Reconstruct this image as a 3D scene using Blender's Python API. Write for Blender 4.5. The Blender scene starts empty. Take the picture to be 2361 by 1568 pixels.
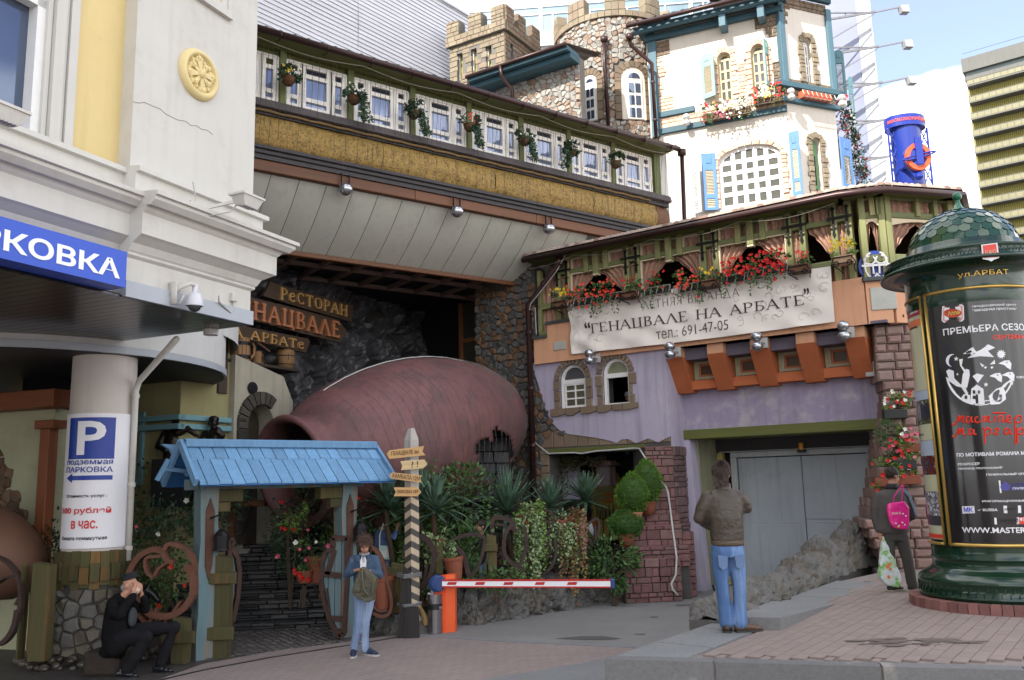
import bpy, math, random
from mathutils import Vector, Matrix, noise
random.seed(7)
R=math.radians; PI=math.pi; C=bpy.context.scene.collection; S=bpy.context.scene
TS=bpy.data.scenes.new('tmp')
def ev(o):
 TS.collection.objects.link(o)
 with bpy.context.temp_override(scene=TS,view_layer=TS.view_layers[0]): dg=bpy.context.evaluated_depsgraph_get(); dg.update(); return bpy.data.meshes.new_from_object(o.evaluated_get(dg))
# ---------- camera geometry: eye level 2.3 m above the lower street
CZ=2.3; FP=2007.; CU,CV=1180.5,784.
UPC=Vector((-298/FP,12100/FP,-1.)).normalized(); FWC=Vector((0,0,-1)); FWC=(FWC-FWC.dot(UPC)*UPC).normalized(); RTC=FWC.cross(UPC)
cam=bpy.data.objects.new('camera',bpy.data.cameras.new('camera')); C.objects.link(cam)
rot=Matrix((RTC,FWC,UPC))
cam.matrix_world=Matrix.Translation((0,0,CZ))@rot.to_4x4()
cam.data.sensor_width=36; cam.data.lens=36*FP/2361; cam.data.clip_end=3000; S.camera=cam
# ---------- world and sun
SUN=Vector((-.47,-.56,.69)).normalized()
w=bpy.data.worlds.new('World'); S.world=w; w.use_nodes=True
nt=w.node_tree; nt.nodes.clear(); N=nt.nodes.new; L=nt.links.new
sky=N('ShaderNodeTexSky'); sky.sky_type='NISHITA'; sky.sun_disc=False
sky.sun_elevation=math.asin(SUN.z); sky.sun_rotation=math.atan2(SUN.x,SUN.y)
sky.air_density=1.0; sky.dust_density=.6; sky.ozone_density=2.5
bg=N('ShaderNodeBackground'); bg.inputs[1].default_value=.125; out=N('ShaderNodeOutputWorld')
tc=N('ShaderNodeTexCoord'); mp=N('ShaderNodeMapping'); mp.inputs['Location'].default_value=(.35,.1,.02); mp.inputs['Scale'].default_value=(1,1,1.6)
no=N('ShaderNodeTexNoise'); no.inputs['Scale'].default_value=2.3; no.inputs['Detail'].default_value=9; no.inputs['Roughness'].default_value=.55
L(tc.outputs['Generated'],mp.inputs[0]); L(mp.outputs[0],no.inputs[0])
sx=N('ShaderNodeSeparateXYZ'); L(tc.outputs['Generated'],sx.inputs[0])
ma=N('ShaderNodeMath'); ma.operation='MULTIPLY_ADD'; ma.inputs[1].default_value=-7.; ma.inputs[2].default_value=2.95; L(sx.outputs[2],ma.inputs[0])
ad=N('ShaderNodeMath'); ad.operation='ADD'; L(no.outputs[0],ad.inputs[0]); mm=N('ShaderNodeMath'); mm.operation='MAXIMUM'; mm.inputs[1].default_value=.045; L(ma.outputs[0],mm.inputs[0])
vd=N('ShaderNodeVectorMath'); vd.operation='DOT_PRODUCT'; vd.inputs[1].default_value=Vector((.43,.81,.46)).normalized(); L(tc.outputs['Generated'],vd.inputs[0])
mr=N('ShaderNodeMapRange'); mr.interpolation_type='SMOOTHSTEP'; mr.inputs[1].default_value=.90; mr.inputs[2].default_value=.975; mr.inputs[4].default_value=-.24; L(vd.outputs['Value'],mr.inputs[0])
m3=N('ShaderNodeMath'); m3.operation='ADD'; L(mm.outputs[0],m3.inputs[0]); L(mr.outputs[0],m3.inputs[1]); L(m3.outputs[0],ad.inputs[1])
rp=N('ShaderNodeValToRGB'); rp.color_ramp.elements[0].position=.50; rp.color_ramp.elements[1].position=.585; L(ad.outputs[0],rp.inputs[0])
no2=N('ShaderNodeTexNoise'); no2.inputs['Scale'].default_value=5; no2.inputs['Detail'].default_value=6; L(mp.outputs[0],no2.inputs[0])
cr=N('ShaderNodeValToRGB'); cr.color_ramp.elements[0].color=(5.6,5.7,6.,1); cr.color_ramp.elements[1].color=(9.5,9.4,9.2,1); cr.color_ramp.elements[0].position=.3; cr.color_ramp.elements[1].position=.6
L(no2.outputs[0],cr.inputs[0])
hz=N('ShaderNodeMix'); hz.data_type='RGBA'; hz.inputs[0].default_value=.3; hz.inputs[7].default_value=(3.0,2.75,3.3,1); L(sky.outputs[0],hz.inputs[6])
mx=N('ShaderNodeMix'); mx.data_type='RGBA'; L(rp.outputs[0],mx.inputs[0]); L(hz.outputs[2],mx.inputs[6]); L(cr.outputs[0],mx.inputs[7])
L(mx.outputs[2],bg.inputs[0]); L(bg.outputs[0],out.inputs[0])
sl=bpy.data.lights.new('sun','SUN'); sl.energy=3.2; sl.angle=R(.53); sl.color=(1,.95,.87)
so=bpy.data.objects.new('sun',sl); C.objects.link(so); so.rotation_euler=(-SUN).to_track_quat('-Z','Y').to_euler()
S.view_settings.view_transform='Standard'; S.view_settings.look='None'; S.view_settings.exposure=1.55; S.view_settings.gamma=1; S.view_settings.use_curve_mapping=False
try: S.cycles.max_bounces=6; S.cycles.use_denoising=True
except Exception: pass
# ---------- measuring helpers: photo points -> points on real planes
def T(ox,oy,k): return lambda X,Y:((ox+X/k)/1.73486,(oy+Y/k)/1.73486)
t1=T(0,0,1.96);t2=T(1000,0,1.96);t3=T(2000,0,1.96);t4=T(2996,0,1.96);t5=T(0,700,1.96);t6=T(1000,700,1.96);t7=T(2000,700,1.96);t8=T(2996,700,1.96)
t9=T(0,1400,2.3756);t10=T(800,1700,2.3756);t11=T(1600,1700,2.3756);t12=T(2300,1700,2.3756);t13=T(3196,1400,2.3756);t14=T(0,2060,2.3756)
t15=T(700,2060,2.361);t16=T(1600,2100,2.529);t17=T(2400,2060,2.361);t18=T(3196,2000,2.178);t19=T(700,1100,2.24);t20=T(2000,1380,2.529)
D=lambda u,v:(u,v)
def ray(p):
 d=Vector(((p[0]-CU)/FP,-(p[1]-CV)/FP,-1.)); return Vector((d.dot(RTC),d.dot(FWC),d.dot(UPC)))
def atY(p,Y): r=ray(p); t=Y/r.y; return Vector((r.x*t,Y,CZ+r.z*t))
def atZ(p,z): r=ray(p); t=(z-CZ)/r.z; return Vector((r.x*t,r.y*t,z))
class F:
 def __init__(s,x,y,a): s.o=Vector((x,y,0)); s.a=R(a); s.d=Vector((math.cos(s.a),math.sin(s.a),0)); s.n=Vector((-math.sin(s.a),math.cos(s.a),0))
 def px(s,p,y=0):
  r=ray(p); t=(s.o+s.n*y).dot(s.n)/r.dot(s.n); q=r*t-s.o; return (q.dot(s.d),CZ+r.z*t)
 def R(s,p,q,y=0): a=s.px(p,y); b=s.px(q,y); return (min(a[0],b[0]),max(a[0],b[0]),min(a[1],b[1]),max(a[1],b[1]))
 def W(s,x,y,z=0): v=s.o+s.d*x+s.n*y; v.z=z; return v
 def loc(s,P): q=Vector((P[0],P[1],0))-s.o; return (q.dot(s.d),q.dot(s.n))
 def off(s,y,x=0): f=F(0,0,0); f.o=s.o+s.n*y+s.d*x; f.a=s.a; f.d=s.d; f.n=s.n; return f
# ---------- materials
MC={}
def M(key,col=None,rough=.75,var=.12,sc=5.,bump=.15,bsc=30,metal=0.,rnd=0.,col2=None,c2=.5,c2s=2.,streak=0.,spec=.4,coat=0.,grain=None,alpha=None,trans=0.,rep=None):
 if key in MC: return MC[key]
 m=bpy.data.materials.new(key); m.use_nodes=True; nt=m.node_tree; N=nt.nodes.new; L=nt.links.new; b=nt.nodes['Principled BSDF']; MC[key]=m
 b.inputs['Roughness'].default_value=rough; b.inputs['Metallic'].default_value=metal; b.inputs['Specular IOR Level'].default_value=spec
 if coat: b.inputs['Coat Weight'].default_value=coat; b.inputs['Coat Roughness'].default_value=.05
 if trans: b.inputs['Transmission Weight'].default_value=trans
 tc=N('ShaderNodeTexCoord'); oi=N('ShaderNodeObjectInfo'); ge=N('ShaderNodeNewGeometry')
 def math_(op,a,c):
  n=N('ShaderNodeMath'); n.operation=op
  for i,x in enumerate((a,c)):
   if hasattr(x,'node'): L(x,n.inputs[i])
   else: n.inputs[i].default_value=x
  return n.outputs[0]
 rv=math_('FRACT',math_('ADD',oi.outputs['Random'],ge.outputs['Random Per Island']),0)
 mp=N('ShaderNodeMapping'); L(tc.outputs['Object'],mp.inputs[0])
 if rnd:
  cm=N('ShaderNodeCombineXYZ'); r7=math_('MULTIPLY',rv,37.)
  for i in range(3): L(r7,cm.inputs[i])
  L(cm.outputs[0],mp.inputs['Location'])
 if grain:
  g={'x':(.06,1,1),'y':(1,.06,1),'z':(1,1,.06)}[grain]; mp.inputs['Scale'].default_value=g
 def noi(s,d=5,ro=.6):
  n=N('ShaderNodeTexNoise'); n.inputs['Scale'].default_value=s; n.inputs['Detail'].default_value=d; n.inputs['Roughness'].default_value=ro; L(mp.outputs[0],n.inputs[0]); return n.outputs[0]
 n1=noi(sc)
 v=math_('MULTIPLY_ADD',n1,2*var*1.6); v.node.inputs[2].default_value=1-var*1.6
 if grain:
  n4=noi(bsc,3); v=math_('MULTIPLY',v,math_('ADD',math_('MULTIPLY',n4,.5),.75))
 if rnd: v=math_('MULTIPLY',v,math_('ADD',math_('MULTIPLY',rv,2*rnd),1-rnd))
 if streak:
  m2=N('ShaderNodeMapping'); L(tc.outputs['Object'],m2.inputs[0]); m2.inputs['Scale'].default_value=(6,6,.35)
  n3=N('ShaderNodeTexNoise'); n3.inputs['Scale'].default_value=1.3; n3.inputs['Detail'].default_value=5; L(m2.outputs[0],n3.inputs[0])
  cl=N('ShaderNodeMapRange'); L(n3.outputs[0],cl.inputs[0]); cl.inputs[1].default_value=.5; cl.inputs[2].default_value=.75; cl.inputs[3].default_value=1; cl.inputs[4].default_value=1-streak
  v=math_('MULTIPLY',v,cl.outputs[0])
 base=None
 if col2:
  n2=noi(c2s,7,.65); mr=N('ShaderNodeMapRange'); L(n2,mr.inputs[0]); mr.inputs[1].default_value=1-c2-.06; mr.inputs[2].default_value=1-c2+.06
  fac=mr.outputs[0]
  if rep=='rnd': fac=math_('LESS_THAN',rv,c2)
  mc=N('ShaderNodeMix'); mc.data_type='RGBA'; L(fac,mc.inputs[0]); mc.inputs[6].default_value=(*col,1); mc.inputs[7].default_value=(*col2,1); base=mc.outputs[2]
 vm=N('ShaderNodeVectorMath'); vm.operation='SCALE'
 if base: L(base,vm.inputs[0])
 else: vm.inputs[0].default_value=col
 L(v,vm.inputs['Scale']); L(vm.outputs[0],b.inputs['Base Color'])
 if bump:
  bn=N('ShaderNodeBump'); bn.inputs['Strength'].default_value=bump; bn.inputs['Distance'].default_value=.02; L(noi(bsc,4),bn.inputs['Height']); L(bn.outputs[0],b.inputs['Normal'])
 return m
# ---------- mesh builder
class B:
 def __init__(s): s.v=[]; s.f=[]; s.m=[]; s.cm=0
 def add(s,vs,fs,m=None):
  o=len(s.v); s.v+= [tuple(v) for v in vs]; s.f+=[tuple(i+o for i in f) for f in fs]; s.m+=[s.cm if m is None else m]*len(fs); return s
 def box(s,x0,x1,y0,y1,z0,z1,m=None):
  return s.add([(x0,y0,z0),(x1,y0,z0),(x1,y1,z0),(x0,y1,z0),(x0,y0,z1),(x1,y0,z1),(x1,y1,z1),(x0,y1,z1)],[(0,3,2,1),(4,5,6,7),(0,1,5,4),(1,2,6,5),(2,3,7,6),(3,0,4,7)],m)
 def cbox(s,x0,x1,y0,y1,z0,z1,c=.01,m=None):
  c=min(c,(x1-x0)/3,(z1-z0)/3)
  return s.add([(x0,y0+c,z0),(x1,y0+c,z0),(x1,y0+c,z1),(x0,y0+c,z1),(x0+c,y0,z0+c),(x1-c,y0,z0+c),(x1-c,y0,z1-c),(x0+c,y0,z1-c),(x0,y1,z0),(x1,y1,z0),(x1,y1,z1),(x0,y1,z1)],
  [(4,5,6,7),(0,1,5,4),(1,2,6,5),(2,3,7,6),(3,0,4,7),(0,8,9,1),(1,9,10,2),(2,10,11,3),(3,11,8,0)],m)
 def prism(s,P,y0,y1,m=None,ax='y'):
  n=len(P); ar=sum(P[i][0]*P[(i+1)%n][1]-P[(i+1)%n][0]*P[i][1] for i in range(n))
  if ar<0: P=P[::-1]
  if ax=='y': A=[(x,y0,z) for x,z in P]; Bq=[(x,y1,z) for x,z in P]
  elif ax=='z': A=[(x,y,y1) for x,y in P]; Bq=[(x,y,y0) for x,y in P]
  else: A=[(y1,x,z) for x,z in P]; Bq=[(y0,x,z) for x,z in P]
  fs=[tuple(range(n)),tuple(range(2*n-1,n-1,-1))]+[(i,i+n,(i+1)%n+n,(i+1)%n) for i in range(n)]
  return s.add(A+Bq,fs,m)
 def bar(s,p,q,wd,h,up=(0,0,1),m=None):
  p=Vector(p);q=Vector(q); d=(q-p).normalized(); u=Vector(up)
  if abs(d.dot(u))>.98: u=Vector((0,1,0))
  a=d.cross(u).normalized()*wd/2; b=a.cross(d).normalized()*h/2
  vs=[p-a-b,p+a-b,p+a+b,p-a+b,q-a-b,q+a-b,q+a+b,q-a+b]
  return s.add(vs,[(0,1,2,3),(7,6,5,4),(0,4,5,1),(1,5,6,2),(2,6,7,3),(3,7,4,0)],m)
 def tube(s,pts,r,n=6,m=None,cap=True):
  pts=[Vector(p) for p in pts]; rs=r if isinstance(r,(list,tuple)) else [r]*len(pts)
  vs=[];fs=[]; u=None
  for i,p in enumerate(pts):
   d=(pts[min(i+1,len(pts)-1)]-pts[max(i-1,0)])
   if d.length<1e-9: d=Vector((0,0,1))
   d.normalize()
   if u is None:
    u=Vector((0,0,1)) if abs(d.z)<.9 else Vector((1,0,0))
   a=d.cross(u); 
   if a.length<1e-6: a=d.cross(Vector((0,1,0)))
   a.normalize(); b=a.cross(d).normalized(); u=b
   for k in range(n):
    t=2*PI*k/n; vs.append(p+(a*math.cos(t)+b*math.sin(t))*rs[i])
  for i in range(len(pts)-1):
   for k in range(n): fs.append((i*n+k,i*n+(k+1)%n,(i+1)*n+(k+1)%n,(i+1)*n+k))
  if cap: fs+= [tuple(range(n-1,-1,-1)),tuple(range((len(pts)-1)*n,len(pts)*n))]
  return s.add(vs,fs,m)
 def lathe(s,prof,n=24,c=(0,0,0),m=None,a0=0,a1=2*PI,wob=0):
  vs=[];fs=[];full=abs(a1-a0-2*PI)<1e-6; K=n if full else n+1
  for r,z in prof:
   for k in range(K):
    t=a0+(a1-a0)*k/n; rr=r*(1+wob*math.sin(3*t+z*2)); vs.append((c[0]+rr*math.cos(t),c[1]+rr*math.sin(t),c[2]+z))
  for i in range(len(prof)-1):
   for k in range(n):
    k2=(k+1)%K; fs.append((i*K+k,i*K+k2,(i+1)*K+k2,(i+1)*K+k))
  return s.add(vs,fs,m)
 def ell(s,c,r,n=10,m=None,mat=None):
  r=r if isinstance(r,(tuple,list)) else (r,r,r); vs=[];fs=[];h=n//2+1
  for i in range(h+1):
   p=PI*i/h
   for k in range(n):
    t=2*PI*k/n; q=Vector((r[0]*math.sin(p)*math.cos(t),r[1]*math.sin(p)*math.sin(t),-r[2]*math.cos(p)))
    if mat: q=mat@q
    vs.append((c[0]+q.x,c[1]+q.y,c[2]+q.z))
  for i in range(h):
   for k in range(n): fs.append((i*n+k,i*n+(k+1)%n,(i+1)*n+(k+1)%n,(i+1)*n+k))
  return s.add(vs,fs,m)
 def grid(s,fn,nu,nv,m=None):
  vs=[fn(i/nu,j/nv) for j in range(nv+1) for i in range(nu+1)]
  return s.add(vs,[(j*(nu+1)+i,j*(nu+1)+i+1,(j+1)*(nu+1)+i+1,(j+1)*(nu+1)+i) for j in range(nv) for i in range(nu)],m)
 def mesh(s,name,mats,smooth=False):
  me=bpy.data.meshes.new(name); me.from_pydata(s.v,[],s.f)
  for m in (mats if isinstance(mats,(list,tuple)) else [mats]): me.materials.append(m)
  if len(me.materials)>1: me.polygons.foreach_set('material_index',s.m)
  if smooth: me.polygons.foreach_set('use_smooth',[True]*len(me.polygons))
  me.update(); return me
def link(name,me,parent=None,loc=None,rz=None):
 o=bpy.data.objects.new(name,me); C.objects.link(o); o.parent=parent
 if loc is not None: o.location=loc
 if rz is not None: o.rotation_euler=(0,0,rz)
 return o
def ob(name,b,mats,parent=None,smooth=False,**k): return link(name,b.mesh(name,mats,smooth),parent,**k)
def tag(o,label=None,cat=None,group=None,kind=None):
 if label: o['label']=label
 if cat: o['category']=cat
 if group: o['group']=group
 if kind: o['kind']=kind
 return o
def thing(name,label,cat,loc=(0,0,0),rz=0,group=None):
 o=link(name,None,None,loc,rz); o.empty_display_size=.2; return tag(o,label,cat,group)
def th(fr,name,label,cat,group=None): return thing(name,label,cat,tuple(fr.o),fr.a,group)
def dup(root,loc=None,rz=None,label=None,sc=None):
 def cp(o,par):
  c=o.copy(); C.objects.link(c)
  if par: c.parent=par
  for ch in KIDS.get(o.name) or [x for x in o.children]: cp(ch,c)
  return c
 r=cp(root,None)
 if loc is not None: r.location=loc
 if rz is not None: r.rotation_euler=(0,0,rz)
 if label: r['label']=label
 if sc: r.scale=(sc,sc,sc)
 return r
KIDS={}
def pieces(lst,parent,name,mat,smooth=False,lim=300):
 def size(b):
  xs=[v[0] for v in b.v]; zs=[v[2] for v in b.v]; ys=[v[1] for v in b.v]; return max(max(xs)-min(xs),max(ys)-min(ys))*max(.02,max(zs)-min(zs))
 if len(lst)>lim: lst=sorted(lst,key=size,reverse=True)
 for b in lst[:lim]:
  c=[sum(v[i] for v in b.v)/len(b.v) for i in range(3)]
  b.v=[(v[0]-c[0],v[1]-c[1],v[2]-c[2]) for v in b.v]; ob(name,b,mat,parent,smooth,loc=c)
 if len(lst)>lim:
  j=B()
  for b in lst[lim:]: j.add(b.v,b.f)
  o=ob(name,j,mat,parent,smooth); o['kind']='stuff'
# ---------- masonry
def rows(x0,x1,z0,z1,h,w,gap=.012,depth=.03,y=0,keep=None,prot=.01,hj=.25):
 out=[]; z=z0; k=0
 while z<z1-.03:
  hh=min(h*(1+random.uniform(-hj,hj)),z1-z); 
  if z1-z-hh<.4*h: hh=z1-z
  x=x0-(random.random()*w if k%2 else 0)
  while x<x1-.01:
   ww=w*random.uniform(.6,1.5); a=max(x,x0); e=min(x+ww,x1)
   if x1-e<.3*w: e=x1; ww=x1-x+1
   if e-a>.03 and (keep is None or keep((a+e)/2,z+hh/2)):
    b=B(); p=random.uniform(-prot,prot); b.cbox(a+gap/2,e-gap/2,y-depth-p,y+.02,z+gap/2,z+hh-gap/2,.008+random.random()*.008); out.append(b)
   x+=ww
  z+=hh; k+=1
 return out
def voro(x0,x1,z0,z1,s,keep=None,jit=.45):
 nx=max(1,int((x1-x0)/s)); nz=max(1,int((z1-z0)/s)); sx=(x1-x0)/nx; sz=(z1-z0)/nz; P={}
 for i in range(-1,nx+1):
  for j in range(-1,nz+1):
   P[i,j]=(x0+(i+.5+random.uniform(-jit,jit))*sx,z0+(j+.5+random.uniform(-jit,jit))*sz)
 out=[]
 for i in range(nx):
  for j in range(nz):
   c=P[i,j]
   if keep and not keep(*c): continue
   poly=[(c[0]-2*sx,c[1]-2*sz),(c[0]+2*sx,c[1]-2*sz),(c[0]+2*sx,c[1]+2*sz),(c[0]-2*sx,c[1]+2*sz)]
   for di in range(-2,3):
    for dj in range(-2,3):
     q=P.get((i+di,j+dj))
     if q is None or q==c: continue
     mx,mz=(c[0]+q[0])/2,(c[1]+q[1])/2; nx_,nz_=q[0]-c[0],q[1]-c[1]; np=[]
     for a in range(len(poly)):
      A=poly[a];Bb=poly[(a+1)%len(poly)]; da=(A[0]-mx)*nx_+(A[1]-mz)*nz_; db=(Bb[0]-mx)*nx_+(Bb[1]-mz)*nz_
      if da<=0: np.append(A)
      if (da<0<db) or (db<0<da):
       t=da/(da-db); np.append((A[0]+t*(Bb[0]-A[0]),A[1]+t*(Bb[1]-A[1])))
     poly=np
   poly=[(min(max(a,x0),x1),min(max(b,z0),z1)) for a,b in poly]
   out.append((c,poly))
 return out
def stone(c,poly,y=0,depth=.04,g=.9,fn=None):
 n=len(poly); d=depth*random.uniform(.6,1.3); sl=(random.uniform(-.25,.25),random.uniform(-.25,.25))
 A=[(c[0]+(p[0]-c[0])*g,y+.01,c[1]+(p[1]-c[1])*g) for p in poly]
 Q=[(c[0]+(p[0]-c[0])*g,y-d*.55,c[1]+(p[1]-c[1])*g) for p in poly]
 E=[(c[0]+(p[0]-c[0])*g*.72,y-d-(p[0]-c[0])*sl[0]-(p[1]-c[1])*sl[1],c[1]+(p[1]-c[1])*g*.72) for p in poly]
 vs=A+Q+E
 if fn: vs=[fn(*v) for v in vs]
 fs=[tuple(range(2*n,3*n))]+[(i,(i+1)%n,(i+1)%n+n,i+n) for i in range(n)]+[(i+n,(i+1)%n+n,(i+1)%n+2*n,i+2*n) for i in range(n)]
 b=B(); b.add(vs,fs); return b
def inpoly(P):
 def f(x,y):
  r=False; j=len(P)-1
  for i in range(len(P)):
   if (P[i][1]>y)!=(P[j][1]>y) and x<(P[j][0]-P[i][0])*(y-P[i][1])/(P[j][1]-P[i][1])+P[i][0]: r=not r
   j=i
  return r
 return f
def arch(x0,x1,z0,z1,n=12,rise=None):
 r=(x1-x0)/2; h=rise or r; zc=z1-h
 return [(x0,z0)]+[(x0+r-r*math.cos(PI*k/n),zc+h*math.sin(PI*k/n)) for k in range(n+1)]+[(x1,z0)]
def wallholes(P,holes,y0,y1,m=0):
 from mathutils.geometry import tessellate_polygon
 def ccw(Q,s):
  a=sum(Q[i][0]*Q[(i+1)%len(Q)][1]-Q[(i+1)%len(Q)][0]*Q[i][1] for i in range(len(Q))); return Q if a*s>0 else Q[::-1]
 P=ccw(P,1); holes=[ccw(h,-1) for h in holes]; b=B(); b.cm=m
 loops=[P]+holes; flat=[p for l in loops for p in l]
 tr=tessellate_polygon([[Vector((p[0],p[1],0)) for p in l] for l in loops])
 n=len(flat); vs=[(p[0],y0,p[1]) for p in flat]+[(p[0],y1,p[1]) for p in flat]; fs=[]
 for t in tr:
  a,c,d=[flat[i] for i in t]
  if (c[0]-a[0])*(d[1]-a[1])-(c[1]-a[1])*(d[0]-a[0])<0: t=t[::-1]
  fs.append(tuple(t)); fs.append(tuple(i+n for i in t[::-1]))
 o=0
 for l in loops:
  for i in range(len(l)): j=(i+1)%len(l); fs.append((o+i,o+i+n,o+j+n,o+j))
  o+=len(l)
 b.add(vs,fs); return b
# ---------- writing
def textmesh(s,ext=.002,bold=0.,shear=0.):
 cu=bpy.data.curves.new('t','FONT'); cu.body=s; cu.size=1; cu.extrude=0; cu.offset=bold; cu.shear=shear; cu.resolution_u=3; cu.align_x='LEFT'
 o=bpy.data.objects.new('t',cu); me=ev(o)
 vs=[tuple(v.co) for v in me.vertices]; fs=[tuple(p.vertices) for p in me.polygons]
 bpy.data.objects.remove(o); bpy.data.curves.remove(cu); bpy.data.meshes.remove(me); return vs,fs
def text(s,x0,x1,z0,z1,y,ext=.004,bold=0.,shear=0.,skew=0.,fn=None):
 vs,fs=textmesh(s,0,bold,shear); xs=[v[0] for v in vs]; ys=[v[1] for v in vs]; a,b_=min(xs),max(xs); c,d=min(ys),max(ys); kx=(x1-x0)/(b_-a); kz=(z1-z0)/(d-c)
 q=[(x0+(v[0]-a)*kx,z0+(v[1]-c)*kz+skew*(v[0]-a)/(b_-a)) for v in vs]
 if fn and (z1-z0)>.06:
  import bmesh
  bm=bmesh.new(); V_=[bm.verts.new((p[0],p[1],0)) for p in q]
  for f_ in fs:
   try: bm.faces.new([V_[i] for i in f_])
   except Exception: pass
  bmesh.ops.triangulate(bm,faces=bm.faces)
  for _ in range(4):
   E_=[e for e in bm.edges if e.calc_length()>.06]
   if not E_: break
   bmesh.ops.subdivide_edges(bm,edges=E_,cuts=1); bmesh.ops.triangulate(bm,faces=[f_ for f_ in bm.faces if len(f_.verts)>3])
  bm.verts.index_update(); q=[(v.co.x,v.co.y) for v in bm.verts]; fs=[tuple(v.index for v in f_.verts) for f_ in bm.faces]; bm.free()
 n=len(q); V=[(p[0],y-ext,p[1]) for p in q]+[(p[0],y,p[1]) for p in q]
 if fn: V=[fn(*v) for v in V]
 from collections import Counter
 E=Counter()
 for f_ in fs:
  for i in range(len(f_)): e=(f_[i],f_[(i+1)%len(f_)]); E[e]+=1
 rim=[e for e in E if (e[1],e[0]) not in E]
 b=B(); b.add(V,[tuple(f_) for f_ in fs]+[(e[0],e[0]+n,e[1]+n,e[1]) for e in rim]); return b
GL={ # letter: width, strokes (thick?, points)
'Г':(.62,[(1,[(.12,0),(.12,1)]),(0,[(.12,1),(.6,1),(.6,.82)])]),
'Е':(.66,[(1,[(.14,0),(.14,1)]),(0,[(.14,1),(.6,1),(.6,.84)]),(0,[(.14,.5),(.5,.5)]),(0,[(.14,0),(.62,0),(.62,.17)])]),
'Н':(.86,[(1,[(.14,0),(.14,1)]),(1,[(.74,0),(.74,1)]),(0,[(.14,.5),(.74,.5)])]),
'А':(.84,[(0,[(.05,0),(.4,1)]),(1,[(.4,1),(.78,0)]),(0,[(.18,.36),(.64,.36)])]),
'Ц':(.84,[(1,[(.14,0),(.14,1)]),(1,[(.68,0),(.68,1)]),(0,[(.14,0),(.82,0),(.82,-.2)])]),
'В':(.7,[(1,[(.14,0),(.14,1)]),(1,[(.14,1),(.42,1),(.54,.9),(.55,.75),(.48,.6),(.35,.53),(.14,.53)]),(1,[(.35,.53),(.55,.46),(.63,.3),(.6,.12),(.45,0),(.14,0)])]),
'Л':(.84,[(0,[(.05,0),(.4,1)]),(1,[(.4,1),(.78,0)])]),
'Р':(.66,[(1,[(.14,0),(.14,1)]),(1,[(.14,1),(.42,1),(.57,.9),(.6,.74),(.54,.57),(.42,.48),(.14,.48)])]),
'Б':(.68,[(1,[(.14,0),(.14,1)]),(0,[(.14,1),(.58,1),(.58,.85)]),(1,[(.14,.55),(.42,.55),(.57,.45),(.61,.28),(.55,.1),(.42,0),(.14,0)])]),
'Т':(.74,[(1,[(.37,0),(.37,1)]),(0,[(.04,.84),(.04,1),(.7,1),(.7,.84)])]),
'С':(.74,[(1,[(.66,.78),(.6,.93),(.42,1),(.22,.93),(.1,.72),(.08,.45),(.14,.2),(.3,.04),(.48,0),(.62,.08),(.68,.22)])]),
'О':(.82,[(1,[(.41,1),(.2,.93),(.09,.7),(.08,.42),(.14,.18),(.28,.03),(.43,0),(.6,.06),(.72,.28),(.74,.55),(.69,.8),(.58,.95),(.41,1)])]),
'Я':(.68,[(1,[(.56,0),(.56,1)]),(0,[(.56,1),(.28,1),(.13,.9),(.1,.74),(.16,.57),(.28,.48),(.56,.48)]),(0,[(.3,.48),(.06,0)])]),
'Д':(.84,[(0,[(.1,0),(.42,1)]),(1,[(.42,1),(.72,0)]),(0,[(.02,-.18),(.02,0),(.82,0),(.82,-.18)])]),
'е':(.62,[(1,[(.12,.42),(.5,.52),(.5,.7),(.38,.8),(.22,.76),(.1,.6),(.07,.35),(.14,.1),(.3,0),(.48,.05),(.56,.2)])]),
' ':(.4,[]),'"':(.34,[(1,[(.06,1.0),(.04,.78)]),(1,[(.2,1.0),(.18,.78)])])}
def glyphs(s,x0,x1,z0,z1,y,thick=.14,thin=.05,serif=.1,ext=.004,skew=0.,sp=.12,fn=None,step=0.0003):
 W=sum(GL[c][0]+sp for c in s)-sp; k=(x1-x0)/W; h=z1-z0; b=B(); x=x0; q=0
 def quad(p,r,wd):
  nonlocal q
  dx,dz=r[0]-p[0],r[1]-p[1]; l=math.hypot(dx,dz)
  if l<1e-6: return
  nx_,nz_=-dz/l*wd/2,dx/l*wd/2; e=ext+q*step; q=(q+1)%9
  P=[(p[0]+nx_,p[1]+nz_),(p[0]-nx_,p[1]-nz_),(r[0]-nx_,r[1]-nz_),(r[0]+nx_,r[1]+nz_)]
  P=[(a,c+skew*(a-x0)/(x1-x0)) for a,c in P]; 
  bb=B(); bb.prism(P,y-e,y); V=bb.v if not fn else [fn(*v) for v in bb.v]; b.add(V,bb.f)
 for c in s:
  wd,st=GL[c]
  for tk,pts in st:
   p=[(x+a*k,z0+d_*h) for a,d_ in pts]; t=(thick if tk else thin)*h
   if tk==1 and len(p)>3:
    for i in range(len(p)-1):
     f_=abs(math.cos(math.atan2(p[i+1][1]-p[i][1],p[i+1][0]-p[i][0]))); quad(p[i],p[i+1],t*(1-.6*f_) if thin<thick else t)
   else:
    for i in range(len(p)-1): quad(p[i],p[i+1],t)
   if serif and len(p)==2:
    for e in p:
     rel=(e[1]-z0)/h
     if (rel<.05 or rel>.95) and not(c in 'АЛД' and rel>.95): quad((e[0]-serif*h-t/2,e[1]),(e[0]+serif*h+t/2,e[1]),thin*h)
  x+=(wd+sp)*k
 return b
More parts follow.
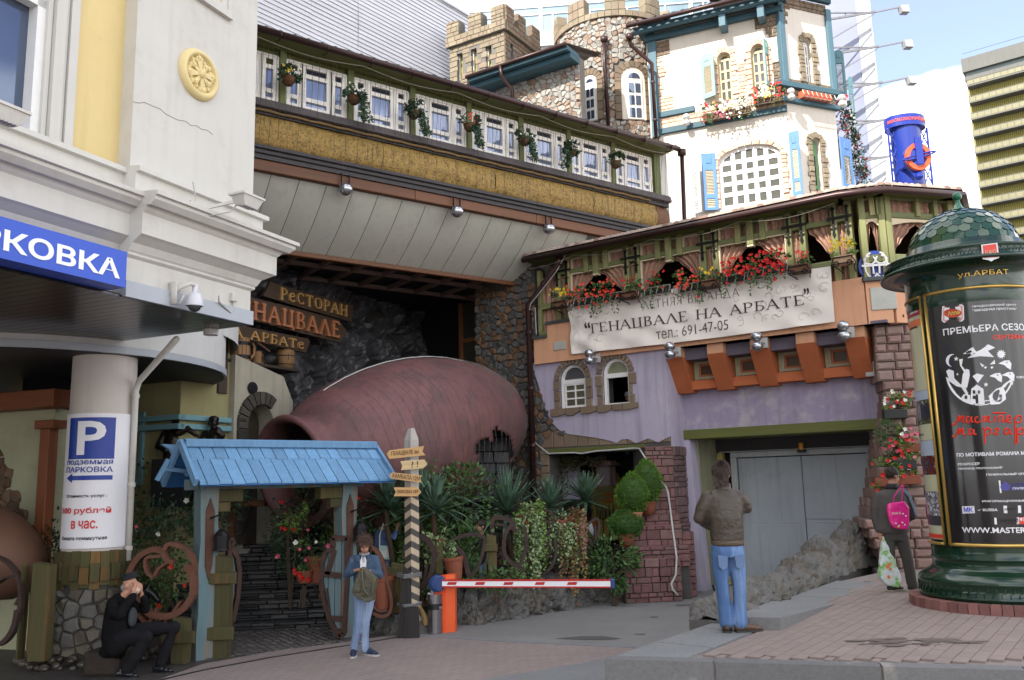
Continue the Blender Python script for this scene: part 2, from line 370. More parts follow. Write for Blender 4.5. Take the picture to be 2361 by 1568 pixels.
# ---------- plants
def leaf(b,p,d,n,ln,wd,m=None,fold=.15):
 d=Vector(d).normalized(); s=d.cross(Vector(n)); 
 if s.length<1e-3: s=Vector((1,0,0))
 s.normalize(); n=s.cross(d); p=Vector(p); 
 b.add([p,p+d*ln*.45+s*wd/2-n*fold*wd,p+d*ln,p+d*ln*.45-s*wd/2-n*fold*wd],[(0,1,2),(0,2,3)],m)
def rv(k=1.): 
 while 1:
  v=Vector((random.uniform(-1,1),random.uniform(-1,1),random.uniform(-1,1)))
  if .01<v.length<1: return v*k
def foliage(c,r,n,size=.05,shell=.5,b=None,flat=0,asp=.55):
 b=b or B(); c=Vector(c); r=Vector(r if isinstance(r,(tuple,list)) else (r,r,r))
 lumps=[rv(.75) for _ in range(max(3,int(n/60)))]
 for _ in range(n):
  l=random.choice(lumps); q=l+rv(.38); 
  if random.random()<shell: q=q.normalized()*random.uniform(.75,1.02) if q.length>.2 else q
  p=c+Vector((q.x*r.x,q.y*r.y,q.z*r.z)); d=(q.normalized()+rv(.8)+Vector((0,0,-.1))).normalized(); s=size*random.uniform(.6,1.3)
  leaf(b,p,d,q.normalized()+rv(.7),s,s*asp,random.choice((0,0,1)))
 return b
def blossoms(pts,size,b=None):
 b=b or B()
 for p in pts:
  s=size*random.uniform(.7,1.2)
  for k in range(5):
   a=k*2*PI/5+random.random(); d=Vector((math.cos(a),-.5,math.sin(a))); leaf(b,p,d,(0,-1,.3),s,s*.9,0,.1)
  b.ell(p,s*.35,5)
 return b
def potm(r,h,t=.02,rim=True,taper=.7):
 b=B(); pr=[(0,0),(r*taper,0),(r*.92,h*.55),(r*.97,h*.85)]
 if rim: pr+=[(r*1.08,h*.86),(r*1.1,h),(r*.98,h)]
 else: pr+=[(r,h),(r-t,h)]
 pr+=[(r*.9,h*.9),(0,h*.88)]
 return b.lathe(pr,16)
def rockpatch(b,fn,nu,nv,amp,seed=0,sc=2.,m=None):
 """craggy surface: fn(u,v)->(point,normal)"""
 vs=[]
 for j in range(nv+1):
  for i in range(nu+1):
   p,n=fn(i/nu,j/nv); p=Vector(p); q=p*sc+Vector((seed,seed*1.7,0))
   h=.25*noise.fractal(q*2.2,.9,2.1,4)
   for k_,w_ in ((1.,.95),(2.3,.5),(5.,.22)):
    d,pt=noise.voronoi(q*k_); cv=noise.cell_vector(pt[0]*7.3+Vector((3.1,1.7,9.2))); h+=w_*(cv[0]*.5+(q*k_-pt[0]).dot(cv-Vector((.5,.5,.5)))*1.5); h-=w_*.45*max(0,1-(d[1]-d[0])*9)
   vs.append(p+Vector(n)*(h-.4)*amp+rv(amp*.05))
 return b.add(vs,[(j*(nu+1)+i,j*(nu+1)+i+1,(j+1)*(nu+1)+i+1,(j+1)*(nu+1)+i) for j in range(nv) for i in range(nu)],m)
# ---------- common materials
WHITE=M('white_plaster',(.60,.60,.58),.8,.05,2,.1,20,col2=(.54,.53,.50),c2=.4,c2s=.6,streak=.05)
CREAMT=M('trim_plaster',(.56,.545,.50),.75,.05,2,.06,20,col2=(.50,.475,.43),c2=.4,c2s=.9,streak=.07)
YEL=M('yellow_panel',(.66,.52,.24),.8,.06,1.5,.12,40,col2=(.55,.44,.22),c2=.3,c2s=1.2,streak=.1)
YELM=M('medallion_paint',(.68,.55,.27),.7,.08,6,.1,30)
GLASSB=M('sky_glass',(.10,.13,.2),.05,.1,1,0,spec=.9,metal=.55)
GLASSD=M('window_glass',(.03,.035,.05),.06,.1,2,0,spec=.8)
PWHITE=M('white_paint',(.72,.71,.69),.5,.05,8,.05,30,col2=(.5,.46,.4),c2=.22,c2s=9)
OLDW=M('weathered_white_wood',(.74,.71,.66),.75,.1,8,.25,40,grain='z',col2=(.5,.43,.36),c2=.2,c2s=10,rnd=.06)
DGREY=M('dark_metal_soffit',(.045,.045,.05),.22,.1,2,0,metal=.7,rnd=.12)
BLUE=M('sign_blue',(.012,.07,.48),.35,.05,2,0)
NAVY=M('print_blue',(.01,.04,.28),.4,.05,3,0)
LETW=M('letter_white',(.80,.82,.82),.4,.02,3,0)
PAPER=M('printed_paper',(.72,.72,.76),.35,.03,2,0)
REDT=M('print_red',(.55,.02,.02),.45,.05,3,0)
BLK=M('print_black',(.012,.012,.014),.5,.05,3,0)
STEEL=M('steel',(.45,.45,.46),.3,.06,5,.02,metal=.9)
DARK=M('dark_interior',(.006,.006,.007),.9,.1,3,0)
GREYP=M('grey_plastic',(.42,.41,.40),.5,.1,6,.05)
GRAN=M('granite_light',(.195,.20,.20),.7,.12,1.5,.25,140,col2=(.155,.16,.16),c2=.45,c2s=30)
GRAND=M('granite_face',(.15,.15,.15),.75,.18,25,.35,90,col2=(.3,.28,.25),c2=.33,c2s=1.6,rnd=.15)
PAVE=M('red_paver',(.235,.185,.165),.85,.1,2,.25,90,rnd=.045,col2=(.21,.175,.16),c2=.4,c2s=.9)
JOINT=M('paving_bed',(.232,.195,.18),.95,.15,6,.3,60)
ASPH=M('asphalt',(.20,.195,.185),.9,.14,.7,.35,120,col2=(.16,.155,.15),c2=.36,c2s=.6)
WET=M('damp_patch',(.085,.082,.08),.75,.15,6,.2,80)
COB=M('dark_cobble',(.075,.066,.06),.55,.3,9,.5,40,rnd=.3)
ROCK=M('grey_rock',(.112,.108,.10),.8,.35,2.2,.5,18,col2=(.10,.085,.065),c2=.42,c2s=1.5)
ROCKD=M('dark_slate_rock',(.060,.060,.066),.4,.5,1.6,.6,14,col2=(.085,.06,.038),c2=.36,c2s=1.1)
SOIL=M('soil',(.03,.022,.016),.95,.3,6,.5,30)
POSTW=M('mossy_wood',(.062,.056,.02),.8,.3,3,.6,16,grain='z',col2=(.12,.062,.02),c2=.42,c2s=4,rnd=.25)
# ---------- ground
def flat(name,poly,z,mat,kind='structure',z0=None):
 b=B()
 if z0 is None: b.add([(p[0],p[1],z) for p in poly],[tuple(range(len(poly)))])
 else: b.prism([(p[0],p[1]) for p in poly],z0,z,ax='z')
 me=b.mesh(name,mat); me.validate()
 if me.polygons[0].normal.z<0 and z0 is None: me.flip_normals()
 return tag(link(name,me),kind=kind)
flat('ground',[(-400,-400),(400,-400),(400,400),(-400,400)],-.02,M('far_ground',(.12,.11,.105),.9,.2,.3,.2,20))
def pavemat():
 m=M('street_pavers',(.27,.215,.195),.85,.1,.6,.2,90,col2=(.235,.2,.185),c2=.42,c2s=.35); nt=m.node_tree; b=nt.nodes['Principled BSDF']
 src=b.inputs['Base Color'].links[0].from_socket; tc=nt.nodes.new('ShaderNodeTexCoord'); mp=nt.nodes.new('ShaderNodeMapping'); mp.inputs['Rotation'].default_value=(0,0,R(-46)); nt.links.new(tc.outputs['Object'],mp.inputs[0])
 br=nt.nodes.new('ShaderNodeTexBrick'); br.inputs['Scale'].default_value=1; br.inputs['Brick Width'].default_value=.2; br.inputs['Row Height'].default_value=.1; br.inputs['Mortar Size'].default_value=.006
 br.inputs['Color1'].default_value=(1,1,1,1); br.inputs['Color2'].default_value=(.86,.86,.86,1); br.inputs['Mortar'].default_value=(.55,.55,.55,1); nt.links.new(mp.outputs[0],br.inputs[0])
 mx=nt.nodes.new('ShaderNodeMix'); mx.data_type='RGBA'; mx.blend_type='MULTIPLY'; mx.inputs[0].default_value=.8; nt.links.new(src,mx.inputs[6]); nt.links.new(br.outputs[0],mx.inputs[7]); nt.links.new(mx.outputs[2],b.inputs['Base Color']); return m
flat('street_pavement',[(-14,-12),(14,-12),(14,15),(-14,15)],0.0,pavemat())
g=lambda p,z=0: atZ(p,z)
dr=[g(D(962,1465)),g(D(1160,1478)),g(D(1330,1486)),g(D(1510,1494)),(9,9.5,0),(14,14,0),(14,26,0),(-2,26,0),(-2.4,15.2,0)]
flat('driveway',dr,.004,ASPH)
b=B(); e=[g(D(962,1465)),g(D(1160,1478)),g(D(1330,1486)),g(D(1510,1494))]
for a,c in zip(e,e[1:]): b.bar(a+Vector((0,0,.003)),c+Vector((0,0,.003)),.16,.012)
tag(ob('concrete_strip',b,GRAN),kind='structure')
b=B(); ks=[g(D(330,1578)),g(D(470,1545)),g(D(620,1517)),g(D(760,1495)),g(D(960,1463))]
for a,c in zip(ks,ks[1:]): b.bar(a+Vector((0,0,.002)),c+Vector((0,0,.002)),.045,.01)
tag(ob('drain_channel',b,BLK),kind='structure')
flat('granite_strip',[g(D(1050,1580)),g(D(1440,1512)),g(D(1440,1600)),g(D(1080,1620))],.006,GRAN)
cy=[g(D(300,1590)),g(D(470,1530)),g(D(640,1499)),g(D(800,1480)),g(D(960,1455)),(-1.4,15.5,0),(-2,22,0),(-12,22,0),(-12,11,0)]
flat('courtyard_ground',cy,.006,COB)
ct_=thing('cobbles','dark uneven cobbles between the blue gate posts and the steps','paving',(-3.6,14,0)); lst=[]; ci=inpoly([(g(D(480,1524))-ct_.location).xy,(g(D(640,1500))-ct_.location).xy,(g(D(800,1480))-ct_.location).xy,(1.5,1.1),(-1.9,1.1),(-1.6,-1.1)])
for i in range(-18,18):
 for j in range(-16,14):
  x,y=i*.13+.065*(j%2),j*.105
  if ci(x,y): b=B(); w_,d_=random.uniform(.05,.06),random.uniform(.038,.047); h=random.uniform(.012,.028); b.add([(x-w_,y-d_,0),(x+w_,y-d_,0),(x+w_,y+d_,0),(x-w_,y+d_,0),(x-w_*.7,y-d_*.7,h),(x+w_*.7,y-d_*.7,h),(x+w_*.7,y+d_*.7,h),(x-w_*.7,y+d_*.7,h)],[(4,5,6,7),(0,1,5,4),(1,2,6,5),(2,3,7,6),(3,0,4,7)]); lst.append(b)
pieces(lst,ct_,'cobble',COB)
for q in [(t16(1560,1155),t16(1820,1130),t16(2050,1128),t16(2240,1155),t16(2100,1168),t16(1800,1166)),(t17(715,852),t17(860,848),t17(850,862),t17(720,864)),(t17(905,838),t17(1120,836),t17(1120,846),t17(910,846)),(t17(320,1126),t17(430,1126),t17(420,1136),t17(340,1136)),(t17(470,966),t17(550,964),t17(550,972),t17(480,974))]:
 flat('damp_patch',[g(p) for p in q],.009,WET)
UZ=.68
A=g(D(1395,1520),UZ); le=g(D(1655,1432),UZ)
edge=[A,le,g(D(1735,1428),UZ),g(t18(0,840),UZ),g(t18(340,700),UZ),g(t18(700,622),UZ)]
fr2=g(D(2361,1545),UZ); fdir=(fr2-A).normalized()
fr=A+fdir*9
core=[A,fr,Vector((14,12,UZ)),Vector((14,22,UZ)),Vector((9.5,22,UZ)),edge[5]+Vector((.6,2.2,0)),edge[5],edge[4],edge[3],edge[2],le]
flat('raised_pavement',[Vector(p)+Vector((0,0,0)) for p in core],UZ-.02,JOINT,z0=-.1)
ed=(le-A).normalized(); en=Vector((ed.y,-ed.x,0)); W_=.62
lst=[]; b=B()
for k in range(7):
 p=A+ed*(k*1.02-0.0); q=A+ed*(k*1.02+1.0); pr_=p+en*W_ if k else A+fdir*(W_/fdir.dot(en))
 bb=B(); bb.prism([(p.x,p.y),(pr_.x,pr_.y),((q+en*W_).x,(q+en*W_).y),(q.x,q.y)],UZ-.06,UZ+.0,ax='z'); lst.append(bb)
pv=thing('pavement_edging','pale grey granite slabs edging the left side of the raised pavement','kerb')
pieces(lst,pv,'granite_slab',GRAN)
lst=[]
fn_=Vector((-fdir.y,fdir.x,0))
for k,(s,wd) in enumerate([(0,.98),(1.0,1.38),(2.4,1.1),(3.52,1.2),(4.74,1.3),(6.06,1.2),(7.3,1.4)]):
 p=A+fdir*s; q=A+fdir*(s+wd); o=fn_*-.03; i=fn_*.16
 bb=B(); bb.prism([((p+o).x,(p+o).y),((q+o).x,(q+o).y),((q+i).x,(q+i).y),((p+i).x,(p+i).y)],-.05,UZ+.004,ax='z'); lst.append(bb)
pv=thing('granite_facing','speckled grey granite blocks facing the front of the raised pavement','kerb')
pieces(lst,pv,'granite_block',GRAND)
top=inpoly([(p[0],p[1]) for p in [A+fdir*.7+fn_*.16,fr+fn_*.16,Vector((14,12,0)),Vector((14,22,0)),Vector((9.5,22,0)),edge[5]+Vector((.6,2.2,0)),edge[5]+en*.35,edge[4]+en*.35,edge[3]+en*.4,edge[2]+en*.4,le+en*W_,A+en*W_+ed*.3]])
pd=(g(D(2361,1400),UZ)-g(D(1900,1500),UZ)); 
q1=g(t18(690,1440),UZ); q2=g(t18(1180,1090),UZ); pd=(q2-q1).normalized(); pn=Vector((-pd.y,pd.x,0))
lst=[]; pw,pl=.125,.25
for i in range(-30,75):
 for j in range(-60,75):
  c=A+pd*((i+.5*(j%2))*pl)+pn*(j*pw)
  if not(.2<c.x<9 and 8<c.y<17.5 and c.x/c.y<.66): continue
  cs=[c+pd*sx*(pl/2-.002)+pn*sy*(pw/2-.003) for sx,sy in ((-1,-1),(1,-1),(1,1),(-1,1))]
  ins=[top(v.x,v.y) for v in cs]
  if not all(ins): 
   if not any(ins): continue
   cs=[c+(v-c)*.55 for v in cs]
   if not all(top(v.x,v.y) for v in cs): continue
  bb=B(); h=random.uniform(-.001,.002); bb.prism([(v.x,v.y) for v in cs],UZ-.019,UZ+h,ax='z'); bb.d=c.length+abs(c.x-3)*.3; lst.append(bb)
lst.sort(key=lambda b:b.d)
pv=thing('pavers','reddish grey concrete pavers laid diagonally across the raised pavement','paving')
for bb in lst[:300]: pieces([bb],pv,'paver',PAVE)
j=B()
for bb in lst[300:]: j.add(bb.v,bb.f)
tag(ob('paver',j,PAVE,pv),kind='stuff')
b=B()
for k in range(46):
 t=random.random(); x=430+1150*t; c=g(t18(x,1245+random.uniform(-38,38)*(1-abs(t-.45))),UZ); r1=random.uniform(.03,.16); r2=r1*random.uniform(.2,.5); n_=9; b.add([(c.x+r1*math.cos(q*6.283/n_)*random.uniform(.7,1.2),c.y+r2*math.sin(q*6.283/n_)*random.uniform(.7,1.2),UZ+.004+k*.00012) for q in range(n_)],[tuple(range(n_))])
tag(ob('damp_patch',b,M('damp_paver',(.13,.10,.09),.7,.2,14,.2,80)),kind='structure')
wp=[g(p,UZ+.13) for p in (t17(1260,965),t17(1700,972))]; wt=g(t17(2225,838),UZ+.01); wb=g(t17(1750,840),UZ+.06)
b=B(); P=[wp[0],wp[1],wt,wb+Vector((-.1,.3,0))]; 
b.add(P+[Vector((p.x,p.y,UZ-.01)) for p in P],[(0,1,2,3),(4,5,1,0),(5,6,2,1),(6,7,3,2),(7,4,0,3)]); b.m=[0,1,1,1,1]
tag(ob('granite_wedge',b,[GRAN,GRAND]),'low granite wedge sloping down behind the man in the brown jacket','wedge')
rk=thing('rock_wall','craggy grey rock ridge climbing along the pavement beside the roller gate','rock wall')
path=[(g(D(1722,1440),UZ),.03,.7),(g(D(1745,1420),UZ),.18,.8),(g(t17(1760,800),UZ),.22,.8),(g(t18(120,770),UZ),.28,.75),(g(t18(340,680),UZ),.46,.7),(g(t18(520,600),UZ),.58,.65),(g(t18(720,560),UZ),.7,.6)]
def rfn(u,v):
 x=u*(len(path)-1); i=min(int(x),len(path)-2); t=x-i; a,c=path[i],path[i+1]; p=a[0].lerp(c[0],t); h=a[1]*(1-t)+c[1]*t; wd=a[2]*(1-t)+c[2]*t
 d=(c[0]-a[0]).normalized(); n=Vector((-d.y,d.x,0)); th_=PI*v
 k=1+.14*math.sin(u*37)+.07*math.sin(u*90)
 return p+n*(wd*.5*(1-math.cos(th_)))*1+Vector((0,0,math.sin(th_)**.7*h*k-(.8 if v>.9 else 0))), (n*-math.cos(th_)+Vector((0,0,math.sin(th_))))
b=B(); rockpatch(b,rfn,130,34,.11,3,1.9); ob('rock_face',b,ROCK,rk)
for (a,_,w0),(c,_,w1) in zip(path,path[1:]):
 d=(c-a).normalized(); n=Vector((-d.y,d.x,0)); b=B(); b.prism([(q.x,q.y) for q in (a+n*.08-d*.02,c+n*.08+d*.02,c+n*w1*.93+d*.02,a+n*w0*.93-d*.02)],-.1,UZ+.03,ax='z'); ob('rock_base',b,ROCK,rk)
# ---------- left corner building
P0=atZ(t5(1958,1165),4.55); LB=F(P0.x,P0.y,66.)
lb=th(LB,'corner_building','white and yellow corner building with stepped cornices at left','building')
zc=lambda X,Y:LB.px(t5(X,Y))[1]
def sweep(b,prof,x0,x1,depth,m=0,shift=0,side=True):
 n=len(prof); vs=[(x0,-o+shift,z) for o,z in prof]+[(x1+o,-o+shift,z) for o,z in prof]
 if side: vs+=[(x1+o,depth,z) for o,z in prof]
 fs=[(k*n+i,(k+1)*n+i,(k+1)*n+i+1,k*n+i+1) for k in range(2 if side else 1) for i in range(n-1)]
 return b.add(vs,fs,m)
xp=LB.px(t5(975,800))[0]   # where the projecting corner pier starts
H=23.7; DP=7.5
z_s=4.55; z_f0=zc(975,597); z_c1=zc(975,447); z_c2=zc(975,285); z_t=zc(975,150); z_m=z_t; z_l=LB.px(t1(1010,1308))[1]
prof=[(0,z_s),(0,z_f0-.06),(.04,z_f0-.03),(.04,z_f0),(.06,z_f0+.02),(.10,z_f0+.1),(.2,z_c1-.06),(.24,z_c1-.04),(.24,z_c1),(.24,z_c2-.03),(.27,z_c2),(.30,z_c2+.05),(.36,z_t-.16),(.42,z_t-.1),(.42,z_t-.06),(.46,z_t-.05),(.46,z_t),(.10,z_t+.03),(.10,z_l-.07),(.16,z_l-.06),(.16,z_l),(0.,z_l+.02),(0.,H)]
prof=[(max(o,0),z) for o,z in prof]
b=B(); sweep(b,prof,xp,0,DP); b.add([(xp,-o,z) for o,z in prof]+[(xp,.2-o,z) for o,z in prof],[(i,i+1,len(prof)+i+1,len(prof)+i) for i in range(len(prof)-1)])
ob('cornice_wall',b,CREAMT,lb)
prof2=[p for p in prof]
b=B(); n=len(prof2); sh=.2; pr3=[q for q in prof2 if q[1]<=z_l+.001]
b.add([(-40,-o+sh,z) for o,z in pr3]+[(xp,-o+sh,z) for o,z in pr3],[(i,i+len(pr3),i+len(pr3)+1,i+1) for i in range(len(pr3)-1)]); ob('cornice',b,CREAMT,lb)
xa=LB.px(t1(545,1160),sh)[0]; xw=LB.px(t1(310,1000),sh)[0]; xw0=xw-2.6
b=B(); b.box(xa,xp,sh,.9,z_l-.02,H); ob('yellow_panel',b,YEL,lb)
for i,(a,c,o) in enumerate([(xw,LB.px(t1(355,1000),sh)[0],-.02),(LB.px(t1(355,1000),sh)[0],LB.px(t1(440,1050),sh)[0],-.07),(LB.px(t1(440,1050),sh)[0],LB.px(t1(478,1050),sh)[0],-.03),(LB.px(t1(478,1050),sh)[0],xa,-.06)]):
 b=B(); b.box(a,c-.01,sh+o,.9,z_l-.01,H); ob('pilaster',b,CREAMT,lb)
b=B(); b.box(xw0,xw,sh+.16,sh+.18,z_l+.02,H-1); wdw=ob('window',b,GLASSB,lb)
b=B(); b.box(xw-.1,xw,sh+.02,sh+.2,z_l,H-1); b.box(xw0,xw0+.1,sh+.02,sh+.2,z_l,H-1); b.box(xw0,xw,sh+.02,sh+.15,z_l,z_l+.06)
ztop=LB.px(t1(320,8),sh)[1]; b.box(xw0,xw,sh+.02,sh+.15,ztop-.05,ztop+.05); ob('frame',b,PWHITE,wdw)
b=B(); b.box(-40,xw0,sh,.9,z_l,H); ob('wall',b,WHITE,lb)
b=B(); b.box(-40,0,.9,DP,z_s+.02,H); ob('wall_core',b,WHITE,lb)
q=LB.R(t1(1500,-60),t1(1800,165)); zb=LB.px(t1(1800,168))[1]; xr=LB.px(t1(1800,168))[0]; xl=xr-1.5
b=B(); b.box(xl,xr,-.07,0,zb,zb+.1); b.box(xl,xr-.04,-.05,0,zb+.1,zb+.16); b.box(xr-.1,xr,-.069,0,zb+.1,H-1); b.box(xr-.2,xr-.1,-.045,0,zb+.16,H-1); ob('window_trim',b,CREAMT,lb)
b=B(); b.box(xl,xr-.2,-.02,0,zb+.16,H-1); ob('window_panel',b,YEL,lb)
c=LB.px(t1(1550,590)); rt=LB.px(t1(1548,395))[1]-c[1]; rx=LB.px(t1(1708,590))[0]-c[0]; rm=rt
b=B(); pr=[(rm,0),(rm,.03),(rm*.93,.07),(rm*.82,.09),(rm*.74,.07),(rm*.72,.03),(0,.03)]
b.v=[];
def med(r,t,h): return (c[0]+r*math.cos(t),-h,c[1]+r*math.sin(t))
nn=40; vs=[med(r,2*PI*k/nn,h) for r,h in pr for k in range(nn)]
b.add(vs,[(i*nn+k,i*nn+(k+1)%nn,(i+1)*nn+(k+1)%nn,(i+1)*nn+k) for i in range(len(pr)-1) for k in range(nn)])
cb_=B(); cb_.tube([(*(lambda q:(q[0],-.002,q[1]))(LB.px(t1(*p))),) for p in ((1040,797),(1085,808),(1130,802),(1225,843),(1250,850),(1300,895),(1390,940),(1455,950),(1495,985),(1540,985),(1580,1015),(1625,1020),(1665,1055))],.004,4); ob('crack',cb_,M('crack_line',(.25,.24,.23),.9),lb)
md=ob('medallion',b,YELM,lb,smooth=True)
b=B()
for k in range(8):
 t=k*PI/4+.2; big=k%2==0
 for s_ in (-.2,0,.2):
  b.bar(med(.05*rm,t,.05),med(rm*(.66 if big else .5),t+s_*.8,.045),.035 if big else .025,.04,up=(0,1,0))
 b.ell(med(rm*.62 if big else rm*.45,t,.04),.05,6)
 b.ell(med(rm*.55,t+.25,.035),.035,6); b.ell(med(rm*.6,t-.22,.035),.04,6)
b.ell(med(0,0,.06),.06,8); ob('relief',b,YELM,md)
b=B(); b.box(xp-.001,.03,-.035,.05,z_s-.02,z_s+.17); b.box(.001,.035,.05,DP,z_s-.02,z_s+.17); ob('edge_strip',b,M('zinc_strip',(.38,.41,.45),.5,.08,3,.05),lb)
b=B(); b.box(-40,0,.06,DP,z_s,z_s+.02); ob('soffit',b,DARK,lb)
for k in range(75):
 b=B(); x=-k*.16; b.box(x-.152,x,.02,DP-.02,z_s-.025,z_s-.002)
 ob('soffit_slat',b,DGREY,lb)
b=B(); b.box(-40,-12.05,.02,DP,z_s-.025,z_s-.002); ob('soffit_slat',b,DGREY,lb)
b=B(); cx_=LB.loc(atZ(t5(1655,1200),z_s)); b.lathe([(0,-.08),(.1,-.08),(.11,0)],12,(cx_[0],cx_[1],z_s-.02)); ob('ceiling_lamp',b,CREAMT,lb)
bc=LB.loc((-8.1,14.6)); b=B(); b.lathe([(0,4.32),(3.06,4.32)],48,(bc[0],bc[1],0)); ob('bay_soffit',b,M('bay_dark',(.03,.03,.032),.6,.1),lb)
b=B(); b.lathe([(3.06,4.33),(3.1,4.33),(3.1,4.44)],48,(bc[0],bc[1],0)); ob('bay_edge',b,M('zinc_strip'),lb)
b=B(); b.lathe([(3.07,4.44),(3.07,6.0)],48,(bc[0],bc[1],0)); b.lathe([(3.4,5.0),(3.4,6),(3.0,6)],48,(bc[0]+.5,bc[1]+.6,0)); ob('bay_wall',b,WHITE,lb)
sg=th(LB,'parking_sign','long blue parking sign with bold white letters along the fascia','sign')
q=[LB.px(t5(1000,632),-.2),LB.px(t5(968,912),-.2),LB.px(t5(0,335),-.2),LB.px(t5(0,650),-.2)]
x1=LB.px(t5(990,760),-.28)[0]; z1=(q[0][1]+q[2][1])/2; z0=(q[1][1]+q[3][1])/2
b=B(); b.box(x1-4.4,x1,-.28,.0,z0,z1); ob('board',b,BLUE,sg)
xe=LB.px(t5(938,810),-.285)[0]; xk=LB.px(t5(60,560),-.285)[0]
ka=LB.px(t5(938,815),-.285); kt=LB.px(t5(70,425),-.285); h0=LB.px(t5(790,780),-.285)[1]; h1=LB.px(t5(855,645),-.285)[1]
ow=(xe-xk); full=ow*7/4.95
ob('lettering',text('ПАРКОВКА',xe-ow*1.66,xe,h0,h1,-.28,.008,bold=.024),LETW,sg)
def flood(p,name_lab,arm=True,y=-.75):
 x,z=LB.px(p,y); t=thing('floodlight',name_lab,'floodlight',LB.W(x,y,z),LB.a)
 t.scale=(.7,.7,.7); b=B(); w_=.26; b.add([(-w_,-.16,.1),(w_,-.16,.1),(w_,.16,.14),(-w_,.16,.14),(-.17,-.1,-.08),(.17,-.1,-.08),(.17,.12,-.05),(-.17,.12,-.05)],[(0,1,2,3),(7,6,5,4),(0,4,5,1),(1,5,6,2),(2,6,7,3),(3,7,4,0)])
 b.box(-w_-.02,w_+.02,-.18,.18,.1,.14); ob('housing',b,CREAMT,t)
 b=B()
 for i in range(6): b.box(-.16+i*.055,-.13+i*.055,-.11,.0,-.09,-.06)
 ob('vents',b,GREYP,t)
 if arm:
  b=B(); b.bar((-.15,.1,.02),(-.62,.78,-.22),.04,.05); b.box(-.72,-.6,.6,.64,-.3,-.05); ob('bracket',b,CREAMT,t)
  b=B(); b.tube([(-.1,.1,0),(-.2,.2,-.18),(-.45,.5,-.28),(-.66,.6,-.22),(-.6,.62,.05),(-.68,.62,.3)],.012,5); ob('cable',b,GREYP,t)
 return t
flood(t5(1935,225),'white floodlight on a long arm above the cornice corner')
flood(t1(20,920),'white floodlight cut by the left picture edge under the window')
x,z=LB.px(t5(1575,1000),-.3); dc=thing('dome_camera','white dome security camera on a bracket below the cornice','camera',LB.W(x,-.2,z),LB.a); dc.scale=(.72,)*3
b=B(); b.lathe([(0,.2),(.06,.2),(.1,.15),(.135,.06),(.145,-.03),(.14,-.05)],20); b.lathe([(.05,.2),(.05,.33),(0,.35)],14); ob('housing',b,M('camera_shell',(.6,.6,.64),.3,.03,4,0),dc,smooth=True)
b=B(); b.ell((0,0,-.05),(.11,.11,.1),16); ob('dome',b,M('smoke_dome',(.03,.03,.03),.08,.05,4,0,spec=.8),dc,smooth=True)
b=B(); b.box(-.33,-.3,.1,.3,-.05,.33); b.tube([(-.3,.26,.12),(-.22,.12,.26),(-.1,.0,.33),(0,0,.3)],[.07,.045,.04,.045],10); b.tube([(-.28,.26,0),(-.2,.12,-.02),(-.2,.05,.12)],.02,6); ob('bracket',b,CREAMT,dc,smooth=True)
x,z=LB.px(t5(1818,962),0); jb=thing('junction_box','small grey junction box with conduit beside the dome camera','junction box',LB.W(x,0,z),LB.a); jb.scale=(.6,)*3
b=B(); b.cbox(-.08,.08,-.09,0,-.09,.09); ob('box',b,CREAMT,jb); b=B(); b.tube([(0,-.05,-.09),(0,-.05,-.3),(-.1,-.06,-.36),(-.5,-.1,-.2),(-.62,-.2,-.1)],.02,8); ob('conduit',b,GREYP,jb,smooth=True)
# ---------- round column with poster, planks and stones
cb=atZ(D(207,1532),0); cr_=.5; cc=cb+Vector((cb.x,cb.y,0)).normalized()*cr_
cz=LB.loc(cc)
co=thing('round_column','thick round cream column under the corner building','column',(cc.x,cc.y,0))
b=B(); b.lathe([(.46,1.3),(.445,z_s)],40); ob('shaft',b,M('column_plaster',(.55,.50,.46),.7,.06,1.5,.08,20,col2=(.42,.40,.37),c2=.3,c2s=1.5,streak=.15),co,smooth=True)
def cyl(x,y,z,r=.47,a=None): # wrap x (metres along) round the column; y outward negative
 t=ca+x/r; rr=r-y; return (rr*math.cos(t),rr*math.sin(t),z)
ca=math.atan2(-cc.y,-cc.x)
CF=F(cc.x,cc.y,math.degrees(ca)+90)
def colp(p): # picture point -> (x around, z) on the shaft
 r_=ray(p); o=Vector((0,0,CZ)); dx,dy=r_.x,r_.y; ox,oy=-cc.x,-cc.y; A_=dx*dx+dy*dy; B_=2*(ox*dx+oy*dy); C_=ox*ox+oy*oy-.47**2; di=B_*B_-4*A_*C_
 t=(-B_-math.sqrt(max(di,0)))/(2*A_); x_,y_=ox+dx*t,oy+dy*t; an=math.atan2(y_,x_)-ca; an=(an+PI)%(2*PI)-PI; return (an*.47,CZ+r_.z*t)
pt=colp(t9(870,600))[1]; pb=colp(t14(870,318))[1]; pxr=colp(t9(1120,900))[0]
ps=thing('parking_poster','white parking poster with blue P sign and red price wrapped round the column','poster',(cc.x,cc.y,0))
def band(z0,z1,x0,x1,off,n=24):
 b=B(); b.grid(lambda u,v:cyl(x0+(x1-x0)*u,-off,z0+(z1-z0)*v),n,4); return b
ob('sheet',band(pb,pt,-.62,.5,.012),PAPER,ps)
zP1=colp(t9(880,640))[1]; zP0=colp(t9(880,1035))[1]; xl=-.42; xr=colp(t9(1090,850))[0]; xl=colp(t9(670,850))[0]
ob('blue_square',band(zP0,zP1,xl,xr,.016),NAVY,ps)
def ct(s,a,z0,z1,mat,bold=.012,name='lettering',off=.019):
 vs=text(s,a[0],a[1],z0,z1,-off,.003,bold,fn=lambda x,y,z:cyl(x,y,z)); ob(name,vs,mat,ps)
zz=lambda Y,t=t9,X=870:colp(t(X,Y))[1]; xx=lambda X,Y=850,t=t9:colp(t(X,Y))[0]
ct('P',(xx(745),xx(1005)),zz(995),zz(675),PAPER,.02,off=.02)
